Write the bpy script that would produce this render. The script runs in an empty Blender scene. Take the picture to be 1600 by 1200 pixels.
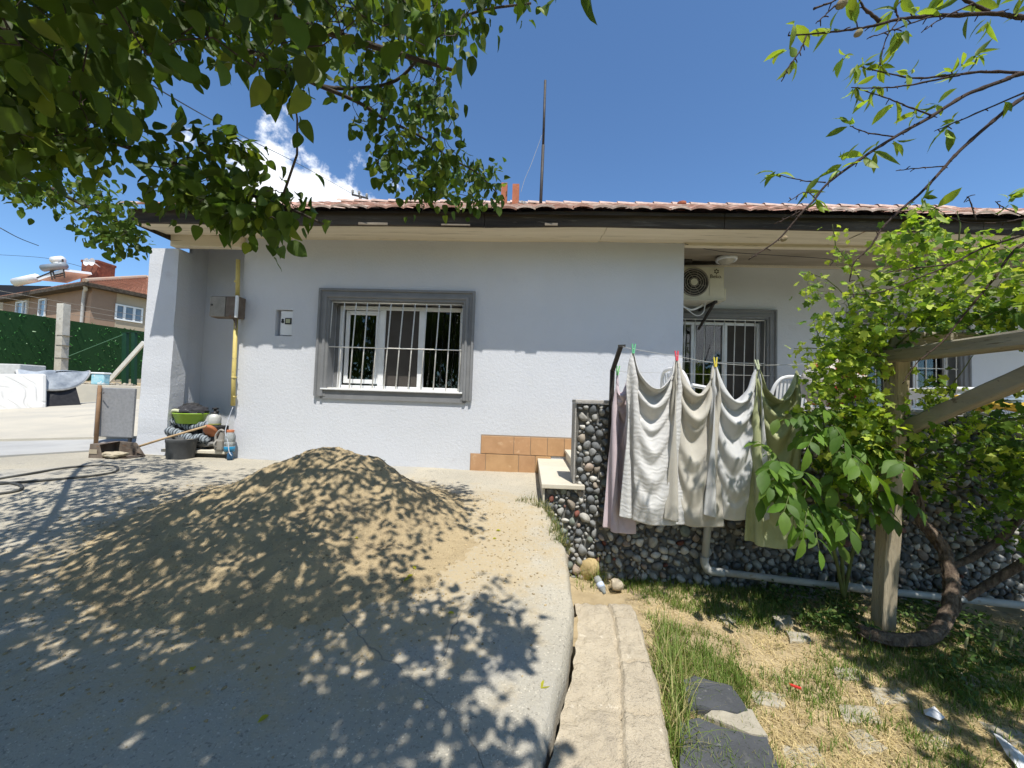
import bpy, bmesh, math, random
import numpy as np
from mathutils import Vector, Matrix, noise
random.seed(7); rng = np.random.default_rng(11)
D = bpy.data; SC = bpy.context.scene; COL = SC.collection
PI = math.pi

# ------------------------------------------------------------------ camera, light
FPX = 601.0
EYE = np.array([0.0, 0.0, 1.55])
def cam_axes(yaw, pitch, roll):
    y, p, r = map(math.radians, (yaw, pitch, roll))
    F = np.array([-math.sin(y)*math.cos(p), math.cos(y)*math.cos(p), math.sin(p)])
    R0 = np.array([math.cos(y), math.sin(y), 0.0]); U0 = np.cross(R0, F)
    return R0*math.cos(r)+U0*math.sin(r), -R0*math.sin(r)+U0*math.cos(r), F
CR, CU, CF = cam_axes(2.5, 2.3, 1.9)
cam = D.objects.new("camera", D.cameras.new("camera")); COL.objects.link(cam)
cam.data.sensor_width = 36.0; cam.data.lens = FPX/1600*36.0
cam.data.clip_start = 0.05; cam.data.clip_end = 4000
cam.matrix_world = Matrix([[CR[i], CU[i], -CF[i], EYE[i]] for i in range(3)] + [[0, 0, 0, 1]])
SC.camera = cam

SUN_AZ, SUN_EL = math.radians(16), math.radians(64)
S = np.array([math.sin(SUN_AZ)*math.cos(SUN_EL), -math.cos(SUN_AZ)*math.cos(SUN_EL), math.sin(SUN_EL)])
sl = D.lights.new("sun", "SUN"); sl.energy = 4.75; sl.angle = math.radians(0.55); sl.color = (1.0, 0.955, 0.88)
so = D.objects.new("sun", sl); COL.objects.link(so)
so.rotation_euler = Vector(S).to_track_quat('Z', 'Y').to_euler(); so.location = (3, -8, 14)

SC.view_settings.view_transform = 'Standard'; SC.view_settings.look = 'None'
SC.view_settings.exposure = 0.35; SC.view_settings.gamma = 1.0
SC.view_settings.use_curve_mapping = False

def pxdir(px, py):
    d = CR*(px-800)/FPX + CU*(600-py)/FPX + CF
    return d/np.linalg.norm(d)

w = D.worlds.new("World"); SC.world = w; w.use_nodes = True
def build_world():
    nt = w.node_tree; nt.nodes.clear()
    N = nt.nodes.new; L = nt.links.new
    sky = N('ShaderNodeTexSky'); sky.sky_type = 'NISHITA'; sky.sun_disc = False
    sky.sun_elevation = SUN_EL; sky.sun_rotation = math.atan2(S[0], S[1])
    sky.altitude = 1000; sky.air_density = 1.0; sky.dust_density = 0.1; sky.ozone_density = 2.5
    bg = N('ShaderNodeBackground'); bg.inputs[1].default_value = 0.125
    out = N('ShaderNodeOutputWorld')
    tc = N('ShaderNodeTexCoord')
    # cumulus clouds: fractal noise over direction, kept to a few patches of sky
    n1 = N('ShaderNodeTexNoise'); n1.inputs['Scale'].default_value = 8.5; n1.inputs['Detail'].default_value = 9; n1.inputs['Roughness'].default_value = 0.62
    L(tc.outputs['Generated'], n1.inputs['Vector'])
    n2 = N('ShaderNodeTexNoise'); n2.inputs['Scale'].default_value = 26; n2.inputs['Detail'].default_value = 6
    L(tc.outputs['Generated'], n2.inputs['Vector'])
    def math_(op, a, b=None, c=None):
        m = N('ShaderNodeMath'); m.operation = op
        for i, v in enumerate((a, b, c)):
            if v is None: continue
            if isinstance(v, (int, float)): m.inputs[i].default_value = v
            else: L(v, m.inputs[i])
        return m.outputs[0]
    total = None
    # centre direction, angular half sizes (horizontal, vertical) in radians, tilt
    patches = [(pxdir(475, 318), 0.21, 0.125), (pxdir(410, 300), 0.08, 0.06), (pxdir(580, 335), .12, .05), (np.array([0.36, -0.92, 0.145]), 0.22, 0.07), (np.array([0.75, -0.6, 0.3]), 0.25, 0.08), (np.array([-.5, -.7, .35]), .5, .22), (np.array([.25, -.75, .62]), .30, .18)]  # last two: unseen clouds added behind the viewer to whiten ambient light
    for d, hw, hh in patches:
        d = d/np.linalg.norm(d)
        side = np.cross(np.array([0, 0, 1.0]), d); side /= np.linalg.norm(side); up = np.cross(d, side)
        def dot(v):
            q = N('ShaderNodeVectorMath'); q.operation = 'DOT_PRODUCT'; L(tc.outputs['Generated'], q.inputs[0]); q.inputs[1].default_value = tuple(v); return q.outputs['Value']
        a = math_('DIVIDE', dot(side), hw); b = math_('DIVIDE', dot(up), hh)
        r = math_('SQRT', math_('ADD', math_('MULTIPLY', a, a), math_('MULTIPLY', b, b)))
        front = math_('GREATER_THAN', dot(d), 0.5)
        m = math_('MULTIPLY', math_('MAXIMUM', math_('SUBTRACT', 1.0, r), -2.0), front)
        m = math_('ADD', m, math_('MULTIPLY', math_('SUBTRACT', front, 1.0), 3.0))
        total = m if total is None else math_('MAXIMUM', total, m)
    dens = math_('ADD', total, math_('MULTIPLY', math_('SUBTRACT', n1.outputs[0], 0.5), 2.3))
    ramp = N('ShaderNodeMapRange'); ramp.interpolation_type = 'SMOOTHSTEP'
    ramp.inputs[1].default_value = 0.08; ramp.inputs[2].default_value = 0.38
    L(dens, ramp.inputs[0])
    cc = N('ShaderNodeMix'); cc.data_type = 'RGBA'
    cc.inputs[6].default_value = (6.2, 6.7, 7.6, 1); cc.inputs[7].default_value = (9.0, 9.1, 9.3, 1)
    L(math_('MULTIPLY_ADD', n2.outputs[0], 1.6, -0.35), cc.inputs[0])
    mx = N('ShaderNodeMix'); mx.data_type = 'RGBA'
    tn = N('ShaderNodeMix'); tn.data_type = 'RGBA'; tn.blend_type = 'MULTIPLY'; tn.inputs[0].default_value = 1.0; tn.inputs[7].default_value = (.84, 1.05, 1.19, 1); L(sky.outputs[0], tn.inputs[6])
    L(ramp.outputs[0], mx.inputs[0]); L(tn.outputs[2], mx.inputs[6]); L(cc.outputs[2], mx.inputs[7])
    L(mx.outputs[2], bg.inputs[0]); L(bg.outputs[0], out.inputs[0])
build_world()
SC.cycles.max_bounces = 8; SC.cycles.transparent_max_bounces = 16
SC.cycles.caustics_reflective = False; SC.cycles.caustics_refractive = False

# ------------------------------------------------------------------ pixel <-> world helpers (measuring the photograph)
def at(px, py, Y=None, Z=None, X=None):
    d = CR*(px-800)/FPX + CU*(600-py)/FPX + CF
    t = Y/d[1] if Y is not None else ((Z-EYE[2])/d[2] if Z is not None else X/d[0])
    return EYE + d*t
def proj(p):
    v = np.asarray(p, float)-EYE; z = v@CF
    return 800+FPX*(v@CR)/z, 600-FPX*(v@CU)/z, z

# ------------------------------------------------------------------ mesh helpers
class MB:
    def __init__(s): s.v = []; s.f = []; s.c = []; s.m = []; s.uv = None
    def add(s, vs, fs, col=None, mi=0):
        o = len(s.v); s.v.extend([tuple(map(float, p)) for p in vs])
        for f in fs: s.f.append(tuple(i+o for i in f)); s.c.append(col); s.m.append(mi)
        return s
    def box(s, lo, hi, col=None, mi=0, bev=0.0):
        x0, y0, z0 = lo; x1, y1, z1 = hi
        if bev <= 0:
            vs = [(x0,y0,z0),(x1,y0,z0),(x1,y1,z0),(x0,y1,z0),(x0,y0,z1),(x1,y0,z1),(x1,y1,z1),(x0,y1,z1)]
            return s.add(vs, [(0,3,2,1),(4,5,6,7),(0,1,5,4),(1,2,6,5),(2,3,7,6),(3,0,4,7)], col, mi)
        b = min(bev, (x1-x0)/2.2, (y1-y0)/2.2, (z1-z0)/2.2)
        bm = bmesh.new(); bmesh.ops.create_cube(bm, size=1)
        for v in bm.verts: v.co = Vector((x0+(v.co.x+.5)*(x1-x0), y0+(v.co.y+.5)*(y1-y0), z0+(v.co.z+.5)*(z1-z0)))
        bmesh.ops.bevel(bm, geom=bm.edges[:], offset=b, segments=2, affect='EDGES', profile=.5)
        bm.verts.index_update()
        s.add([v.co for v in bm.verts], [[v.index for v in f.verts] for f in bm.faces], col, mi); bm.free(); return s
    def bar(s, a, b, wx, wy, up=(0, 0, 1), col=None, mi=0):
        a = np.array(a, float); b = np.array(b, float); d = b-a; L = np.linalg.norm(d); d /= L
        u = np.array(up, float); x = np.cross(d, u)
        if np.linalg.norm(x) < 1e-4: x = np.cross(d, (0, 1, 0.0))
        x /= np.linalg.norm(x); u = np.cross(x, d)
        vs = [p + x*sx*wx/2 + u*su*wy/2 for p in (a, b) for sx, su in ((-1,-1),(1,-1),(1,1),(-1,1))]
        return s.add(vs, [(3,2,1,0),(4,5,6,7),(0,1,5,4),(1,2,6,5),(2,3,7,6),(3,0,4,7)], col, mi)
    def tube(s, pts, r, n=8, cap=True, col=None, mi=0):
        P = np.array(pts, float); k = len(P)
        r = np.full(k, r, float) if np.isscalar(r) else np.array(r, float)
        T = np.gradient(P, axis=0); T /= np.maximum(np.linalg.norm(T, axis=1, keepdims=True), 1e-9)
        ref = np.array([0, 0, 1.0]) if abs(T[0][2]) < .9 else np.array([1.0, 0, 0])
        X = np.cross(T[0], ref); X /= np.linalg.norm(X); vs = []
        for i in range(k):
            X = X - T[i]*(X@T[i]); X /= max(np.linalg.norm(X), 1e-9); Y = np.cross(T[i], X)
            for j in range(n):
                a = 2*PI*j/n; vs.append(P[i]+r[i]*(X*math.cos(a)+Y*math.sin(a)))
        fs = [(i*n+j, i*n+(j+1)%n, (i+1)*n+(j+1)%n, (i+1)*n+j) for i in range(k-1) for j in range(n)]
        if cap: fs += [tuple(range(n))[::-1], tuple(range((k-1)*n, k*n))]
        return s.add(vs, fs, col, mi)
    def lathe(s, prof, c=(0, 0, 0), n=24, col=None, mi=0, sx=1, sy=1):
        vs = [(c[0]+r*sx*math.cos(2*PI*j/n), c[1]+r*sy*math.sin(2*PI*j/n), c[2]+z) for r, z in prof for j in range(n)]
        k = len(prof)
        return s.add(vs, [(i*n+j, i*n+(j+1)%n, (i+1)*n+(j+1)%n, (i+1)*n+j) for i in range(k-1) for j in range(n)], col, mi)
    def grid(s, G, col=None, mi=0, closed=False):
        G = np.asarray(G, float); a, b = G.shape[:2]
        return s.add(G.reshape(-1, 3), [(i*b+j, i*b+j+1, (i+1)*b+j+1, (i+1)*b+j) for i in range(a-1) for j in range(b-1)], col, mi)
    def build(s, name, mats, parent=None, loc=None, smooth=False):
        return mk(name, np.array(s.v), s.f, mats, parent, loc, smooth, s.c if any(c is not None for c in s.c) else None, s.m)

def wloc(o):
    l = np.array(o.location)
    while o.parent: o = o.parent; l = l+np.array(o.location)
    return l
def mk(name, V, Fs, mats, parent=None, loc=None, smooth=False, fcol=None, mi=None):
    base = wloc(parent) if parent is not None else (np.array(loc, float) if loc is not None else np.zeros(3))
    me = D.meshes.new(name); me.from_pydata((np.asarray(V)-base).tolist(), [], Fs)
    if not isinstance(mats, (list, tuple)): mats = [mats]
    for m in mats: me.materials.append(m)
    if mi is not None and any(mi): me.polygons.foreach_set('material_index', mi)
    if smooth: me.polygons.foreach_set('use_smooth', [True]*len(me.polygons))
    if fcol is not None:
        at_ = me.attributes.new('tint', 'FLOAT_COLOR', 'FACE')
        buf = np.ones((len(me.polygons), 4), 'f')
        for i, c in enumerate(fcol):
            if c is not None: buf[i, :3] = c
        at_.data.foreach_set('color', buf.ravel())
    me.update()
    o = D.objects.new(name, me); COL.objects.link(o)
    if parent is not None: o.parent = parent
    else: o.location = base
    return o
def fast_mesh(name, V, Fidx, mats, parent=None, loc=None, smooth=False, fcol=None):
    """V (n,3); Fidx (m,k) all faces with the same number of corners"""
    base = wloc(parent) if parent is not None else (np.array(loc, float) if loc is not None else np.zeros(3))
    me = D.meshes.new(name); m, k = Fidx.shape
    me.vertices.add(len(V)); me.vertices.foreach_set('co', (V-base).astype('f').ravel())
    me.loops.add(m*k); me.loops.foreach_set('vertex_index', Fidx.astype('i').ravel())
    me.polygons.add(m); me.polygons.foreach_set('loop_start', np.arange(0, m*k, k, dtype='i'))
    if smooth: me.polygons.foreach_set('use_smooth', np.ones(m, bool))
    for x in (mats if isinstance(mats, (list, tuple)) else [mats]): me.materials.append(x)
    if fcol is not None:
        at_ = me.attributes.new('tint', 'FLOAT_COLOR', 'FACE')
        at_.data.foreach_set('color', np.concatenate([fcol, np.ones((m, 1))], 1).astype('f').ravel())
    me.update(calc_edges=True); me.validate()
    o = D.objects.new(name, me); COL.objects.link(o)
    if parent is not None: o.parent = parent
    else: o.location = base
    return o
def thing(name, label, cat, loc=(0, 0, 0), group=None, kind=None):
    o = D.objects.new(name, None); COL.objects.link(o); o.location = tuple(map(float, loc)); o.empty_display_size = .1
    return tag(o, label, cat, group, kind)
def tag(o, label=None, cat=None, group=None, kind=None):
    if label: o['label'] = label
    if cat: o['category'] = cat
    if group: o['group'] = group
    if kind: o['kind'] = kind
    return o
def lab(o, label): o['label'] = label; return o
def smoothpath(pts, k=6):
    P = [np.array(p, float) for p in pts]; P = [2*P[0]-P[1]]+P+[2*P[-1]-P[-2]]; out = []
    for i in range(1, len(P)-2):
        for j in range(k):
            t = j/k; a, b, c, d = P[i-1:i+3]
            out.append(.5*((2*b)+(-a+c)*t+(2*a-5*b+4*c-d)*t*t+(-a+3*b-3*c+d)*t**3))
    out.append(P[-2]); return np.array(out)
def nz(x, y, z=0.0, s=1.0): return noise.noise(Vector((x*s, y*s, z*s)))
def fbm(x, y, z=0.0, s=1.0, o=4): return noise.fractal(Vector((x*s, y*s, z*s)), 1.0, 2.0, o)

# ------------------------------------------------------------------ materials
def mat(name, c1, c2=None, scale=4.0, rough=0.8, bump=None, spots=None, attr=False, spec=0.3, metal=0.0, detail=6, stretch=None, extra=None, bumpdist=0.01, coat=0):
    """c1/c2 mixed by noise; spots=(scale, threshold, softness, colour, mask scale); bump=[(scale, strength), ...]"""
    m = D.materials.new(name); m.use_nodes = True; nt = m.node_tree; N = nt.nodes.new; L = nt.links.new
    b = nt.nodes['Principled BSDF']; b.inputs['Roughness'].default_value = rough; b.inputs['Metallic'].default_value = metal
    b.inputs['Specular IOR Level'].default_value = spec
    tc = N('ShaderNodeTexCoord'); vec = tc.outputs['Object']
    if stretch:
        mp = N('ShaderNodeMapping'); mp.inputs['Scale'].default_value = stretch; L(vec, mp.inputs[0]); vec = mp.outputs[0]
    def noise_(sc, det=detail, rg=.6):
        n = N('ShaderNodeTexNoise'); n.inputs['Scale'].default_value = sc; n.inputs['Detail'].default_value = det; n.inputs['Roughness'].default_value = rg
        L(vec, n.inputs['Vector']); return n.outputs[0]
    def ramp(v, a, c):
        r = N('ShaderNodeMapRange'); r.inputs[1].default_value = a; r.inputs[2].default_value = c; r.interpolation_type = 'SMOOTHSTEP'; L(v, r.inputs[0]); return r.outputs[0]
    def mix(f, a, c, mode='MIX'):
        x = N('ShaderNodeMix'); x.data_type = 'RGBA'; x.blend_type = mode
        if isinstance(f, float): x.inputs[0].default_value = f
        else: L(f, x.inputs[0])
        for i, q in ((6, a), (7, c)):
            if isinstance(q, tuple): x.inputs[i].default_value = (*q[:3], 1)
            else: L(q, x.inputs[i])
        return x.outputs[2]
    col = tuple(c1)
    if c2: col = mix(ramp(noise_(scale), .3, .7), tuple(c1), tuple(c2))
    for sp in (spots or []):
        sc, th, sf, c = sp[:4]
        f = ramp(noise_(sc, 5), th, th+sf)
        if len(sp) > 4:
            g = ramp(noise_(sp[4], 3), .45, .62); q = N('ShaderNodeMath'); q.operation = 'MULTIPLY'; L(f, q.inputs[0]); L(g, q.inputs[1]); f = q.outputs[0]
        col = mix(f, col, tuple(c))
    if attr:
        a = N('ShaderNodeAttribute'); a.attribute_name = 'tint'
        col = mix(1.0, col, a.outputs['Color'], 'MULTIPLY')
    if extra: col = extra(nt, vec, col, mix, noise_, ramp)
    if isinstance(col, tuple): b.inputs['Base Color'].default_value = (*col[:3], 1)
    else: L(col, b.inputs['Base Color'])
    if coat: b.inputs['Coat Weight'].default_value = coat
    prev = None
    for sc, st in (bump or []):
        bp = N('ShaderNodeBump'); bp.inputs['Strength'].default_value = st; bp.inputs['Distance'].default_value = bumpdist
        L(noise_(sc, 4), bp.inputs['Height'])
        if prev is not None: L(prev, bp.inputs['Normal'])
        prev = bp.outputs[0]
    if prev is not None: L(prev, b.inputs['Normal'])
    return m
def leaf_mat(name, trans=0.35, rough=0.5, tcol=(1.25, 1.35, .6), spec=.35, base=(1, 1, 1)):
    m = D.materials.new(name); m.use_nodes = True; nt = m.node_tree; N = nt.nodes.new; L = nt.links.new
    b = nt.nodes['Principled BSDF']; b.inputs['Roughness'].default_value = rough; b.inputs['Specular IOR Level'].default_value = spec
    a = N('ShaderNodeAttribute'); a.attribute_name = 'tint'
    tc = N('ShaderNodeTexCoord'); n = N('ShaderNodeTexNoise'); n.inputs['Scale'].default_value = 32; L(tc.outputs['Object'], n.inputs[0])
    r = N('ShaderNodeMapRange'); r.inputs[3].default_value = .84; r.inputs[4].default_value = 1.16; L(n.outputs[0], r.inputs[0])
    mu = N('ShaderNodeVectorMath'); mu.operation = 'SCALE'; L(a.outputs['Color'], mu.inputs[0]); L(r.outputs[0], mu.inputs[3])
    L(mu.outputs[0], b.inputs['Base Color'])
    t = N('ShaderNodeBsdfTranslucent'); mm = N('ShaderNodeVectorMath'); mm.operation = 'MULTIPLY'; L(mu.outputs[0], mm.inputs[0]); mm.inputs[1].default_value = tcol
    L(mm.outputs[0], t.inputs[0])
    ms = N('ShaderNodeMixShader'); ms.inputs[0].default_value = trans
    L(b.outputs[0], ms.inputs[1]); L(t.outputs[0], ms.inputs[2]); L(ms.outputs[0], nt.nodes['Material Output'].inputs[0])
    return m

def drive_extra(nt, vec, col, mix, noise_, ramp):
    # spilt sand staining the concrete round the heap, and a net of hairline cracks
    N = nt.nodes.new; L = nt.links.new
    d = N('ShaderNodeVectorMath'); d.operation = 'DISTANCE'; mp = N('ShaderNodeMapping'); mp.inputs['Scale'].default_value = (.75, 1.0, 0); L(vec, mp.inputs[0]); L(mp.outputs[0], d.inputs[0]); d.inputs[1].default_value = (-1.45*.75, 2.65, 0)
    a = N('ShaderNodeMath'); a.operation = 'MULTIPLY_ADD'; L(noise_(5, 6), a.inputs[0]); a.inputs[1].default_value = -1.5; L(d.outputs['Value'], a.inputs[2])
    f = N('ShaderNodeMapRange'); f.inputs[1].default_value = .68; f.inputs[2].default_value = .25; L(a.outputs[0], f.inputs[0])
    g = N('ShaderNodeMath'); g.operation = 'MULTIPLY'; L(f.outputs[0], g.inputs[0]); L(ramp(noise_(60, 3), .25, .5), g.inputs[1])
    col = mix(g.outputs[0], col, (.46, .375, .24))
    nv = N('ShaderNodeTexNoise'); nv.inputs['Scale'].default_value = 2.5; nv.inputs['Detail'].default_value = 6; L(vec, nv.inputs[0])
    ad = N('ShaderNodeMix'); ad.data_type = 'VECTOR'; ad.inputs[0].default_value = .18; L(vec, ad.inputs[4]); L(nv.outputs['Color'], ad.inputs[5])
    vo = N('ShaderNodeTexVoronoi'); vo.feature = 'DISTANCE_TO_EDGE'; vo.inputs['Scale'].default_value = .75; L(ad.outputs[1], vo.inputs['Vector'])
    c = N('ShaderNodeMapRange'); c.inputs[1].default_value = .0024; c.inputs[2].default_value = .0006; L(vo.outputs['Distance'], c.inputs[0])
    q = N('ShaderNodeMath'); q.operation = 'MULTIPLY'; L(c.outputs[0], q.inputs[0]); L(ramp(noise_(1.1, 3), .45, .6), q.inputs[1])
    return mix(q.outputs[0], col, (.20, .18, .145))
M = {}
M['plaster'] = mat('lavender_plaster', (.60, .617, .652), (.57, .587, .62), 1.3, .92, [(30, .34), (120, .26)], spots=[(3.2, .66, .12, (.54, .545, .575)), (1.1, .62, .16, (.545, .55, .59))], spec=.15, bumpdist=.012)
M['trim'] = mat('grey_trim_paint', (.215, .22, .225), (.185, .19, .195), 6, .75, [(60, .2)])
M['concrete'] = mat('driveway_concrete', (.49, .445, .35), (.37, .345, .285), .9, .95, [(9, .25), (60, .7), (170, .6)],
    spots=[(75, .57, .08, (.27, .25, .205)), (105, .60, .06, (.64, .585, .47)), (.55, .52, .16, (.40, .385, .345)), (3, .64, .1, (.30, .285, .25))], spec=.15, extra=drive_extra)
M['yard'] = mat('yard_concrete', (.50, .46, .375), (.42, .395, .335), 1.4, .95, [(10, .3), (90, .5)], spots=[(140, .6, .1, (.33, .31, .26))], spec=.15)
M['greyslab'] = mat('grey_slab', (.40, .40, .385), (.34, .34, .33), 2, .95, [(60, .3)], spec=.15)
M['kerb'] = mat('kerb_stone', (.51, .44, .325), (.43, .37, .275), 5, .95, [(14, .6), (55, .9), (150, .7)], spots=[(85, .60, .08, (.33, .28, .205)), (26, .63, .06, (.60, .53, .41)), (7, .60, .08, (.40, .345, .26))], spec=.12)
M['soil'] = mat('dry_soil', (.45, .36, .22), (.32, .25, .15), 3, 1, [(20, .6), (90, .6)], spots=[(60, .6, .1, (.50, .42, .26)), (6, .58, .12, (.19, .16, .10))], spec=.08)
M['farground'] = mat('field_ground', (.30, .27, .17), (.22, .22, .12), .3, 1, [(4, .4)], spec=.05)
M['sand'] = mat('heap_sand', (.50, .395, .235), (.43, .335, .20), 2.2, 1, [(20, .5), (70, .8), (180, .8)], spots=[(85, .60, .07, (.27, .205, .12)), (120, .62, .06, (.62, .52, .33))], spec=.08, bumpdist=.012)
M['pebble'] = mat('pebbles', (1, 1, 1), (.72, .72, .72), 26, .7, [(90, .25)], attr=True, spec=.3)
M['mortar'] = mat('mortar', (.17, .165, .15), (.12, .115, .105), 12, 1, [(60, .6)])
M['coping'] = mat('coping_concrete', (.42, .40, .37), (.33, .315, .29), 7, .95, [(60, .5)])
M['marble'] = mat('step_slab', (.60, .555, .455), (.52, .475, .385), 3, .8, [(80, .2)], spots=[(30, .64, .06, (.40, .355, .28))])
def tile_lines(nt, vec, col, mix, noise_, ramp): return col
M['dado'] = mat('terracotta_dado', (.50, .30, .155), (.43, .25, .125), 7, .55, [(20, .15)], spots=[(11, .60, .1, (.56, .37, .21))], attr=True)
M['grout'] = mat('grout', (.30, .235, .17), None, rough=1)
M['fascia'] = mat('dark_fascia', (.028, .022, .017), (.085, .068, .05), 3, .9, [(40, .5)], stretch=(.25, 3, 3), spots=[(9, .60, .06, (.105, .088, .066))])
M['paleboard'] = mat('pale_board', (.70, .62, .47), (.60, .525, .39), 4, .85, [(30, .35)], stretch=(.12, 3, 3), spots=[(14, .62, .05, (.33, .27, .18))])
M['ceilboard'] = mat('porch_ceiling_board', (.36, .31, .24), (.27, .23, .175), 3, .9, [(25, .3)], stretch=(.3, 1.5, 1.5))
M['tile'] = mat('roof_tile', (1, 1, 1), (.72, .68, .66), 9, .85, [(50, .4)], attr=True, spots=[(16, .62, .08, (.55, .60, .55))])
M['white'] = mat('white_pvc', (.78, .79, .79), (.72, .73, .73), 8, .35, None, spec=.5)
M['whitemetal'] = mat('white_bar_paint', (.76, .745, .70), (.66, .64, .59), 20, .45, [(80, .1)], spots=[(60, .68, .04, (.30, .17, .09))])
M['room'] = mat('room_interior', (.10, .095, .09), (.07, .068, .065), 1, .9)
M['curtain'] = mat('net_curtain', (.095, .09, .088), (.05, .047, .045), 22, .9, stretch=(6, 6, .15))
M['screen'] = mat('mosquito_screen', (.072, .064, .056), (.055, .049, .043), 3, .9, [(400, .3)])
g = D.materials.new('window_glass'); g.use_nodes = True; nt = g.node_tree; bb = nt.nodes['Principled BSDF']
bb.inputs['Base Color'].default_value = (.85, .9, .88, 1); bb.inputs['Roughness'].default_value = .015; bb.inputs['Transmission Weight'].default_value = 1.0; bb.inputs['IOR'].default_value = 1.5
M['glass'] = g
M['wood'] = mat('grey_weathered_wood', (.47, .40, .28), (.31, .26, .18), 5, .9, [(28, .7), (90, .4)], stretch=(3, 3, .22), spots=[(24, .60, .07, (.15, .125, .09))], bumpdist=.012)
M['woodx'] = mat('grey_weathered_beam', (.38, .345, .275), (.24, .215, .165), 5, .9, [(28, .7), (90, .4)], stretch=(.22, 3, 3), spots=[(24, .60, .07, (.14, .12, .09))], bumpdist=.012)
M['stakewood'] = mat('brown_stake_wood', (.26, .16, .09), (.19, .115, .065), 8, .8, [(40, .3)])
M['stick'] = mat('bare_wood_stick', (.50, .36, .21), (.40, .28, .16), 8, .8, [(40, .3)])
M['bark'] = mat('tree_bark', (.085, .068, .052), (.045, .036, .028), 18, .95, [(60, .8)])
M['almondbark'] = mat('almond_bark', (.075, .048, .036), (.038, .026, .021), 22, .9, [(90, .8)])
M['vinebark'] = mat('vine_bark', (.27, .205, .15), (.10, .072, .055), 22, .95, [(40, 1.0), (140, .6)], stretch=(2, 2, .6), bumpdist=.02)
M['stem'] = mat('green_stem', (.13, .17, .05), (.09, .10, .04), 12, .7)
M['leaf'] = leaf_mat('broad_leaf', .36, .5, (1.3, 1.35, .55), spec=.22)
M['leafy'] = leaf_mat('young_leaf', .45, .5, (1.2, 1.25, .6))
M['vineleaf'] = leaf_mat('vine_leaf', .46, .55, (1.3, 1.3, .6))
M['grass'] = leaf_mat('grass_blade', .3, .6)
M['straw'] = leaf_mat('dry_straw', .2, .85, (1, 1, .9), .15)
M['fruit'] = mat('green_almond', (.22, .22, .12), (.27, .20, .12), 30, .9, [(120, .4)])
M['black'] = mat('black_plastic', (.018, .018, .02), (.03, .03, .032), 12, .5)
M['rubber'] = mat('hose_rubber', (.045, .047, .045), (.08, .08, .074), 9, .65)
M['pvc'] = mat('grey_pvc_pipe', (.40, .41, .39), (.33, .335, .315), 6, .5, spots=[(18, .6, .1, (.28, .26, .21))])
M['yellow'] = mat('yellow_pipe_paint', (.60, .49, .16), (.52, .42, .15), 14, .55, spots=[(30, .63, .06, (.30, .21, .10))])
M['rust'] = mat('rusty_steel', (.19, .155, .125), (.12, .092, .072), 10, .8, [(50, .3)], spots=[(18, .60, .1, (.22, .10, .05))])
M['steelgrey'] = mat('dull_steel', (.30, .275, .235), (.22, .20, .17), 10, .65, [(50, .2)], metal=.2, spots=[(14, .62, .08, (.2, .12, .07))])
M['darkpole'] = mat('dark_iron', (.028, .027, .026), (.055, .045, .038), 20, .6, [(60, .3)])
M['terracotta'] = mat('chimney_terracotta', (.42, .155, .085), (.33, .115, .06), 12, .9, [(60, .5)], spots=[(9, .62, .1, (.20, .085, .055))])
M['mattress'] = None
M['oldboard'] = mat('aged_board', (.26, .22, .165), (.17, .14, .105), 6, .95, [(30, .4)])
# ------------------------------------------------------------------ terrain
def sstep(a, b, t):
    t = min(1, max(0, (t-a)/(b-a))); return t*t*(3-2*t)
def zd(x, y):
    z = .2 + .15*max(y, 0) + .03*min(y, 0)
    z = min(z, .695) if y < 4.9 else .695 + .08*min(y-4.9, 6)*min(1, max(.3, (x+16)/5))
    return z - .009*(max(-6, x)+3.7)*sstep(2, 4, y)
def hit(px, py, dz=0.0):
    """where the photograph's pixel meets the sloping drive"""
    d = CR*(px-800)/FPX + CU*(600-py)/FPX + CF; t = .3
    for _ in range(4000):
        p = EYE+d*t
        if p[2] <= zd(p[0], p[1])+dz: break
        t += .01
    return EYE+d*t
EDGE = [(.02, -8.0), (.02, .3), (.062, 1.277), (.09, 1.386), (.147, 1.554), (.221, 1.80), (.264, 2.06), (.281, 2.587), (.241, 2.915), (.17, 3.25), (.165, 3.42), (.165, 4.9), (.165, 11)]
def edge_x(y):
    ys = [e[1] for e in EDGE]; xs = [e[0] for e in EDGE]
    return float(np.interp(y, ys, xs)) + .018*nz(0, y, 3.3, 5) + .009*nz(0, y, 9.3, 18)

# ground: one wide sheet to the horizon, a terrace higher behind the back yard
def zg(x, y):
    z = -.02
    if y > 11: z += 1.55*sstep(11, 12, y)
    d = math.hypot(x, y)
    return z + max(0, d-60)*.004
ring = [-2500, -900, -400, -200, -100, -60, -40, -30, -24, -20, -16, -12, -8, -6, -4, -2, 0, 2, 4, 6, 8, 10, 11, 11.25, 11.5, 11.75, 12, 14, 17, 20, 25, 30, 40, 60, 100, 200, 400, 900, 2500]
G = np.array([[(x, y, zg(x, y)) for x in ring] for y in ring])
tag(MB().grid(G).build('ground', M['farground'], smooth=True), kind='structure')

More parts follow.
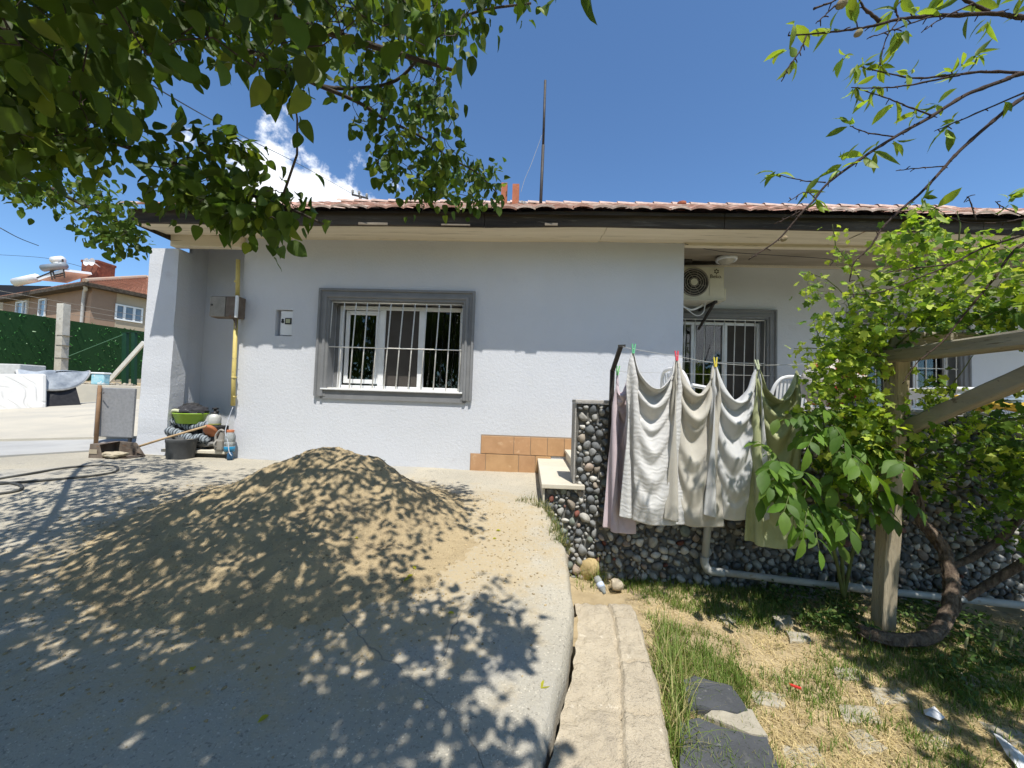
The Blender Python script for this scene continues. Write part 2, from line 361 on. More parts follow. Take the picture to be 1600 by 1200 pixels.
# concrete drive with its cut edge on the garden side
rows = list(np.concatenate([np.arange(-8, 0, .5), np.arange(0, 5.0, .045), np.arange(5.0, 11.2, .25)]))
fr = np.concatenate([np.linspace(0, .55, 14)[:-1], np.linspace(.55, .86, 20)[:-1], np.linspace(.86, 1, 60)])
G = []
for y in rows:
    ex = edge_x(y); x0 = -30.0; r = []
    for q in fr:
        x = x0+(ex-x0)*q
        z = zd(x, y) + .012*fbm(x, y, 0, 1.1, 3) + .004*fbm(x, y, 5, 7, 3) if x > -9 else zd(x, y)
        r.append((x, y, z))
    e = r[-1]; jag = .010*nz(0, y, 7, 34)
    r[-1] = (e[0]-.022+jag, y, e[2]); r.append((e[0]-.006+jag, y, e[2]-.006-.012*abs(nz(0, y, 1, 20))))
    r.append((e[0]+.012, y, e[2]-.06)); r.append((e[0]+.006+.01*nz(0, y, 4, 11), y, e[2]-.6))
    G.append(r)
drive = tag(MB().grid(G).build('driveway', M['concrete'], smooth=True), kind='structure')
# far yard paving: a pale slab and a grey strip, each a low step above the last
def sheet(name, quad, m, dz, n=24):
    a, b, c, d = [np.array(q, float) for q in quad]; G = []
    for i in range(n+1):
        r = []
        for j in range(n+1):
            p = (a*(1-j/n)+b*j/n)*(1-i/n)+(d*(1-j/n)+c*j/n)*i/n
            ww = .05*nz(p[0], p[1], 2, 1.4) if i in (0, n) else 0
            r.append((p[0], p[1]+ww, zd(p[0], p[1]+ww)+dz))
        G.append([(r[0][0], r[0][1], r[0][2]-.1)]+r+[(r[-1][0], r[-1][1], r[-1][2]-.1)])
    G = [[(p[0], p[1], p[2]-.08) for p in G[0]]]+G+[[(p[0], p[1], p[2]-.08) for p in G[-1]]]
    return tag(MB().grid(G).build(name, m, smooth=False), kind='structure')
h1, h2 = hit(-20, 692), hit(152, 683); h3, h4 = hit(-20, 716), hit(208, 700)
far = lambda p, t: (p[0]*t, p[1]*t)
sheet('yard_path', [far(h3, 1.0), (h4[0], h4[1]), (h2[0]+.7, h2[1]), far(h1, 1.0)], M['greyslab'], .018)
sheet('yard_slab', [far(h1, 1.0), (h2[0]+.9, h2[1]), (-5.6, 11.1), (-24, 11.1)], M['yard'], .05)

# garden soil
def zsoil(x, y): return .055 + .02*fbm(x, y, 0, 1.6, 4) + .012*fbm(x, y, 3, 8, 3) - .02*max(0, x-1)*.5
xs = np.linspace(-.1, 8, 190); ys = np.concatenate([np.arange(-6, .5, .3), np.linspace(.5, 3.7, 110)])
G = [[(x, y, zsoil(x, y)) for x in xs] for y in ys]
tag(MB().grid(G).build('garden_soil', M['soil'], smooth=True), kind='structure')
# kerb strip beside the drive: rough concrete, then a row of worn blocks
KR = [(.30, -.5), (.50, 1.0), (.53, 1.40), (.577, 1.658), (.603, 1.919), (.625, 2.16), (.60, 2.33)]
def kerb_r(y): return float(np.interp(y, [k[1] for k in KR], [k[0] for k in KR]))
def zk(y): return .255 + .075*y
mb = MB(); G = []
for y in np.arange(-.5, 2.34, .014):
    xl = edge_x(y)+.034; xr = kerb_r(y); r = []
    for q in np.linspace(0, 1, 44):
        x = xl+(xr-xl)*q
        xe = x + (.016*nz(x, y, 7, 9) if q == 1 else 0)
        blk = (y*3.6+.25*nz(0, y, 2, 2)) % 1.0
        z = zk(y) + .014*fbm(x, y, 1, 6, 4) + .009*fbm(x, y, 4, 26, 3)
        if q > .56: z += .022 + .018*nz(0, math.floor(y*3.6+.25*nz(0, y, 2, 2)-.5), 4, 1.7) - .055*max(0, 1-abs(blk-.5)/.05) - .045*max(0, 1-abs(q-.57)/.035)
        z -= .05*max(0, (q-.93)/.07)**2
        if y > 2.2: z -= .25*((y-2.2)/.14)**2*(.6+.6*abs(nz(x, y, 6, 9)))
        r.append((xe, y, z))
    e = r[-1]; r.append((e[0]+.01, y, e[2]-.08+.02*nz(0, y, 8, 14))); r.append((e[0]+.02+.015*nz(0, y, 5, 12), y, -.02))
    G.append(r)
mb.grid(G)
tag(mb.build('kerb', M['kerb'], smooth=True), kind='structure')

# ------------------------------------------------------------------ the house
house = thing('house', 'single storey lavender rendered house with red tiled roof', 'house', (-1.4, 4.75, .69))
YF = 4.75; XL, XR = -3.72, 1.86; YR = 6.1
def wall_grid(mb, x0, x1, z0, z1, y, holes, depth):
    xs = sorted({x0, x1, *[h[0] for h in holes], *[h[1] for h in holes]}); zs = sorted({z0, z1, *[h[2] for h in holes], *[h[3] for h in holes]})
    for i in range(len(xs)-1):
        for j in range(len(zs)-1):
            cx, cz = (xs[i]+xs[i+1])/2, (zs[j]+zs[j+1])/2
            if any(h[0] < cx < h[1] and h[2] < cz < h[3] for h in holes): continue
            mb.add([(xs[i], y, zs[j]), (xs[i+1], y, zs[j]), (xs[i+1], y, zs[j+1]), (xs[i], y, zs[j+1])], [(0, 1, 2, 3)])
    for h in holes:
        a, b, c, d = h[:4]; e = y+(h[4] if len(h) > 4 else depth)
        mb.add([(a,y,c),(b,y,c),(b,y,d),(a,y,d),(a,e,c),(b,e,c),(b,e,d),(a,e,d)], [(0,4,5,1),(1,5,6,2),(2,6,7,3),(3,7,4,0)])
W1 = (-2.545, -.845, 1.60, 2.735)      # main window opening
METER = (-3.262, -3.04, 2.262, 2.60)
W2 = (1.95, 3.655, 1.60, 2.925)
W3 = (5.0, 6.5, 1.60, 2.925)
mb = MB()
wall_grid(mb, XL, XR, .45, 3.62, YF, [W1, (*METER, .09)], .26)
a, b, c, d = METER; mb.add([(a, YF+.09, c), (b, YF+.09, c), (b, YF+.09, d), (a, YF+.09, d)], [(0, 1, 2, 3)])
mb.add([(XR, YF, .45), (XR, YR, .45), (XR, YR, 3.95), (XR, YF, 3.62)], [(0, 1, 2, 3)])          # right return onto the porch
mb.add([(XL, 5.20, .45), (XL, YF, .45), (XL, YF, 3.62), (XL, 5.20, 3.62)], [(0, 1, 2, 3)])      # left return into the niche
wall_grid(mb, XR, 9.0, .6, 3.95, YR, [W2, W3], .22)
mb.add([(-4.60, 4.935, .45), (-4.60, 5.20, .45), (-4.60, 5.20, 3.75), (-4.60, 4.935, 3.75)], [(0, 1, 2, 3)])
mb.add([(-4.60, 5.20, .45), (XL, 5.20, .45), (XL, 5.20, 3.9), (-4.60, 5.20, 3.9)], [(0, 1, 2, 3)])   # niche back
mb.add([(-4.64, 12, .45), (-4.64, 4.935, .45), (-4.64, 4.935, 3.62), (-4.64, 12, 3.62)], [(0, 1, 2, 3)])
mb.add([(9, 12, .45), (-4.64, 12, .45), (-4.64, 12, 3.62), (9, 12, 3.62)], [(0, 1, 2, 3)])
mb.add([(9, 6.1, .45), (9, 12, .45), (9, 12, 3.62), (9, 6.1, 3.62)], [(0, 1, 2, 3)])
mb.build('wall', M['plaster'], house)
# corner pillar, slightly battered plaster block
mb = MB(); xs = (-4.965, -4.575); ys = (4.72, 4.93)
G = []
for k in range(30):
    z = .45+(3.36-.45)*k/29; o = .012*nz(0, 0, z, 2.2)
    fl = .02*max(0, 1-(z-.6)/.35)
    G.append([(xs[0]+o-fl, ys[0]+.008*nz(1, 0, z, 3)-fl, z), (xs[1]+o+.008*nz(3, 0, z, 4)+fl, ys[0]+.008*nz(1, 0, z, 3)-fl, z), (xs[1]+o+.006*nz(5, 0, z, 4)+fl, ys[1], z), (xs[0]+o-fl, ys[1], z), (xs[0]+o-fl, ys[0]-fl, z)])
mb.grid(G)
mb.build('pillar', M['plaster'], house)
# the niche floor slab
mb = MB(); mb.box((-4.56, 4.64, .752), (-3.73, 5.195, .79), bev=.006); mb.build('niche_slab', M['marble'], house)
mb = MB(); mb.box((-4.55, 4.72, .5), (-3.73, 5.19, .752)); mb.build('niche_plinth', M['mortar'], house)
# terracotta tile dado at the foot of the wall, stepped at its left end
mb = MB(); gx = -.684
zt = [.60, .845, 1.072, 1.10]
p0 = at(752, 680, Y=YF)[0]; p1 = at(735, 715, Y=YF)[0]
def tilebox(x0, x1, z0, z1):
    c = .92+.16*random.random(); mb.box((x0+.003, YF-.014, z0+.003), (x1-.003, YF-.001, z1-.003), col=(c, c*(.97+.06*random.random()), c), bev=.003)
x = p0; first = True
while x < .62:
    wd = .405 if first else .205
    tilebox(x, min(x+wd, .66), .875, 1.095); first = False; x += wd
x = p1; k = 0
while x < .30:
    wd = (.19, .405, .205, .205)[min(k, 3)]; tilebox(x, min(x+wd, .30), .62, .872); k += 1; x += wd
mb.build('tile_dado', M['dado'], house)
mb = MB(); mb.box((p0-.002, YF-.006, .873), (.66, YF-.0005, 1.108)); mb.box((p1-.002, YF-.006, .6), (.30, YF-.0005, .873)); mb.build('tile_bed', M['grout'], house)

# stepped plaster surround of a window
def surround(name, x0, x1, z0, z1, y, wd, sill_z, house_):
    mb = MB()
    prof = [(0, .0), (0, .045), (.028, .052), (.036, .032), (.072, .032), (.080, .050), (.108, .050), (.116, .030), (wd-.004, .030), (wd, .022), (wd, .0)]
    # outer edge -> inner edge; the three sided band left, top, right (mitred)
    n = len(prof); G = []
    def ring_pt(off, dep, corner):
        ox0, ox1, oz1 = x0-wd+off, x1+wd-off, z1+wd-off
        return {0: (ox0, y-dep, sill_z), 1: (ox0, y-dep, oz1), 2: (ox1, y-dep, oz1), 3: (ox1, y-dep, sill_z)}[corner]
    G = [[ring_pt(o, d, c) for o, d in prof] for c in range(4)]
    mb.grid(G)
    for c in (0, 3): mb.add([ring_pt(o, d, c) for o, d in prof], [tuple(range(n)) if c == 0 else tuple(range(n))[::-1]])
    # painted reveal of the opening
    for lo, hi in (((x0+.001, y-.02, z0+.02), (x0+.004, y+.13, z1-.004)), ((x1-.004, y-.02, z0+.02), (x1-.001, y+.13, z1-.004)), ((x0+.001, y-.02, z1-.004), (x1-.001, y+.13, z1-.001))): mb.box(lo, hi)
    # flat band under the sill
    mb.box((x0-.07, y-.026, z0-.115), (x1+.07, y+.002, z0-.004))
    return mb.build(name, M['trim'], house_)
def window(x0, x1, z0, z1, y, nbars, lean, panes, kinds):
    w_ = D.objects.new('window', None); COL.objects.link(w_); w_.parent = house; w_.location = np.array([(x0+x1)/2, y, z0])-wloc(house)
    surround('surround', x0, x1, z0, z1, y, .145, z0-.085, w_)
    mb = MB(); mb.box((x0-.06, y-.055, z0-.004), (x1+.03, y+.20, z0+.016), bev=.005); mb.build('sill', M['white'], w_)
    mb = MB(); fy0, fy1 = y+.135, y+.20
    def fr(a, b, c, d, t, f0, f1):
        mb.box((a, f0, c), (a+t, f1, d), bev=.006); mb.box((b-t, f0, c), (b, f1, d), bev=.006)
        mb.box((a+t, f0+.001, c), (b-t, f1-.001, c+t), bev=.006); mb.box((a+t, f0+.001, d-t), (b-t, f1-.001, d), bev=.006)
    xa, xb = x0+.055, x1-.012; zb, ztp = z0+.016, z1-.03
    fr(xa, xb, zb, ztp, .05, fy0, fy1)
    m2 = MB(); m2.grid([[(x0+.004, fy0+.012+.01*nz(z, 1, 1, 9), z), (xa-.001+.008*nz(z, 2, 2, 11), fy0+.004+.012*nz(z, 3, 3, 9), z), (xa+.004, fy1, z)] for z in np.linspace(zb, ztp, 30)]); m2.build('mortar_joint', M['trim'], w_)
    cuts = [xa+.05]+[xa+.05+(xb-xa-.1)*p for p in panes]+[xb-.05]
    for q in cuts[1:-1]: mb.box((q-.038, fy0+.002, zb+.05), (q+.038, fy1-.002, ztp-.05), bev=.006)
    mb.build('frame', M['white'], w_)
    for i in range(len(cuts)-1):
        a = cuts[i]+(.038 if i else 0); b = cuts[i+1]-(.038 if i < len(cuts)-2 else 0); k = kinds[i]
        if k == 'screen':
            m2 = MB(); m2.box((a, fy0+.018, zb+.05), (b, fy0+.024, ztp-.05)); m2.build('mosquito_screen', M['screen'], w_); continue
        if k == 'sash':
            mb = MB(); fr(a+.02, b-.004, zb+.075, ztp-.06, .055, fy0+.025, fy1-.012); mb.build('sash', M['white'], w_); 
        m2 = MB(); m2.box((a-.002, fy0+.034, zb+.048), (b+.002, fy0+.040, ztp-.048)); m2.build('pane', M['glass'], w_)
        if k in ('glass', 'sash'):
            ncol = 40; G = [[(a+(b-a)*j/ncol, fy1+.16+.025*math.sin(j*1.9)+.01*math.sin(j*.7), zz) for j in range(ncol+1)] for zz in (zb, ztp)]
            MB().grid(G).build('curtain', M['curtain'], w_, smooth=True)
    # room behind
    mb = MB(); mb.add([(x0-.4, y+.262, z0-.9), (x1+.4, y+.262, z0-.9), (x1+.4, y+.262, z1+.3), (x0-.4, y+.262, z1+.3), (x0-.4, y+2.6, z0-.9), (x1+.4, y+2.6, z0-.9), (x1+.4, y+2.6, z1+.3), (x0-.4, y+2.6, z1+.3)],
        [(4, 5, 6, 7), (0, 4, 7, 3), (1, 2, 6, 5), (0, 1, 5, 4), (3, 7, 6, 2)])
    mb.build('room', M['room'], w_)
    # iron grille
    mb = MB(); gy = y+.012; xa, xb = x0+.012, x1-.008; zb, ztp = z0+.022, z1-.018
    mb.tube([(xa, gy, ztp), (xb, gy, ztp)], .0085, 6); mb.tube([(xa-.028, gy-.01, zb+(ztp-zb)*.475), (xb, gy-.01, zb+(ztp-zb)*.475)], .0075, 6)
    mb.tube([(xa-.035, gy, zb), (xb-.012, gy, zb)], .0085, 6)
    for k in range(nbars):
        q = k/(nbars-1); xt = xa+(xb-xa)*q; l = lean*(1-.6*abs(2*q-1)) if 0 < k < nbars-1 else .035 if k == 0 else .018
        jx = .006*random.uniform(-1, 1)
        mb.tube([(xt+jx, gy, ztp), (xt-l*.5, gy+.002*random.uniform(-1, 1), (zb+ztp)/2), (xt-l, gy, zb)], .0078, 6)
    mb.build('grille', M['whitemetal'], w_, smooth=True)
    return w_
window(*W1[:2], *W1[2:], YF, 12, .055, (.338, .675), ('sash', 'screen', 'glass'))
window(*W2[:2], *W2[2:], YR, 12, .02, (.36, .68), ('glass', 'glass', 'screen'))
window(*W3[:2], *W3[2:], YR, 11, .02, (.36, .68), ('glass', 'screen', 'glass'))

# eaves: dark fascia boards, pale soffit boards, porch ceiling and beam
XE0, XE1 = -4.66, 9.0; YE = 4.15
mb = MB(); x = XE0; rngf = random.Random(3)
sag = lambda x: .012*math.sin(x*.8)+.012*nz(x, 0, 0, .9)+.02*sstep(-4.6, -.5, x)-.01
while x < XE1:
    L_ = rngf.uniform(1.6, 2.9); xe = min(XE1, x+L_); n = 8; dz = rngf.uniform(-.008, .008)
    G = []
    for i in range(n+1):
        q = x+(xe-x-.006)*i/n; z0 = 3.442+sag(q)+dz; z1 = z0+.158; yy = YE-.005*rngf.random()
        G.append([(q, YE+.03, z0), (q, yy, z0+.004*nz(q, 1, 1, 9)), (q, yy-.01, z1), (q, YE+.03, z1)])
    mb.grid(G); a = G[0]; mb.add(a, [(0, 1, 2, 3)]); mb.add(G[-1], [(3, 2, 1, 0)]); x = xe
mb.build('fascia', M['fascia'], house)
for (a, b) in ((-3.1, -2.72), (-1.95, -1.62), (-1.02, -.70), (.12, .26)):   # pale repair battens nailed along the fascia foot
    mb = MB(); mb.box((a, YE-.026, 3.444+sag(a)), (b, YE-.012, 3.456+sag(b)+rngf.uniform(.0, .012))); mb.build('fascia_batten', M['oldboard'], house)
mb = MB()
def board(y0, y1, z0, z1, x0, x1, th=.02, n=50):
    for (q0, q1) in zip(np.linspace(x0, x1, 6)[:-1], np.linspace(x0, x1, 6)[1:]):
        xs_ = np.linspace(q0+.003, q1-.003, n//5); dz = rngf.uniform(-.004, .004)
        G = [[(x, y0, z0+th+sag(x)), (x, y0, z0+sag(x)+dz), (x, y1, z1+sag(x)*.5+dz), (x, y1, z1+th+sag(x)*.5)] for x in xs_]
        mb.grid(G)
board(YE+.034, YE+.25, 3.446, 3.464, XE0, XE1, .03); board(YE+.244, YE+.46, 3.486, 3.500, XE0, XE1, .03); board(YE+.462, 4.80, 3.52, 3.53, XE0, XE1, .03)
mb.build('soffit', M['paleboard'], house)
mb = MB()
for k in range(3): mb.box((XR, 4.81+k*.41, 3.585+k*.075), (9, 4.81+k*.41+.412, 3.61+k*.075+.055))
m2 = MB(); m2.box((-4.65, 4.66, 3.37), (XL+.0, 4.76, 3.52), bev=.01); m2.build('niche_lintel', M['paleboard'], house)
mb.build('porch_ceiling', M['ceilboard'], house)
mb = MB(); mb.box((XR, 5.96, 3.735), (9, 6.098, 3.80), bev=.012); mb.box((XR, 6.0, 3.80), (9, 6.098, 3.90), bev=.01); mb.box((XR+.0, 4.72, 3.50), (9, 4.80, 3.585), bev=.01)
mb.build('porch_beam', M['paleboard'], house)

# tiled roof: overlapping courses of curved clay tiles
PIT = math.radians(27.75); YR0, ZR0 = 4.06, 3.592; NR = 15; RL = .36
mb = MB(); cols = []
tw = .205; sub = 6
nt_ = int((XE1-XE0)/tw)
prof = [math.sin(PI*(j/sub))**.8 for j in range(sub+1)]
for r_ in range(NR):
    for t_ in range(nt_):
        dz = rngf.uniform(-.006, .006); dy = rngf.uniform(-.014, .014); c = rngf.uniform(.75, 1.15)
        pale = rngf.random()
        cc = (.56*c, .33*c, .25*c) if pale < .5 else ((.64*c, .49*c, .40*c) if pale < .88 else (.42*c, .22*c, .155*c))
        x0 = XE0-.04+t_*tw; tilt = rngf.uniform(-.006, .006)
        G = []
        for k, s_ in enumerate((0, RL+.03)):
            yy = YR0+(r_*RL+s_+dy)*math.cos(PIT); zz = ZR0+(r_*RL+s_)*math.sin(PIT)+(.024 if k == 0 else 0)+dz+sag(x0)
            G.append([(x0+tw*.995*j/sub, yy, zz+.024*prof[j]+tilt*(j/sub-.5)) for j in range(sub+1)])
        G = [[(p[0], p[1]+.004, p[2]-.022) for p in G[0]]]+G
        mb.grid(G, col=cc)
xr0 = YR0+NR*RL*math.cos(PIT); zr0 = ZR0+NR*RL*math.sin(PIT)
mb.add([(XE0, xr0, zr0-.02), (XE1, xr0, zr0-.02), (XE1, xr0+5, zr0-2.7), (XE0, xr0+5, zr0-2.7)], [(0, 1, 2, 3)], col=(.45, .24, .17))
x = XE0
while x < XE1:      # ridge caps bedded in pale mortar
    L_ = .43; n = 7
    G = [[(x+q, xr0+.13*math.cos(PI*j/n)*(1 if q else 1.15), zr0-.02+.085*math.sin(PI*j/n)*(1 if q else 1.18)+(.014 if q == 0 else 0)) for j in range(n+1)] for q in (0, L_)]
    c = rngf.uniform(.85, 1.1); mb.grid(G, col=(.62*c, .46*c, .38*c)); x += L_-.02
rf = mb.build('roof', M['tile'], house)
mb = MB(); mb.add([(XE0, YR0+.03, ZR0-.03), (XE1, YR0+.03, ZR0-.03), (XE1, xr0, zr0-.06), (XE0, xr0, zr0-.06)], [(0, 1, 2, 3)])
mb.add([(XE0+.01, 4.16, 3.44), (XE0+.01, xr0, 3.44), (XE0+.01, xr0, zr0-.06), (XE0+.01, 4.16, ZR0)], [(0, 1, 2, 3)])
mb.build('roof_deck', M['fascia'], house)
# chimney stub with two clay pots and the small far pot
b = at(800, 322, Y=7.2)
mb = MB(); n = 14
for k in range(26):
    a = random.uniform(0, 2*PI); q = random.random()**.5; c = (b[0]+.05+.24*q*math.cos(a), b[1]+.15*q*math.sin(a), b[2]-.10+.12*random.random())
    bm = bmesh.new(); bmesh.ops.create_icosphere(bm, subdivisions=1, radius=random.uniform(.04, .085)); bm.verts.index_update()
    mb.add([np.array(v.co)*[1, 1, .7]+c for v in bm.verts], [[v.index for v in f.verts] for f in bm.faces]); bm.free()
mb.box((b[0]-.2, b[1]-.15, b[2]-.6), (b[0]+.28, b[1]+.15, b[2]-.05))
ch = mb.build('chimney', M['coping'], house)
for (px, py0, py1, ww) in ((787, 330, 288, .055), (805, 330, 290, .062)):
    q0 = at(px, py0, Y=7.2); q1 = at(px+1, py1, Y=7.2); h = q1[2]-q0[2]
    mb = MB(); r = ww
    mb.add([(sx*r*k, sy*r*k, z) for k, z in ((1, 0), (1.02, h), (.8, h), (.8, h-.2)) for sx, sy in ((-1, -1), (1, -1), (1, 1), (-1, 1))],
        [(i*4+j, i*4+(j+1) % 4, i*4+4+(j+1) % 4, i*4+4+j) for i in range(3) for j in range(4)])
    mb.v = [(v[0]+q0[0], v[1]+q0[1], v[2]+q0[2]) for v in mb.v]
    mb.build('chimney_pot', M['terracotta'], ch)
q0 = at(1065, 332, Y=7.6); mb = MB(); mb.lathe([(.07, -.3), (.07, .16), (.085, .16), (.085, .2), (.06, .2), (.06, -.2)], q0, 12); mb.build('chimney_pot', M['terracotta'], house)
# mast on the roof
p0, p1 = at(844, 330, Y=7.0), at(852, 126, Y=7.0)
t = thing('antenna_mast', 'tall bare dark metal mast rising from the tiled roof', 'mast', p0)
mb = MB(); mb.tube([p0-np.array([0, 0, .3]), (p0*.5+p1*.5)+np.array([.008, 0, 0])], .030, 10); mb.build('lower_tube', M['darkpole'], t, smooth=True)
mb = MB(); mb.tube([(p0*.5+p1*.5)+np.array([.008, 0, -.05]), p1], .024, 10); mb.build('upper_tube', M['darkpole'], t, smooth=True)
mb = MB(); q = (p0*.5+p1*.5); mb.tube(smoothpath([q+[-.02, 0, .2], q+[-.2, 0, -.35], at(820, 280, Y=7), at(814, 300, Y=7)]), .004, 5); mb.build('guy_wire', M['pvc'], t)

# steps and terrace
st = thing('entrance_steps', 'pale stone steps against tiled wall foot climbing to terrace', 'steps', (.3, 4.0, .68))
mb = MB(); mb.box((.135, 3.30, .805), (.50, 4.73, .845), bev=.006); mb.build('tread', M['marble'], st)
mb = MB(); mb.box((.150, 3.33, .5), (.165, 4.73, .804)); mb.build('riser', M['marble'], st)
mb = MB(); mb.box((.46, 3.40, .93), (.9, 4.73, .965), bev=.006); mb.build('tread', M['marble'], st)
mb = MB(); mb.box((.475, 3.42, .846), (.49, 4.73, .93)); mb.build('riser', M['marble'], st)
mb = MB(); mb.box((.168, 3.36, .5), (.47, 4.73, .80)); mb.box((.492, 3.56, .5), (.9, 4.73, .925)); mb.build('core', M['mortar'], st)
mb = MB(); mb.box((.9, 3.56, .3), (9, 6.09, 1.12)); tag(mb.build('terrace_path', M['yard']), kind='structure')
# ------------------------------------------------------------------ pebble wall
YW = 3.35
pw = thing('pebble_wall', 'terrace retaining wall faced with rounded grey, white and rust pebbles', 'wall', (2.5, YW, .05))
mb = MB()
mb.box((.42, YW+.01, -.1), (7, YW+.20, 1.535)); mb.box((.172, YW+.012, -.1), (.419, YW+.19, .80))
mb.build('core', M['mortar'], pw)
mb = MB()
x = .405
while x < 7:
    L_ = .9+.5*random.random(); mb.box((x, YW-.03, 1.537+.004*random.random()), (min(7, x+L_-.006), YW+.24, 1.567+.004*random.random()), bev=.006); x += L_
mb.box((.406, YW-.006, .80), (.418, YW+.22, 1.536), bev=.003)
mb.build('coping', M['coping'], pw)
def pebble_pts():
    pts = []; cell = {}; rg = np.random.default_rng(5)
    def ok(p, r):
        i, j = int(p[0]/.12), int(p[1]/.12)
        for a in range(i-1, i+2):
            for b in range(j-1, j+2):
                for (q0, q1, qr) in cell.get((a, b), ()):
                    if (q0-p[0])**2+(q1-p[1])**2 < ((qr+r)*.90)**2: return False
        return True
    for r, tries in ((.044, 160), (.037, 1800), (.031, 9000), (.026, 20000), (.019, 30000), (.013, 26000)):
        for _ in range(tries):
            p = (rg.uniform(.17, 5.2), rg.uniform(0.0, 1.53)); rr = r*rg.uniform(.88, 1.12)
            if p[0]-rr < (.425 if p[1] > .79 else .175): continue
            if p[1] > .79 and p[0] < .425+rr: continue
            if p[1]+rr > 1.54: continue
            if ok(p, rr): pts.append((p[0], p[1], rr)); cell.setdefault((int(p[0]/.12), int(p[1]/.12)), []).append((p[0], p[1], rr))
    return pts
PP = pebble_pts()
bm = bmesh.new(); bmesh.ops.create_icosphere(bm, subdivisions=2, radius=1); IC = np.array([v.co for v in bm.verts]); IF = np.array([[v.index for v in f.verts] for f in bm.faces]); bm.free()
def stones(P, R, name, m, parent=None, flat=(1, .8, 1), seed=3, cols=None, smooth=True):
    rg = np.random.default_rng(seed); V = []; F = []; C = []
    for i, (p, r) in enumerate(zip(P, R)):
        v = IC.copy()
        for k in range(7):      # facet: squash along random planes so that stones are blunt, not balls
            d = rg.normal(size=3); d /= np.linalg.norm(d); h = v@d; c = rg.uniform(.42, .9); v = v-np.outer(np.maximum(h-c, 0)*.9, d)
        v = v*(1+.05*np.sin(v@rg.normal(size=3)*3+rg.uniform(0, 6)))[:, None]
        a = rg.uniform(0, 2*PI); e = rg.uniform(.72, 1.0); ca, sa = math.cos(a), math.sin(a)
        v = v*[1.08, flat[1], e]; v = np.stack([v[:, 0]*ca-v[:, 2]*sa, v[:, 1], v[:, 0]*sa+v[:, 2]*ca], 1)
        V.append(v*r+p); F.append(IF+i*len(IC)); C.append(np.tile(cols[i], (len(IF), 1)))
    return fast_mesh(name, np.concatenate(V), np.concatenate(F), m, parent, smooth=smooth, fcol=np.concatenate(C))
pal = [(.44, .435, .405), (.30, .305, .30), (.20, .21, .215), (.52, .50, .45), (.68, .655, .60), (.135, .145, .15), (.36, .31, .25), (.20, .075, .055), (.27, .14, .11), (.45, .36, .29), (.25, .28, .24)]
wts = np.array([5, 6, 5, 4, 3.4, 3, 2.5, .35, .35, 1.5, 2]); wts /= wts.sum()
rg = np.random.default_rng(9)
pc = [np.array(pal[i])*rg.uniform(.65, 1.05) for i in rg.choice(len(pal), len(PP), p=wts)]
stones([(p[0], YW+rg.uniform(-.012, .006), p[1]) for p in PP], [p[2]*1.08 for p in PP], 'pebble_facing', M['pebble'], pw, cols=pc)

# grey waste pipe down the wall and along its foot
pp = thing('drain_pipe', 'grey plastic waste pipe elbowing along foot of pebble wall', 'pipe', at(1100, 890, Y=3.2))
a0, a1, a2, a3 = at(1112, 760, Y=3.26), at(1101, 880, Y=3.22), at(1118, 893, Y=3.2), at(1720, 958, Y=3.05)
mb = MB(); mb.tube([a0+[0, 0, .1], a1], .028, 12); mb.build('down_pipe', M['pvc'], pp, smooth=True)
mb = MB(); mb.tube(smoothpath([a1+[0, 0, .05], a1, (a1+a2)/2+[-.012, 0, -.02], a2, a2+[.06, 0, -.004]]), .033, 12); mb.build('elbow', M['pvc'], pp, smooth=True)
mb = MB(); mid = a2*.62+a3*.38; mb.tube([a2, mid+[0, 0, -.012], a3], .027, 12); mb.tube([mid-[.08, 0, 0], mid+[.06, 0, -.012]], .032, 12); mb.build('floor_pipe', M['pvc'], pp, smooth=True)

# ------------------------------------------------------------------ sand heap
sx0, sx1, sy0, sy1 = -3.5, .15, 1.25, 4.1; nx, ny = 250, 220
def sand_h(x, y):
    wx = x+.10*fbm(x, y, 2, 1.6, 3); wy = y+.10*fbm(x, y, 6, 1.6, 3)
    def g(cx, cy, sx, sy, a, p=1.0): return a*math.exp(-((((wx-cx)/sx)**2+((wy-cy)/sy)**2)**p))
    h = g(-1.60, 3.02, .60, .60, .34, .85) + g(-1.45, 2.72, .85, .60, .15) + g(-2.20, 2.78, .45, .45, .12) + g(-1.1, 3.05, .42, .36, .10) + g(-1.45, 2.2, .75, .5, .06) + g(-.85, 2.95, .30, .22, .04)
    rid = fbm(x, y, 0, 3.0, 4)+.5*fbm(x, y, 5, 7.0, 3)
    h += min(1, h/.12)*(.026*rid + .016*fbm(x, y, 9, 9, 3)) + .005*fbm(x, y, 1, 26, 2)
    # little run-off furrows down the slope
    ang = math.atan2(y-3.0, x+1.6); h += -.010*min(1, h/.2)*abs(math.sin(ang*11+2*nz(x, y, 3, 1.5)))**3
    return h-.036-.022*fbm(x, y, 4, 2.2, 4)-.012*abs(fbm(x, y, 8, 14, 3))
G = []
for j in range(ny):
    y = sy0+(sy1-sy0)*j/(ny-1)
    G.append([(sx0+(sx1-sx0)*i/(nx-1), y, zd(sx0+(sx1-sx0)*i/(nx-1), y)+.012*fbm(sx0+(sx1-sx0)*i/(nx-1), y, 0, 1.1, 3)+max(-.02, sand_h(sx0+(sx1-sx0)*i/(nx-1), y))) for i in range(nx)])
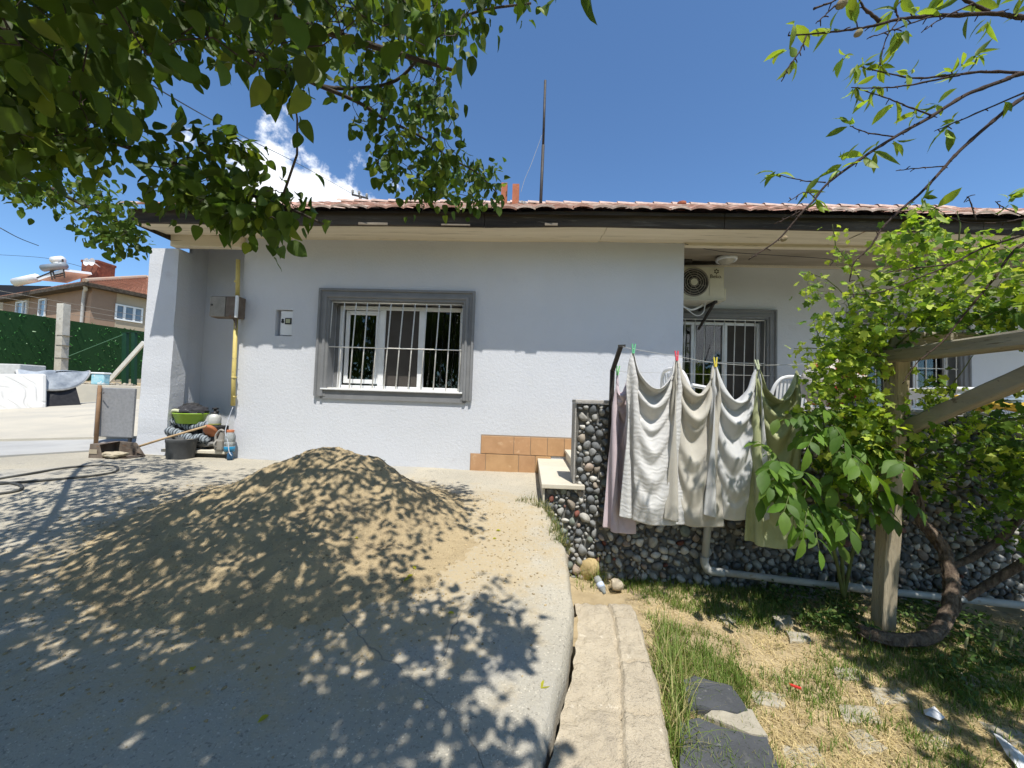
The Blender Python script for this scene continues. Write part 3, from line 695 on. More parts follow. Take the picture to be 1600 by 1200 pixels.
tag(mk('sand_heap', np.array(G).reshape(-1, 3), [(j*nx+i, j*nx+i+1, (j+1)*nx+i+1, (j+1)*nx+i) for j in range(ny-1) for i in range(nx-1)
    if max(G[j][i][2]-zd(*G[j][i][:2]), G[j+1][i+1][2]-zd(*G[j+1][i+1][:2])) > -.019+.012*fbm(G[j][i][0], G[j][i][1], 0, 1.1, 3)], M['sand'], loc=(-1.5, 2.8, .6), smooth=True),
    'heap of brown building sand spread on the concrete drive', 'sand heap')

bm = bmesh.new(); bmesh.ops.create_icosphere(bm, subdivisions=1, radius=1); IC2 = np.array([v.co for v in bm.verts]); IF2 = np.array([[v.index for v in f.verts] for f in bm.faces]); bm.free()
def grains(name, pts, r0, r1, m, seed, colr):
    rg = np.random.default_rng(seed); n = len(pts); r = rg.uniform(r0, r1, n)*rg.choice([.6, 1, 1.4], n)
    V = (IC2[None]*(1+.35*rg.normal(size=(n, len(IC2), 1)))*[1, 1, .6])*r[:, None, None]+np.array(pts)[:, None]
    F = IF2[None]+np.arange(n)[:, None, None]*len(IC2)
    return tag(fast_mesh(name, V.reshape(-1, 3), F.reshape(-1, 3), m, fcol=np.repeat(np.array(colr)[None]*rg.uniform(.6, 1.3, (n, 1)), len(IF2), 0)), kind='stuff')
gp_ = []; rg = np.random.default_rng(77)
while len(gp_) < 3800:
    a, q = rg.uniform(0, 2*PI), rg.normal(1.0, .22); x, y = -1.5+1.35*q*math.cos(a), 2.65+1.0*q*math.sin(a)
    if not (sx0 < x < sx1 and .8 < y < 4.6) or x > edge_x(y)-.05: continue
    gp_.append((x, y, zd(x, y)+.012*fbm(x, y, 0, 1.1, 3)+max(.001, sand_h(x, y) if sx0 < x < sx1 and sy0 < y < sy1 else 0)))
M['grain'] = mat('sand_grains', (1, 1, 1), (.8, .8, .8), 30, 1, None, attr=True, spec=.05)
for k in range(700):
    x, y = rg.normal(-1.5, .55), rg.normal(2.6, .42)
    if sand_h(x, y) > .03 and sx0 < x < sx1 and sy0 < y < sy1: gp_.append((x, y, zd(x, y)+sand_h(x, y)+.012*fbm(x, y, 0, 1.1, 3)))
grains('sand_grains', gp_, .002, .006, M['grain'], 78, (.44, .345, .20))
gp_ = []
while len(gp_) < 420:
    x, y = rg.uniform(-3, .25), rg.uniform(.9, 4.6)
    if x > edge_x(y)-.02: continue
    gp_.append((x, y, zd(x, y)+.012*fbm(x, y, 0, 1.1, 3)+max(.001, sand_h(x, y) if sx0 < x < sx1 and sy0 < y < sy1 else 0)))
grains('gravel', gp_, .002, .006, M['grain'], 79, (.42, .385, .31))

# ------------------------------------------------------------------ laundry
def cloth(pins, W, Lh, y_out, nu=38, nv=70, steps=230, seed=0, flare=.085, pinw=2):
    """hang a W x Lh towel by its two upper corners: position based cloth settled under gravity"""
    rg = np.random.default_rng(seed); a, b = np.array(pins[0]), np.array(pins[1]); span = np.linalg.norm(b-a)
    U, V = np.meshgrid(np.linspace(0, 1, nu), np.linspace(0, 1, nv)); du, dv = W/(nu-1), Lh/(nv-1)
    P = np.zeros((nv, nu, 3)); P[..., :] = a*(1-U[..., None])+b*U[..., None]
    P[..., 2] -= V*Lh; P[..., 1] += -y_out*np.sin(PI*U)*(.6+.4*V) - .035*np.sin(2*PI*U*2.5+seed)*(1-.3*V)*np.sin(PI*U)
    P[..., 2] -= .16*np.sin(PI*U)*(1-V); P += rg.normal(size=P.shape)*.002
    X = P.copy(); w_ = np.ones((nv, nu)); 
    for k in range(pinw): w_[0, k] = 0; w_[0, -1-k] = 0
    X[0, :pinw] = a+np.array([[.004*k, .008*(k % 2), -.002] for k in range(pinw)]); X[0, nu-pinw:] = b-np.array([[.004*(pinw-1-k), .008*(k % 2), .002] for k in range(pinw)])
    prev = X.copy(); dt = 1/50
    def con(A, B, wa, wb, L0, k=1.0, only=None):
        d = B-A; l = np.linalg.norm(d, axis=-1); 
        c = (l-L0); 
        if only == 'min': c = np.minimum(c, 0)
        ws = wa+wb; ws = np.where(ws == 0, 1, ws)
        q = (k*c/(np.maximum(l, 1e-9)*ws))[..., None]*d
        return q*wa[..., None], -q*wb[..., None]
    dd = math.hypot(du, dv)
    tether = [(a, (np.sqrt((U*W)**2+(V*Lh)**2)*1.01)[..., None]), (b, (np.sqrt(((1-U)*W)**2+(V*Lh)**2)*1.01)[..., None])]
    for s in range(steps):
        v = (X-prev)*.965; prev = X.copy(); X = X+v*w_[..., None]; X[..., 2] -= 9.8*dt*dt*w_
        for it in range(14):
            for ax in (0, 1):
                n = X.shape[ax]
                for o in (0, 1):
                    sA = slice(o, n-1, 2); sB = slice(o+1, n, 2)
                    i, j = ((sA, slice(None)), (sB, slice(None))) if ax == 0 else ((slice(None), sA), (slice(None), sB))
                    p, q = con(X[i], X[j], w_[i], w_[j], dv if ax == 0 else du); X[i] += p; X[j] += q
            if it % 2 == 0:
                for (i, j) in (((slice(0, -1), slice(0, -1)), (slice(1, None), slice(1, None))), ((slice(0, -1), slice(1, None)), (slice(1, None), slice(0, -1)))):
                    for o in (0, 1):
                        i2 = (slice(o, nv-1, 2), i[1]); j2 = (slice(o+1, nv, 2), j[1])
                        p, q = con(X[i2], X[j2], w_[i2], w_[j2], dd, .25); X[i2] += p; X[j2] += q
                for ax, st_, L0 in ((1, 4, 4*du), (0, 4, 4*dv)):
                    i = (slice(None), slice(0, -st_)) if ax else (slice(0, -st_), slice(None)); j = (slice(None), slice(st_, None)) if ax else (slice(st_, None), slice(None))
                    p, q = con(X[i], X[j], w_[i], w_[j], L0*.80, .06, 'min'); X[i] += p; X[j] += q
            # long range tethers to both pegs keep the cloth from stretching; the heavy hems hang straight
            for pin, rest in tether:
                dv_ = X-pin; l = np.linalg.norm(dv_, axis=-1, keepdims=True); X = np.where(l > rest, pin+dv_*(rest/np.maximum(l, 1e-9)), X)
            X[:, 0, 0] = np.minimum(X[:, 0, 0], a[0]-flare*V[:, 0]); X[:, -1, 0] = np.maximum(X[:, -1, 0], b[0]+flare*V[:, 0])
            X[..., 1] = np.minimum(X[..., 1], YW-.07)
    return X
def towel(name, label, pins, W, Lh, m, seed, y_out=.10, hem=True, dy=0, **kw):
    X = cloth(pins, W, Lh, y_out, seed=seed, **kw); nv, nu = X.shape[:2]
    o = mk(name, X.reshape(-1, 3), [(i*nu+j, i*nu+j+1, (i+1)*nu+j+1, (i+1)*nu+j) for i in range(nv-1) for j in range(nu-1)], m, loc=X[-1, nu//2], smooth=True)
    uv = o.data.uv_layers.new(name='UVMap'); n = len(o.data.loops); vi = np.empty(n, 'i'); o.data.loops.foreach_get('vertex_index', vi)
    uvs = np.stack([(vi % nu)/(nu-1)*W, 1-(vi//nu)/(nv-1)*Lh], 1).astype('f'); uv.data.foreach_set('uv', uvs.ravel())
    s = o.modifiers.new('sub', 'SUBSURF'); s.levels = 1; s.render_levels = 1
    so_ = o.modifiers.new('thick', 'SOLIDIFY'); so_.thickness = .004
    tag(o, label, 'towel', 'bath towels pegged on the clothesline'); return o
def terry(name, c1, c2, weave=None, amt=.5):
    m = mat(name, c1, c2, 9, 1.0, None, spec=.05); nt = m.node_tree; N = nt.nodes.new; L = nt.links.new; b = nt.nodes['Principled BSDF']
    b.inputs['Sheen Weight'].default_value = .15
    uv = N('ShaderNodeUVMap'); n = N('ShaderNodeTexNoise'); n.inputs['Scale'].default_value = 260; n.inputs['Detail'].default_value = 2; L(uv.outputs[0], n.inputs[0])
    bp = N('ShaderNodeBump'); bp.inputs['Strength'].default_value = .6; bp.inputs['Distance'].default_value = .006; L(n.outputs[0], bp.inputs['Height']); last = bp
    if weave:
        wv = N('ShaderNodeTexWave'); wv.wave_type = 'RINGS'; wv.inputs['Scale'].default_value = weave; wv.inputs['Distortion'].default_value = 9; wv.inputs['Detail'].default_value = 1.5; wv.inputs['Detail Scale'].default_value = 1.2
        L(uv.outputs[0], wv.inputs[0]); b2 = N('ShaderNodeBump'); b2.inputs['Strength'].default_value = .35; b2.inputs['Distance'].default_value = .004; L(wv.outputs[0], b2.inputs['Height']); L(bp.outputs[0], b2.inputs['Normal']); last = b2
    L(last.outputs[0], b.inputs['Normal']); return m
T_white = terry('white_jacquard_terry', (.62, .615, .60), (.56, .555, .545), 8)
T_beige = terry('oatmeal_terry', (.52, .495, .435), (.46, .435, .38))
T_grey = terry('pale_grey_terry', (.585, .59, .59), (.525, .53, .535))
T_green = terry('sage_green_terry', (.43, .46, .26), (.36, .39, .215))
T_pink = terry('faded_pink_terry', (.62, .52, .55), (.56, .47, .50))
YL = 3.02
pA, pB, pC, pD, pE = (at(989, 547, Y=YL), at(1057, 558, Y=YL), at(1117, 568, Y=YL), at(1184, 572, Y=YL), at(1244, 578, Y=YL))
pP = at(964, 581, Y=YL+.16); pP2 = at(983, 586, Y=YL+.13)
d_ = np.array([.012, 0, 0])
towel('towel', 'white towel with swirling raised pattern, first full towel from iron pole', (pA, pB-d_*.3), .68, 1.27, T_white, 1)
towel('towel', 'plain oatmeal beige towel hung between the two pale towels', (pB+d_*.3, pC-d_*.3), .62, 1.23, T_beige, 2)
towel('towel', 'plain pale grey towel hung between beige and green towels', (pC+d_*.3, pD-d_*.3), .66, 1.145, T_grey, 3)
towel('towel', 'sage green towel half hidden by leaves beside grey towel', (pD+d_*.3, pE), .60, 1.32, T_green, 4)
towel('towel', 'faded pink towel hanging narrow behind the patterned white towel', (pP, pP2), .36, 1.26, T_pink, 5, nu=24)
# iron line prop, lines, pegs
pr = thing('clothesline_pole', 'dark bent iron pole holding the clothesline above pebble wall', 'pole', at(953, 628, Y=3.34))
q0, q1, q2 = at(953, 632, Y=3.34), at(957, 578, Y=3.30), at(970, 541, Y=3.06)
mb = MB(); mb.bar(q0-[0, 0, .9], q1, .034, .034, up=(0, 1, 0)); mb.build('upright', M['darkpole'], pr)
mb = MB(); mb.bar(q1-[0, 0, .01], q2, .032, .026, up=(0, 1, 0)); mb.bar(q2-[.02, 0, 0], q2+[.035, 0, .004], .02, .02, up=(0, 1, 0)); mb.build('arm', M['darkpole'], pr)
ends = at(1262, 570, Y=2.9)
mb = MB(); mb.tube(smoothpath([q2, pA+[0, 0, .008], pB+[0, 0, .006], pC+[0, 0, .006], pD+[0, 0, .006], at(1330, 566, Y=2.95), at(1392, 560, Y=2.8)]), .0022, 5)
tag(mb.build('clothesline', M['pvc'], loc=q2), 'thin wire clothesline carrying the towels from pole to pergola', 'line')
mb = MB(); mb.tube([q1, pP+[0, 0, .004], at(1100, 585, Y=YL+.2), at(1330, 590, Y=3.0)], .0016, 5)
tag(mb.build('clothesline', M['pvc'], loc=q1), 'lower thin line carrying the pink towel behind the others', 'line')
def peg(p, c, label, tilt):
    m = mat('peg_plastic', c, None, rough=.45, spec=.5)
    t = thing('clothes_peg', label, 'peg', p, 'plastic pegs on the clothesline')
    for s in (-1, 1):
        mb = MB(); a = np.array(p)+[s*.004, -.012, -.028]; b = np.array(p)+[s*.004+math.sin(tilt)*.045+s*.007, -.004, .048]
        mb.bar(a, b, .008, .011, up=(0, 1, 0)); mb.build('jaw', m, t)
    mb = MB(); mb.tube([np.array(p)+[-.009, -.006, .008], np.array(p)+[.011, -.006, .008]], .006, 8); mb.build('spring', M['pvc'], t)
peg(pA, (.13, .50, .24), 'green peg on top corner of patterned white towel', .1)
peg(pB, (.75, .07, .10), 'red peg between white and beige towels', -.05)
peg(pC, (.70, .58, .07), 'yellow peg between beige and grey towels', 0)
peg(pD, (.55, .60, .42), 'pale green peg between grey and green towels', -.35)
peg(pP, (.22, .62, .20), 'green peg holding the pink towel near iron pole', .2)

# ------------------------------------------------------------------ pergola
pg = thing('pergola', 'grey weathered timber pergola with post, beam and diagonal brace', 'pergola', (2.46, 2.81, .0))
def timber(name, a, b, wx, wy, m, up=(0, 0, 1), n=16, seed=0):
    a = np.array(a, float); b = np.array(b, float); d = (b-a)/np.linalg.norm(b-a); u = np.array(up, float); x = np.cross(d, u); x /= np.linalg.norm(x); u = np.cross(x, d); G = []
    for i in range(n+1):
        p = a+(b-a)*i/n; j = lambda k: .006*nz(i*.4, k, seed, 1.1); 
        loop = [(-1, -.8), (-.8, -1), (.8, -1), (1, -.8), (1, .8), (.8, 1), (.1, 1), (0, .955), (-.08, 1), (-.8, 1), (-1, .8), (-1, .1), (-.95, 0), (-1, -.1), (-1, -.8)]
        G.append([p+x*(sx*wx/2+j(k))+u*(su*wy/2+j(k+20)) for k, (sx, su) in enumerate(loop)])
        G[-1][-1] = G[-1][0]
    mb = MB(); mb.grid(G); L_ = len(loop)-1
    mb.add(G[0][:-1], [tuple(range(L_))]); mb.add(G[-1][:-1], [tuple(range(L_))[::-1]])
    return mb.build(name, m, pg)
timber('post', (2.47, 2.81, -.05), (2.545, 2.76, 1.985), .092, .105, M['wood'], up=(0, 1, 0), seed=1)
timber('beam', (2.47, 2.86, 1.93), (2.66, .45, 1.975), .12, .085, mat('beam_wood_along', (.36, .325, .26), (.23, .205, .16), 5, .9, [(28, .7), (90, .4)], stretch=(3, .22, 3), spots=[(24, .60, .07, (.14, .12, .09))]), seed=2)
timber('brace', (2.53, 2.70, 1.44), (2.60, 1.72, 1.96), .07, .085, mat('brace_wood', (.33, .30, .24), (.21, .185, .145), 5, .9, [(28, .7), (90, .4)], stretch=(3, .22, .6), spots=[(24, .60, .07, (.12, .10, .08))]), seed=3)
timber('post', (2.56, .45, -.05), (2.60, .45, 1.90), .15, .15, M['wood'], up=(0, 1, 0), seed=4)
timber('beam', (2.53, 1.42, 2.06), (5.4, 1.0, 2.08), .12, .12, M['woodx'], seed=5)
timber('beam', (2.50, 2.73, 2.05), (5.6, 2.85, 2.08), .10, .10, M['woodx'], seed=6)
timber('post', (5.2, 1.05, -.05), (5.2, 1.05, 2.0), .15, .15, M['wood'], up=(0, 1, 0), seed=7)
timber('post', (5.3, 2.82, -.05), (5.3, 2.82, 2.0), .15, .15, M['wood'], up=(0, 1, 0), seed=8)
# ------------------------------------------------------------------ foliage machinery
def leaf_template(width, fold=.28, curl=.25, n=5, tipw=1.0, shape='ovate', wavy=0):
    ts = np.linspace(0, 1, n)
    if shape == 'ovate': wv = np.array([.06, .78, 1.0, .68, .0]) if n == 5 else np.concatenate([[.05], (np.sin(PI*ts[1:-1]**.72)**.75), [0]])
    else: wv = np.array([.08, .72, 1.0, .74, .0]) if n == 5 else np.sin(PI*ts)
    V = []; 
    for i, t in enumerate(ts):
        z = -curl*t*t+wavy*math.sin(t*9); h = wv[i]*width/2
        V += [(-h, t, z+fold*h+wavy*math.sin(t*13)), (0, t, z), (h, t, z+fold*h-wavy*math.sin(t*11+1))]
    F = []
    for i in range(n-1):
        for k in (0, 1): F.append((i*3+k, i*3+k+1, (i+1)*3+k+1, (i+1)*3+k))
    return np.array(V), np.array(F)
def vine_template(seed):
    r_ = random.Random(seed); out = []
    tips = [(-2.25, .62), (-1.95, .80), (-1.45, .62), (-1.05, .95), (-.62, .60), (-.30, .82), (0, 1.08), (.30, .82), (.62, .60), (1.05, .95), (1.45, .62), (1.95, .80), (2.25, .62)]
    c = np.array([0, .38, 0]); V = [c]
    V.append(np.array([-.03, .08, 0.02]))
    for a, r in tips: 
        r *= r_.uniform(.92, 1.06)*.58; V.append(np.array([math.sin(a)*r, .38+math.cos(a)*r, -.22*r*r+.06*r_.uniform(-1, 1)+.10*abs(math.sin(a*1.5))*r]))
    V.append(np.array([.03, .08, 0.02])); n = len(V)
    F = [(0, i+1, i) for i in range(1, n-1)]
    return np.array(V), np.array(F)
def unit(a): return a/np.maximum(np.linalg.norm(a, axis=-1, keepdims=True), 1e-9)
def leaves(tpl, P, Dr, Nm, Sz):
    V, F = tpl; Y = unit(Dr); X = np.cross(Y, Nm); X = unit(X); Z = np.cross(X, Y)
    W_ = (V[None, :, 0, None]*X[:, None]+V[None, :, 1, None]*Y[:, None]+V[None, :, 2, None]*Z[:, None])*Sz[:, None, None]+P[:, None]
    k = len(V); FF = (F[None]+np.arange(len(P))[:, None, None]*k)
    return W_.reshape(-1, 3), FF.reshape(-1, F.shape[1])
def foliage(name, tpls, P, Dr, Nm, Sz, C, m, parent):
    ids = rng.integers(0, len(tpls), len(P)); Vs = []; Fs = []; Cs = []; o = 0
    for i, t in enumerate(tpls):
        s = ids == i
        if not s.any(): continue
        v, f = leaves(t, P[s], Dr[s], Nm[s], Sz[s]); Vs.append(v); Fs.append(f+o); o += len(v); Cs.append(np.repeat(C[s], len(t[1]), 0))
    return fast_mesh(name, np.concatenate(Vs), np.concatenate(Fs), m, parent, smooth=True, fcol=np.concatenate(Cs))
def in_poly(p, poly):
    x, y = p; c = False; n = len(poly)
    for i in range(n):
        x0, y0 = poly[i]; x1, y1 = poly[i-1]
        if (y0 > y) != (y1 > y) and x < (x1-x0)*(y-y0)/(y1-y0)+x0: c = not c
    return c
def sample_poly(poly, n, rg):
    xs = [p[0] for p in poly]; ys = [p[1] for p in poly]; out = []
    while len(out) < n:
        p = (rg.uniform(min(xs), max(xs)), rg.uniform(min(ys), max(ys)))
        if in_poly(p, poly): out.append(p)
    return out
def depth_pt(px, py, d):
    return EYE+(CR*(px-800)/FPX+CU*(600-py)/FPX+CF)*d
def grow(mb, nodes, clusters, r0=.006, r1=.0022, droop=.04, maxd=9, rscale=.0):
    """connect every cluster to the branch point nearest to it, so that twigs run back to the limbs"""
    N = [np.array(p) for p in nodes]; order = sorted(range(len(clusters)), key=lambda i: min(np.linalg.norm(clusters[i]-q) for q in nodes[::3] or nodes))
    arr = np.array(N)
    for i in order:
        c = clusters[i]; d = np.linalg.norm(arr-c, axis=1); k = int(d.argmin()); a = arr[k]; L_ = d[k]
        if L_ < .02 or L_ > maxd: continue
        side = rng.normal(size=3)*L_*.16; m1 = a*.66+c*.34+side+[0, 0, droop*L_]; m2 = a*.33+c*.67+side*.7+[0, 0, droop*L_]
        r = max(r1, min(r0, r0*L_/.5)); mb.tube([a, m1, m2, c], [r, r*.85, r*.65, r1*.7], 5, cap=False)
        arr = np.concatenate([arr, [m1, m2, c]])
def cluster_leaves(cl, n, spread, size, rg, down=.6, out=None, jit=.25):
    P = []; Dd = []; Nn = []; Sz = []
    for c in cl:
        k = rg.integers(n[0], n[1]+1); axis = unit(rg.normal(size=3)*[1, 1, .5])
        for j in range(k):
            off = rg.normal(size=3)*spread*.5+axis*rg.uniform(-1, 1)*spread
            d = unit(off/spread*.5+rg.normal(size=3)*.5+np.array([0, 0, -down])); nn = unit(np.array([0, 0, .75])+rg.normal(size=3)*.55)
            P.append(c+off); Dd.append(d); Nn.append(nn); Sz.append(size*rg.uniform(1-jit*1.6, 1+jit))
    return np.array(P), np.array(Dd), np.array(Nn), np.array(Sz)
def tints(n, base, var=.22, alt=None, palt=.1, rg=rng):
    b = np.array(base)[None]*rg.uniform(1-var, 1+var, (n, 1))*rg.uniform(.93, 1.07, (n, 3))
    if alt is not None:
        s = rg.random(n) < palt; b[s] = np.array(alt)*rg.uniform(.8, 1.2, (s.sum(), 1))
    return b

# ------------------------------------------------------------------ broad-leaved fruit tree over the drive
rg = np.random.default_rng(21)
def tree_group():
    tr = thing('fruit_tree', 'broad leaved fruit tree whose dense dark crown overhangs the drive', 'tree', (-3.3, .35, .2))
    trunk = smoothpath([(-3.3, .35, .0), (-3.26, .38, .6), (-3.15, .40, 1.3), (-3.0, .42, 2.0), (-2.7, .5, 2.7)], 6)
    mb = MB(); mb.tube(trunk, np.linspace(.17, .10, len(trunk)), 14); mb.build('trunk', M['bark'], tr, smooth=True)
    P_ = lambda px, py, d: depth_pt(px, py, d)
    limbs = [
        [trunk[-1], (-1.9, .7, 3.05), P_(250, -40, 1.7), P_(330, 60, 1.75), P_(420, 90, 1.8), P_(490, 130, 1.95), P_(545, 138, 2.1), P_(620, 125, 2.1), P_(680, 60, 2.0), P_(740, 20, 1.95), P_(830, 5, 1.95)],
        [P_(490, 130, 1.95), P_(560, 160, 2.15), P_(600, 185, 2.3), P_(660, 215, 2.4), P_(700, 245, 2.5), P_(745, 270, 2.6), P_(775, 300, 2.65)],
        [trunk[-4], (-2.7, .9, 2.5), P_(-60, 150, 1.9), P_(60, 195, 1.8), P_(150, 215, 1.75), P_(215, 235, 1.7), P_(262, 252, 1.65), P_(310, 270, 1.6), P_(380, 300, 1.55), P_(450, 325, 1.55), P_(505, 350, 1.55)],
        [(-2.7, .9, 2.5), (-2.9, 1.5, 2.55), P_(-40, 240, 3.0), P_(60, 285, 3.1), P_(130, 320, 3.2), P_(190, 350, 3.3), P_(228, 375, 3.4)],
        [trunk[-1], (-2.3, .0, 3.1), (-1.5, -.3, 3.3), (-.7, -.2, 3.3), (-.1, .0, 3.2)],
        [trunk[-1], (-2.2, 1.0, 3.2), (-1.6, 1.5, 3.3), (-1.0, 1.7, 3.25), (-.4, 1.75, 3.1)],
        [trunk[-2], (-3.2, -.4, 3.0), (-3.1, -1.1, 3.3), (-2.8, -1.6, 3.4)],
        [trunk[-3], (-3.5, .9, 2.8), (-3.7, 1.5, 3.0), (-3.6, 2.1, 3.0)],
    ]
    nodes = []
    for L_ in limbs:
        pts = smoothpath(L_, 7); r = np.linspace(.05, .007, len(pts))*(1 if L_[0] is not limbs[0][5] else .5)
        if len(L_) == 7 and L_ is limbs[1]: r = np.linspace(.011, .004, len(pts))
        if L_ is limbs[0] or L_ is limbs[2]: r = np.concatenate([np.linspace(.045, .013, 15), np.linspace(.013, .005, len(pts)-15)])
        if L_ is limbs[3]: r = np.linspace(.03, .006, len(pts))
        mb = MB(); mb.tube(pts, r, 8); mb.build('limb', M['bark'], tr, smooth=True); nodes += list(pts[3:])
    cl = []; 
    def region(poly, n, d0, d1):
        for p in sample_poly(poly, n, rg): cl.append(depth_pt(p[0], p[1], rg.uniform(d0, d1)))
    A = [(-160, -160), (570, -160), (555, 10), (500, 55), (500, 95), (485, 145), (440, 170), (405, 125), (375, 95), (330, 80), (290, 62), (240, 85), (205, 115), (185, 165), (190, 225), (150, 245), (60, 255), (-160, 305)]
    region(A, 400, 1.3, 2.5)
    region([(-160, 60), (190, 60), (180, 220), (150, 245), (-160, 280)], 110, 1.3, 2.2)
    region([(0, 275), (60, 278), (150, 285), (215, 320), (232, 375), (215, 388), (165, 388), (125, 352), (75, 315), (25, 318)], 80, 2.9, 3.6)
    region([(245, 205), (320, 205), (390, 225), (385, 255), (330, 275), (262, 280)], 16, 1.5, 1.8)
    region([(258, 275), (330, 268), (400, 282), (455, 305), (520, 328), (500, 342), (430, 350), (385, 350), (350, 330), (295, 328), (262, 305)], 44, 1.4, 1.75)
    region([(505, 90), (545, 10), (690, 10), (690, 110), (690, 150), (712, 200), (715, 245), (690, 290), (640, 285), (600, 300), (588, 270), (580, 200), (530, 185), (505, 150)], 92, 1.9, 2.6)
    region([(690, 245), (765, 262), (780, 300), (772, 325), (735, 328), (690, 318), (650, 315), (640, 290)], 40, 2.4, 2.8)
    region([(560, -90), (860, -90), (838, 8), (790, 30), (770, 40), (725, 50), (690, 70), (685, 20), (560, 20)], 58, 1.6, 2.2)
    # the rest of the crown above and behind the frame, where it shades the drive
    sh = [(-60, 800), (60, 775), (290, 748), (285, 775), (250, 800), (330, 775), (400, 738), (470, 712), (530, 712), (530, 728), (640, 760), (690, 785), (755, 815), (748, 850), (690, 860), (640, 895), (620, 915), (680, 930), (760, 950), (830, 990), (835, 1010), (790, 1050), (740, 1075), (720, 1120), (640, 1150), (600, 1230), (-60, 1230)]
    edge = [(740, 1075), (850, 1110), (900, 1240), (600, 1240), (640, 1150)]
    inframe = [A, [(560, -90), (860, -90), (840, 12), (760, 50), (690, 70), (560, 40)]]
    def shade(poly, n, h0, h1):
        k = 0; tries = 0
        while k < n and tries < 20000:
            tries += 1; p = sample_poly(poly, 1, rg)[0]; gnd = hit(*p)
            if gnd[1] < 4 and -2.6 < gnd[0] < .1 and gnd[1] > 1.6: gnd[2] += .12
            h = rg.uniform(h0, h1); q = gnd+S*(h/S[2])
            if np.linalg.norm(q-EYE) < 1.35: continue
            u, v, z = proj(q)
            if z > .05 and -60 < u < 1660 and -45 < v < 1260 and not any(in_poly((u, v), P2) for P2 in inframe): continue
            cl.append(q); k += 1
    shade(sh, 1050, 1.75, 3.0)
    shade(edge, 22, 1.9, 2.8)
    k = 0
    while k < 900:      # unseen crown dome over and behind the viewer, added to block sky light
        q = np.array([rg.uniform(-4.6, .6), rg.uniform(-3.4, 2.2), rg.uniform(2.6, 4.0)]); u, v, z = proj(q)
        if z > .05 and u > -40 and v > -40: continue
        if q[1] > .9 and q[0] > -2.4: continue
        g_ = q-S*((q[2]-.3)/S[2]); u, v, z = proj(g_)
        if z > .1 and v < 1260 and not in_poly((u, v), sh): continue
        cl.append(q); k += 1
    mbt = MB(); grow(mbt, nodes, cl, maxd=.62); mbt.build('twigs', M['bark'], tr)
    P, Dd, Nn, Sz = cluster_leaves(cl, (7, 11), .080, .072, rg, down=.75)
    dist = np.linalg.norm(P-EYE, axis=1); front = P@CF > .5; Sz = np.where(front & (dist > 1.9), Sz*.80, Sz)
    tp = [leaf_template(.72, .25, .22, 8, wavy=.012), leaf_template(.62, .45, .38, 8, wavy=.02), leaf_template(.82, .12, .1, 8, wavy=.02), leaf_template(.70, .6, .5, 8, wavy=.015)]
    C = tints(len(P), (.075, .125, .020), .34, (.17, .22, .03), .12, rg)
    foliage('crown', tp, P, Dd, Nn, Sz, C, M['leaf'], tr)
    print('fruit leaves', len(P))
tree_group()

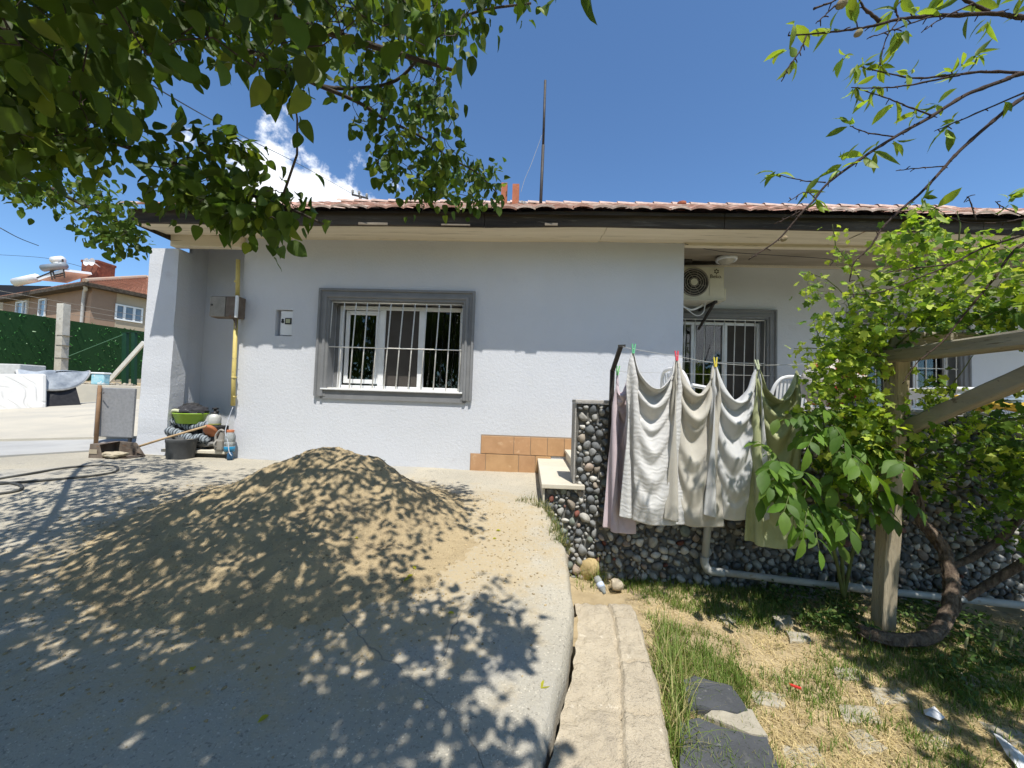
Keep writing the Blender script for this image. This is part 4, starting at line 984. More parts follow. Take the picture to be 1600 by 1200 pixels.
# ------------------------------------------------------------------ almond tree reaching in from the right
def almond():
    rg = np.random.default_rng(33)
    t = thing('almond_tree', 'sparse almond tree with bare dark twigs and few bright curled leaves', 'tree', (4.3, 1.5, .0))
    d = 1.9
    hub = np.array([3.5, 1.45, 2.75])
    tk = smoothpath([(4.3, 1.5, -.05), (4.25, 1.5, .9), (4.1, 1.48, 1.7), (3.9, 1.46, 2.3), hub], 6)
    mb = MB(); mb.tube(tk, np.linspace(.11, .05, len(tk)), 12); mb.build('trunk', M['almondbark'], t, smooth=True)
    Q = lambda pts, dep: [depth_pt(x, y, dep) for x, y in pts]
    B = [([(1720, 20), (1600, 27), (1555, 21), (1460, 25), (1405, 30), (1355, 42), (1300, 50), (1232, 56)], 1.75, .016),
         ([(1375, 33), (1350, 12), (1338, -10)], 1.75, .010), ([(1545, 18), (1500, -6), (1480, -40)], 1.75, .010), ([(1405, 30), (1400, 12), (1420, -10)], 1.75, .005),
         ([(1305, 8), (1288, 25), (1275, 36)], 1.73, .004), ([(1272, 13), (1300, 3), (1330, -12)], 1.75, .006), ([(1260, 56), (1250, 80), (1232, 105), (1221, 128)], 1.74, .0045),
         ([(1405, 30), (1385, 60), (1373, 105)], 1.74, .0035), ([(1455, 25), (1400, 45), (1360, 58)], 1.74, .004), ([(1520, 5), (1470, 30), (1440, 50)], 1.73, .004),
         ([(1720, 85), (1600, 114), (1570, 125), (1510, 148), (1455, 182), (1400, 213), (1350, 245), (1295, 285), (1270, 315), (1250, 335), (1215, 375), (1170, 405)], 1.95, .016),
         ([(1600, 114), (1540, 112), (1480, 118), (1430, 122), (1390, 115), (1340, 103)], 1.95, .009), ([(1500, 117), (1420, 133), (1380, 137), (1330, 137)], 1.93, .006),
         ([(1455, 180), (1415, 165), (1385, 153), (1345, 140)], 1.94, .005), ([(1400, 214), (1355, 207), (1328, 197)], 1.95, .0045), ([(1290, 285), (1255, 282), (1215, 273)], 1.95, .004),
         ([(1250, 330), (1235, 338), (1210, 350)], 1.95, .003), ([(1275, 310), (1258, 300), (1232, 315)], 1.95, .003),
         ([(1720, 80), (1600, 152), (1545, 195), (1500, 235), (1475, 262), (1440, 300), (1405, 330), (1380, 355), (1360, 385), (1335, 410), (1327, 440)], 2.05, .015),
         ([(1475, 260), (1430, 263), (1400, 267)], 2.05, .004), ([(1600, 145), (1500, 188), (1460, 205)], 2.0, .006),
         ([(1720, 330), (1600, 367), (1530, 390), (1487, 413), (1413, 443), (1367, 458), (1320, 460)], 2.15, .011), ([(1487, 413), (1420, 420), (1390, 425)], 2.15, .006),
         ([(1720, 330), (1600, 380), (1547, 443), (1510, 487), (1473, 533), (1433, 567), (1410, 600)], 2.2, .012),
         ([(1720, 350), (1620, 340), (1560, 348), (1500, 345), (1460, 325)], 2.1, .006), ([(1525, 345), (1515, 312), (1510, 308)], 2.1, .004), ([(1620, 345), (1570, 325), (1555, 315)], 2.1, .004)]
    nodes = []
    for pts, dep, r in B:
        W_ = smoothpath(Q(pts, dep), 7); W_ = W_+np.array([[.004*nz(k*.9, i, dep, 1) for k in range(3)] for i in range(len(W_))])
        if pts[0][0] > 1700: W_ = np.concatenate([smoothpath([hub, hub*.55+W_[0]*.45+[0, 0, .08], W_[0]], 6)[:-1], W_])
        r *= .78; rr = np.linspace(r, max(.0020, r*.22), len(W_)); rr *= 1+.25*(np.arange(len(W_)) % 5 == 0)
        mb = MB(); mb.tube(W_, rr, 7)
        for i in range(4, len(W_), 3):        # bud spurs
            dv = unit(rg.normal(size=3)); L_ = rg.uniform(.008, .03); mb.tube([W_[i], W_[i]+dv*L_*.6, W_[i]+dv*L_+[0, 0, -.004]], [.0028, .0024, .002], 5)
        mb.build('limb', M['almondbark'], t, smooth=True); nodes += list(W_)
    # unseen rest of the tree beyond the frame
    far = []
    for k in range(26):
        a = rg.uniform(-1.2, 2.8); e = hub+np.array([math.cos(a)*1.0, math.sin(a)*1.2, rg.uniform(.3, 1.3)])
        if proj(e)[0] < 1660 and proj(e)[2] > 0: continue
        W_ = smoothpath([hub, (hub+e)/2+rg.normal(size=3)*.1, e], 6); mb = MB(); mb.tube(W_, np.linspace(.02, .004, len(W_)), 6); mb.build('limb', M['almondbark'], t, smooth=True); far += list(W_[4:])
    tufts = [(1240, 25, 1), (1205, 100, 1), (1300, 40, 2), (1335, 30, 1), (1300, 75, 2), (1221, 132, 2), (1338, 105, 2), (1350, 95, 2), (1378, 95, 2), (1385, 82, 1), (1420, 110, 2), (1335, 137, 3), (1370, 133, 2), (1360, 155, 1), (1395, 165, 1), (1448, 160, 2), (1420, 183, 2), (1400, 225, 1), (1325, 195, 2), (1310, 240, 2), (1312, 258, 1), (1365, 240, 1), (1350, 242, 1), (1207, 270, 3), (1262, 298, 2), (1275, 312, 2),
             (1450, 15, 1), (1400, 55, 2), (1415, 55, 2), (1525, 62, 3), (1540, 45, 2), (1500, 90, 2), (1485, 112, 2), (1490, 190, 2), (1478, 205, 1), (1570, 160, 1), (1590, 20, 3), (1560, 5, 1), (1595, 300, 3), (1590, 315, 1), (1450, 312, 2), (1475, 320, 1), (1390, 14, 2), (1430, 8, 2), (1470, 5, 1), (1520, 20, 1)]
    P = []; Dd = []; Nn = []; Sz = []; 
    for x, y, n in tufts:
        dep = 1.75 if y < 62 else (1.95 if y < 150 or x < 1420 else 2.02); c0 = depth_pt(x, y, dep)
        k0 = nodes[int(np.argmin([np.linalg.norm(q-c0) for q in nodes]))]
        for k in range(n*2+1):
            d = unit(unit(c0-k0+1e-4)*.8+rg.normal(size=3)*.75+[0, 0, -.2]); P.append(k0*.5+c0*.5+rg.normal(size=3)*.006); Dd.append(d); Nn.append(unit(rg.normal(size=3)+[0, 0, .6])); Sz.append((.045+.05*rg.random())*(1.25 if n == 1 else 1))
    for c0 in far:
        for k in range(9): P.append(c0+rg.normal(size=3)*.06); Dd.append(unit(rg.normal(size=3)+[0, 0, -.4])); Nn.append(unit(rg.normal(size=3)+[0, 0, .6])); Sz.append(.055+.035*rg.random())
    P, Dd, Nn, Sz = map(np.array, (P, Dd, Nn, Sz))
    tp = [leaf_template(.28, .5, .5, shape='l'), leaf_template(.36, .35, .15, shape='l'), leaf_template(.22, .7, .8, shape='l'), leaf_template(.42, .3, .3, shape='o')]
    foliage('crown', tp, P, Dd, Nn, Sz, tints(len(P), (.28, .37, .045), .3, (.14, .21, .03), .3, rg), M['leafy'], t)
    for x, y, dep, r in ((1315, 6, 1.72, .020), (1341, 52, 1.73, .015), (1225, 373, 1.95, .014), (1467, 337, 2.1, .016)):
        c = depth_pt(x, y, dep); mb = MB(); mb.lathe([(r*math.sin(PI*k/10)*(1 if k < 6 else .92), r*1.35*math.cos(PI*k/10)) for k in range(11)], (0, 0, 0), 14)
        A_ = np.array(mb.v); A_ = np.stack([A_[:, 0]*.6+A_[:, 2]*.8, A_[:, 1], -A_[:, 0]*.8+A_[:, 2]*.6], 1)+c; mb.v = [tuple(q) for q in A_]
        mb.build('almond', M['fruit'], t, smooth=True)
almond()

# ------------------------------------------------------------------ grape vine on the pergola
def vine():
    rg = np.random.default_rng(44)
    t = thing('grape_vine', 'bright green grape vine with twisted trunk climbing the pergola', 'vine', (2.75, 2.75, .0))
    def wob(L_, k=8): 
        W_ = smoothpath(L_, k); return W_+np.array([[.008*nz(i*.35, k2, 3, 1) for k2 in range(3)] for i in range(len(W_))])
    dp = depth_pt
    W1_ = wob([dp(1345, 985, 2.52), dp(1372, 994, 2.45), dp(1412, 1000, 2.42), dp(1455, 994, 2.43), dp(1478, 966, 2.50), dp(1488, 930, 2.56), dp(1484, 890, 2.64), dp(1472, 855, 2.72), dp(1452, 828, 2.74), dp(1438, 812, 2.76), dp(1425, 740, 2.8), dp(1405, 660, 2.78), dp(1385, 560, 2.72), dp(1370, 470, 2.68)])
    r = np.interp(np.linspace(0, 1, len(W1_)), [0, .1, .35, .55, .7, 1], [.030, .037, .040, .034, .026, .014])
    mb = MB(); mb.tube(W1_, r, 12)
    for s in range(6):     # shreddy bark strands twisted round it
        a = np.linspace(0, 5+s*.6, len(W1_))+s*1.05; st_ = W1_+np.stack([np.cos(a)*r*.95, np.sin(a)*r*.95, np.sin(a*1.3)*r*.6], 1)+rg.normal(size=(len(W1_), 3))*.003; mb.tube(st_[:int(len(st_)*.75)], .006+.003*(s % 2), 5)
    mb.build('trunk', M['vinebark'], t, smooth=True)
    W2_ = wob([dp(1412, 985, 2.95), dp(1450, 962, 2.95), dp(1500, 940, 2.9), dp(1545, 912, 2.85), dp(1600, 880, 2.75), dp(1700, 830, 2.6), dp(1800, 700, 2.5), dp(1800, 520, 2.4)])
    mb = MB(); mb.tube(W2_, np.linspace(.018, .040, len(W2_)), 12); mb.build('limb', M['vinebark'], t, smooth=True)
    W3_ = wob([dp(1450, 895, 3.05), dp(1500, 880, 3.0), dp(1560, 845, 2.95), dp(1600, 800, 2.9), dp(1690, 700, 2.8)])
    mb = MB(); mb.tube(W3_, np.linspace(.022, .028, len(W3_)), 12); mb.build('limb', M['vinebark'], t, smooth=True)
    nodes = list(W1_[55:])
    shoots = [[(1385, 600, 2.7), (1345, 520, 2.6), (1310, 450, 2.55), (1262, 425, 2.5)], [(1375, 500, 2.7), (1340, 430, 2.6), (1310, 390, 2.55), (1300, 352, 2.5)], [(1385, 560, 2.7), (1330, 560, 2.6), (1285, 545, 2.5), (1240, 545, 2.45)],
              [(1380, 640, 2.7), (1330, 620, 2.6), (1300, 580, 2.5), (1270, 500, 2.5)], [(1385, 545, 2.7), (1420, 450, 2.5), (1440, 380, 2.4), (1415, 335, 2.3)], [(1400, 540, 2.6), (1480, 470, 2.4), (1540, 400, 2.3), (1600, 350, 2.2)],
              [(1400, 540, 2.65), (1500, 510, 2.5), (1600, 470, 2.35), (1700, 440, 2.2)], [(1400, 545, 2.65), (1470, 430, 2.4), (1500, 370, 2.3), (1495, 330, 2.3)], [(1420, 700, 2.75), (1460, 640, 2.6), (1490, 600, 2.5), (1520, 555, 2.4)],
              [(1420, 720, 2.75), (1340, 720, 2.6), (1310, 680, 2.5), (1280, 640, 2.5)], [(1430, 720, 2.7), (1500, 680, 2.6), (1560, 660, 2.5), (1640, 650, 2.4)]]
    mb = MB()
    for s in shoots:
        W_ = wob([dp(*q) for q in s], 6); mb.tube(W_, np.linspace(.006, .0022, len(W_)), 6); nodes += list(W_)
    for p in sample_poly([(1260, 420), (1400, 360), (1400, 600), (1270, 560)], 14, rg):      # tendrils
        a = dp(*p, 2.5); e = a+rg.normal(size=3)*.07; mb.tube(smoothpath([a, (a+e)/2+rg.normal(size=3)*.03, e]), .0014, 4)
    mb.build('shoots', M['stem'], t, smooth=True)
    cl = []; sz = []; dk = []
    keep = [[(1372, 530), (1440, 530), (1440, 665), (1378, 665)], [(1385, 528), (1640, 505), (1640, 575), (1400, 590)], [(1470, 612), (1640, 535), (1640, 605), (1480, 665)], [(1350, 835), (1410, 835), (1400, 990), (1350, 990)]]
    def region(poly, n, d0, d1, s, dark=0):
        for p in sample_poly(poly, int(n*1.35), rg):
            d_r = rg.uniform(d0, d1)
            if d_r < 2.95 and rg.random() < .88 and any(in_poly(p, pl) for pl in keep): continue
            cl.append(dp(*p, d_r)); sz.append(s*.74); dk.append(dark)
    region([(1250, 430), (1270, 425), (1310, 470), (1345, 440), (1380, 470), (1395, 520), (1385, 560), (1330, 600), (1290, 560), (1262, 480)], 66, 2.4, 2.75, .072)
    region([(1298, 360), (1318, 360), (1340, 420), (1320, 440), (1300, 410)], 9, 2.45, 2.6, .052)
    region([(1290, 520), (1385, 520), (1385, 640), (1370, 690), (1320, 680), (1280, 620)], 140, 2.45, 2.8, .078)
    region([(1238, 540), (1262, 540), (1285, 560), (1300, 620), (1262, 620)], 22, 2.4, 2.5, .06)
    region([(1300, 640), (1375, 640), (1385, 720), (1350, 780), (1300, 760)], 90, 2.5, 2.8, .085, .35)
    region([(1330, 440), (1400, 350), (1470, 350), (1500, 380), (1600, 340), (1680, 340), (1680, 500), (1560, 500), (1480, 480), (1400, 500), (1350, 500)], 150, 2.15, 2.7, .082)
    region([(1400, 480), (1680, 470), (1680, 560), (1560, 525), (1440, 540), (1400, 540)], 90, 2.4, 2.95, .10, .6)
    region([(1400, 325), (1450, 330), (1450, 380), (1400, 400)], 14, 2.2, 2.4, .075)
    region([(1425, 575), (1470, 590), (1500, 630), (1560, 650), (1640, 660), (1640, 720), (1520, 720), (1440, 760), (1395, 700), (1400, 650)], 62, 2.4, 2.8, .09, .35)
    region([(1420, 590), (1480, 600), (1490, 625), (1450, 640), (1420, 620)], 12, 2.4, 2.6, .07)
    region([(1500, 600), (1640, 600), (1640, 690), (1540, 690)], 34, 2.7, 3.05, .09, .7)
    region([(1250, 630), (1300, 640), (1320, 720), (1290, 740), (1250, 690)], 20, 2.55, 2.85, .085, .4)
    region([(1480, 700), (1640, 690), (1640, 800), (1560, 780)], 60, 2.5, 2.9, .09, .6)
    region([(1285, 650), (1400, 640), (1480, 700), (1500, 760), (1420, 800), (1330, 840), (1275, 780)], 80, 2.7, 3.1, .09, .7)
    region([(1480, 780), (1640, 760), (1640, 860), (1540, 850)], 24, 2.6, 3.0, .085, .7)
    # canopy over the pergola beyond the frame
    k = 0
    while k < 880:
        q = np.array([rg.uniform(2.25, 5.2), rg.uniform(.3, 3.0), rg.uniform(2.05, 2.5)]); u, v, z = proj(q)
        if q[1] > 1.75 and q[0] < 2.75: continue
        if z > 0 and u < 1640 and v > -20: continue
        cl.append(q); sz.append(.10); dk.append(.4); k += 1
    mbt = MB(); grow(mbt, nodes, cl[:900], .003, .0014, .05, maxd=.6); mbt.build('twigs', M['stem'], t)
    tp = [vine_template(i) for i in range(5)]
    P = []; Dd = []; Nn = []; Sz = []; C = []
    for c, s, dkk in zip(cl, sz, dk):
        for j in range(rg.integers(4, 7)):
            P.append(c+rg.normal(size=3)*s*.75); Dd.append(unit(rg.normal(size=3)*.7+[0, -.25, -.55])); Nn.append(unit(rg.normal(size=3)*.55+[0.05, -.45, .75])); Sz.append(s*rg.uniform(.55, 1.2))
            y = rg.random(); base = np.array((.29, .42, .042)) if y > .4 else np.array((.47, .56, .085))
            if dkk > rg.random(): base = np.array((.075, .15, .028))  # shade of the vine's interior put into the leaf colour
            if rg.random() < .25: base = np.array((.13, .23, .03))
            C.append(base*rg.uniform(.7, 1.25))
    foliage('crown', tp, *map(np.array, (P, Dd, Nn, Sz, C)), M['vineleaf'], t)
    print('vine leaves', len(P))
vine()

# ------------------------------------------------------------------ walnut sapling in front of the wall
def walnut():
    rg = np.random.default_rng(55)
    t = thing('walnut_sapling', 'young walnut sapling with broad glossy leaflets before the green towel', 'sapling', depth_pt(1318, 935, 2.85))
    b0 = depth_pt(1318, 935, 2.85); dp = depth_pt
    stems = [[b0, dp(1315, 860, 2.75), dp(1310, 780, 2.65), dp(1300, 720, 2.55), dp(1285, 680, 2.5)], [b0, dp(1335, 850, 2.75), dp(1350, 790, 2.65), dp(1370, 740, 2.55)], [b0, dp(1300, 850, 2.7), dp(1270, 800, 2.6), dp(1235, 760, 2.5)]]
    nodes = []; mb = MB()
    for s in stems: W_ = smoothpath(s, 7); mb.tube(W_, np.linspace(.013, .005, len(W_)), 8); nodes += list(W_[8:])
    mb.build('trunk', M['stem'], t, smooth=True)
    P = []; Dd = []; Nn = []; Sz = []; mb = MB()
    ends = [(1185, 690), (1195, 735), (1190, 780), (1215, 655), (1240, 690), (1225, 800), (1255, 840), (1262, 700), (1290, 640), (1320, 690), (1345, 705), (1385, 700), (1420, 730), (1430, 790), (1395, 810), (1360, 800), (1330, 830), (1285, 810), (1300, 760), (1340, 770), (1215, 720), (1205, 760), (1270, 770), (1250, 650), (1240, 820), (1310, 850), (1380, 760), (1350, 740), (1230, 740), (1280, 860), (1260, 740), (1320, 800)]
    for x, y in ends:
        e = dp(x, y, rg.uniform(2.25, 2.6)); a = nodes[int(np.argmin([np.linalg.norm(q-e)+.1*rg.random() for q in nodes]))]
        m = (a+e)/2+[0, 0, .05+.03*rg.random()]; W_ = smoothpath([a, m, e], 6); mb.tube(W_, np.linspace(.0035, .0015, len(W_)), 5)
        n = len(W_); axis = unit(W_[-1]-W_[-4])
        for i in range(n-1, 2, -2):
            for s in ((0,) if i == n-1 else (-1, 1)):
                side = unit(np.cross(axis, [0, 0, 1.0]))*s; d = unit(axis*.55+side*.95+[0, -.12, -.45]+rg.normal(size=3)*.14)
                P.append(W_[i]); Dd.append(d); Nn.append(unit(np.array([.05, -.35, .8])+rg.normal(size=3)*.25)); Sz.append(rg.uniform(.085, .14)*(1.15 if s == 0 else 1)*(.72 if y < 700 and x < 1300 else 1))
    mb.build('leaf_stalks', M['stem'], t, smooth=True)
    tp = [leaf_template(.46, .22, .30, shape='l'), leaf_template(.40, .3, .15, shape='l'), leaf_template(.52, .15, .4, shape='l')]
    foliage('crown', tp, *map(np.array, (P, Dd, Nn, Sz)), tints(len(P), (.14, .25, .035), .25, (.08, .16, .025), .35, rg), M['vineleaf'], t)
walnut()

# ------------------------------------------------------------------ grass, straw and weeds
def blades(name, pts, hgt, m, base, alt, palt, seed, width=.0045, lean=.6, n=(6, 14), spread=.03, seg=3):
    rg = np.random.default_rng(seed); V = []; F = []; C = []; o = 0
    for p, hs in pts:
        for k in range(rg.integers(*n)):
            q = np.array(p)+[*(rg.normal(size=2)*spread), 0]; h = hgt*hs*rg.uniform(.45, 1.15); a = rg.uniform(0, 2*PI); dx = np.array([math.cos(a), math.sin(a), 0]); l = lean*rg.uniform(.2, 1.3); w_ = width*rg.uniform(.6, 1.3)
            sd = np.array([-dx[1], dx[0], 0])*w_; c = np.array(base)*rg.uniform(.7, 1.3)
            if rg.random() < palt: c = np.array(alt)*rg.uniform(.75, 1.2)
            for i in range(seg+1):
                t = i/seg; cc = q+dx*l*h*t*t+np.array([0, 0, h*(t-.35*min(l, 1.4)*t*t)]); ww = sd*(1-t*.92); V += [cc-ww, cc+ww]
            for i in range(seg): F.append((o+2*i, o+2*i+1, o+2*i+3, o+2*i+2)); C.append(c)
            o += 2*(seg+1)
    return fast_mesh(name, np.array(V), np.array(F), m, fcol=np.array(C))
def gpt(px, py):
    p = at(px, py, Z=.05); p[2] = zsoil(p[0], p[1])-.004; return p
rg = np.random.default_rng(66)
GARDEN = [(905, 872), (960, 868), (1100, 905), (1300, 935), (1600, 960), (1660, 1260), (1060, 1260), (1035, 1130), (1015, 1020), (985, 935), (940, 925)]
green = []
for p in sample_poly([(935, 900), (1000, 885), (1100, 895), (1180, 915), (1240, 950), (1180, 980), (1080, 960), (1000, 930)], 620, rg): green.append((gpt(*p), rg.uniform(.35, .8)))
for p in sample_poly([(1010, 960), (1060, 980), (1190, 1080), (1160, 1110), (1060, 1060), (1030, 1010)], 210, rg): green.append((gpt(*p), rg.uniform(.4, 1.0)))
for p in sample_poly(GARDEN, 2600, rg):
    q = gpt(*p); v = fbm(q[0], q[1], 7, 2.6, 3)
    if v > .10 or rg.random() < .10: green.append((q, rg.uniform(.25, .75)))
for p in sample_poly([(1240, 960), (1600, 1040), (1650, 1120), (1500, 1105), (1350, 1040)], 330, rg): green.append((gpt(*p), rg.uniform(.4, .9)))
# beyond what the frame shows, thinner
for k in range(260):
    q = np.array([rg.uniform(.7, 6), rg.uniform(-3, 1.2), 0]); q[2] = zsoil(q[0], q[1]); green.append((q, rg.uniform(.3, .8)))
tag(blades('grass', green, .105, M['grass'], (.15, .225, .04), (.34, .31, .12), .2, 1, .0032, n=(7, 15)), kind='stuff')
tall = []
for poly, n in (([(1020, 960), (1050, 1000), (1075, 1120), (1050, 1140), (1028, 1050)], 46), ([(905, 870), (945, 880), (950, 925), (905, 925)], 34), ([(1045, 1120), (1075, 1130), (1060, 1200), (1045, 1200)], 16), ([(1100, 890), (1140, 880), (1150, 905), (1100, 910)], 12), ([(1290, 930), (1340, 930), (1340, 975), (1290, 970)], 20)):
    for p in sample_poly(poly, n, rg): tall.append((gpt(*p), rg.uniform(.6, 1.2)))
tag(blades('tall_grass', tall, .24, M['grass'], (.17, .235, .05), (.40, .36, .16), .25, 2, .0032, .8, n=(5, 10), spread=.03, seg=4), kind='stuff')
joint = []
for p in sample_poly([(800, 782), (845, 780), (862, 800), (880, 850), (868, 850), (852, 795)], 60, rg):
    q = hit(*p); q[2] -= .01; joint.append((q, rg.uniform(.4, 1.1)))
for p in sample_poly([(858, 800), (892, 862), (884, 870), (862, 830)], 40, rg): q = at(*p, Y=3.18); q[2] = min(q[2], .55); joint.append((q, rg.uniform(.5, 1)))
tag(blades('joint_weeds', joint, .10, M['grass'], (.13, .16, .05), (.33, .29, .13), .3, 3, .003, .9, n=(5, 10), spread=.018), kind='stuff')
st_ = []
for p in sample_poly(GARDEN, 3300, rg):
    q = gpt(*p); v = fbm(q[0], q[1], 7, 2.6, 3)
    if v < .25: st_.append((q, rg.uniform(.4, 1)))
tag(blades('dry_grass', st_, .045, M['straw'], (.62, .50, .26), (.46, .36, .18), .3, 4, .0022, 2.6, n=(6, 13), spread=.05, seg=2), kind='stuff')
# leafy ground cover in the shade at the wall foot
P = []; Dd = []; Nn = []; Sz = []
for poly, n in (([(1380, 950), (1500, 960), (1600, 1010), (1640, 1080), (1560, 1100), (1480, 1080), (1400, 1030)], 520), ([(1180, 900), (1340, 920), (1360, 1000), (1280, 990), (1190, 940)], 330), ([(1390, 900), (1480, 900), (1480, 960), (1395, 960)], 140), ([(1440, 1050), (1520, 1040), (1600, 1090), (1560, 1110), (1480, 1090)], 160)):
    for p in sample_poly(poly, n, rg):
        q = gpt(*p); 
        if np.linalg.norm(q[:2]-[2.55, 2.3]) < .45 and rg.random() < .8: continue
        h = rg.uniform(.02, .15)*max(.3, .9+fbm(q[0], q[1], 3, 3, 3)); 
        for j in range(3): P.append(q+[*(rg.normal(size=2)*.02), h*rg.uniform(.5, 1)]); Dd.append(unit(rg.normal(size=3)*[1, 1, .4])); Nn.append(unit(rg.normal(size=3)*.5+[0, -.2, 1])); Sz.append(rg.uniform(.018, .045))
P = np.array(P)
tag(foliage('ground_cover', [leaf_template(.6, .2, .2), leaf_template(.45, .3, .3, shape='l')], P, np.array(Dd), np.array(Nn), np.array(Sz), tints(len(P), (.075, .135, .03), .35, (.15, .20, .05), .2, rg), M['grass'], None), kind='stuff')
# foxtail seed heads
fx = thing('foxtail_grass', 'tuft of pale foxtail grass with nodding seed heads in shade', 'grass tuft', gpt(1500, 1050))
mb = MB(); mh = MB()
for x, y, h in ((1508, 1010, .0), (1562, 998, 0), (1550, 1015, 0), (1578, 1010, 0), (1513, 1028, 0), (1536, 1040, 0), (1526, 1060, 0), (1567, 1050, 0), (1590, 1040, 0)):
    tip = depth_pt(x, y, 2.35); b = gpt(x-5, y+60); b = np.array([tip[0], tip[1], zsoil(tip[0], tip[1])]); mb.tube(smoothpath([b, (b+tip)/2+[.01, 0, 0], tip]), .0014, 4)
    mh.tube([tip+[0, 0, -.01], tip+[.004, 0, .015], tip+[.012, 0, .045], tip+[.02, 0, .06]], [.003, .0075, .006, .001], 6)
mb.build('stalks', M['stem'], fx); mh.build('seed_heads', mat('seed_head', (.30, .33, .15), (.36, .33, .18), 40, 1, [(300, .8)]), fx)
# ------------------------------------------------------------------ things fixed to the house
NY = 4.72
def pxbox(mb, x0, y0, x1, y1, Y, th, **k):
    a, b = at(x0, y1, Y=Y), at(x1, y0, Y=Y); return mb.box((a[0], Y, a[2]), (b[0], Y+th, b[2]), **k)
t = thing('yellow_gas_pipe', 'yellow painted gas pipe running down the wall corner by niche', 'pipe', at(368, 630, Y=4.69))
mb = MB(); mb.tube([at(372, 406, Y=4.70), at(371, 466, Y=4.70)], .024, 12); mb.tube([at(369, 495, Y=4.70), at(365, 590, Y=4.695), at(364, 634, Y=4.69)], [.024, .024, .026], 12)
for py in (440, 590, 620): q = at(370 if py < 460 else 365.5, py, Y=4.698); mb.tube([q-[0, 0, .012], q+[0, 0, .012]], .029, 12)
mb.build('riser', M['yellow'], t, smooth=True)
mb = MB()
for py, s in ((592, 1), (560, 0), (618, 1)): q = at(366, py, Y=4.70); mb.tube([q+[.028*math.cos(a), .028*math.sin(a)-.0, .006*math.sin(a*2)] for a in np.linspace(0, 2*PI, 12)], .0025, 4); mb.tube([q+[.026, -.01, 0], q+[.06, -.02, .01+.01*s]], .002, 4)
mb.build('wire_tie', M['steelgrey'], t)
q = at(364, 636, Y=4.68); qe = hit(361, 712)
mb = MB(); mb.tube(smoothpath([q, at(357, 655, Y=4.66), at(352, 675, Y=4.60), at(356, 690, Y=4.58), at(358, 706, Y=4.56), at(362, 712, Y=4.55)]), .0045, 6); tag(mb.build('rope_tail', mat('pale_rope', (.55, .58, .62), (.42, .45, .5), 40, .9), t, smooth=True))
t = thing('meter_cabinet', 'rusty two door steel cabinet mounted beside yellow pipe', 'cabinet', at(350, 495, Y=4.62))
a, b, c = at(327, 495, Y=4.62), at(354, 463, Y=4.62), at(373, 463, Y=4.62)
mb = MB(); mb.box((a[0]+.008, 4.625, a[2]), (c[0], 4.745, c[2]), bev=.006); mb.build('body', M['rust'], t)
mb = MB(); mb.box((a[0]+.004, 4.612, a[2]+.006), (b[0]-.004, 4.624, b[2]-.006), bev=.004); mb.build('door', M['steelgrey'], t)
mb = MB(); mb.box((b[0]+.004, 4.612, a[2]+.006), (c[0]-.03, 4.624, b[2]-.002), bev=.004); mb.build('door', M['rust'], t)
mb = MB(); mb.tube([(a[0]+.03, 4.606, (a[2]+b[2])/2+.02), (a[0]+.03, 4.612, (a[2]+b[2])/2+.02)], .012, 10); mb.build('latch', M['darkpole'], t)
mb = MB(); mb.box((c[0]-.028, 4.60, a[2]-.004), (c[0]+.004, 4.624, b[2]+.01), bev=.004); mb.build('bracket', M['white'], t)
mb = MB(); mb.bar((c[0]-.09, 4.66, a[2]), (c[0]-.05, 4.66, a[2]-.07), .012, .012); mb.bar((c[0]-.05, 4.66, a[2]), (c[0]-.045, 4.66, a[2]-.13), .02, .012); mb.build('pipe_stub', M['rust'], t)
t = thing('electricity_meter', 'white electricity meter recessed in the lavender wall near window', 'meter', ((METER[0]+METER[1])/2, YF+.05, METER[2]))
mb = MB(); x0, x1, z0, z1 = METER; mb.box((x0+.055, YF+.02, z0+.012), (x1-.006, YF+.088, z1-.01), bev=.008); mb.build('body', M['white'], t)
mb = MB(); mb.box((x0+.118, YF+.010, z0+.155), (x1-.022, YF+.021, z0+.235), bev=.003); mb.build('display_frame', M['black'], t)
mb = MB(); mb.box((x0+.132, YF+.007, z0+.170), (x1-.035, YF+.0105, z0+.222)); mb.build('display', mat('meter_display', (.42, .43, .27), None, rough=.3, spec=.5), t)
mb = MB(); mb.tube([(x0+.085, YF+.012, z0+.185), (x0+.085, YF+.021, z0+.185)], .018, 12); mb.tube([(x0+.085, YF+.012, z0+.210), (x0+.085, YF+.021, z0+.210)], .014, 12); mb.build('port', M['black'], t)
# air conditioner outdoor unit
Y0 = 5.55
ac = thing('air_conditioner', 'cream outdoor air conditioner unit on wall bracket under porch ceiling', 'air conditioner', at(1100, 475, Y=Y0))
M['cream'] = mat('cream_casing', (.66, .63, .52), (.60, .57, .465), 5, .5, [(60, .08)])
a, b = at(1040, 467, Y=Y0), at(1132, 417, Y=Y0); a[0] = XR+.05
mb = MB(); mb.box((a[0], Y0, a[2]), (b[0], Y0+.30, b[2]), bev=.014); e = at(1136, 450, Y=Y0); mb.box((b[0]+.001, Y0+.02, a[2]+.003), (e[0], Y0+.26, e[2]), bev=.01); mb.build('casing', M['cream'], ac)
mb = MB(); p = at(1109, 421, Y=Y0); p2 = at(1130, 463, Y=Y0); mb.box((p[0], Y0-.008, p2[2]), (p2[0], Y0-.001, p[2]), bev=.004); pnl = mb.build('side_panel', M['cream'], ac)
mb = MB()
for py in (439, 443): q0, q1 = at(1112, py, Y=Y0-.008), at(1128, py, Y=Y0-.008); mb.box((q0[0], Y0-.0105, q0[2]-.006), (q1[0], Y0-.0085, q0[2]+.006), bev=.002)
mb.box((a[0]+.01, Y0-.02, a[2]-.012), (b[0]-.02, Y0+.3, a[2]-.001), bev=.004); mb.build('ridge', M['cream'], ac)
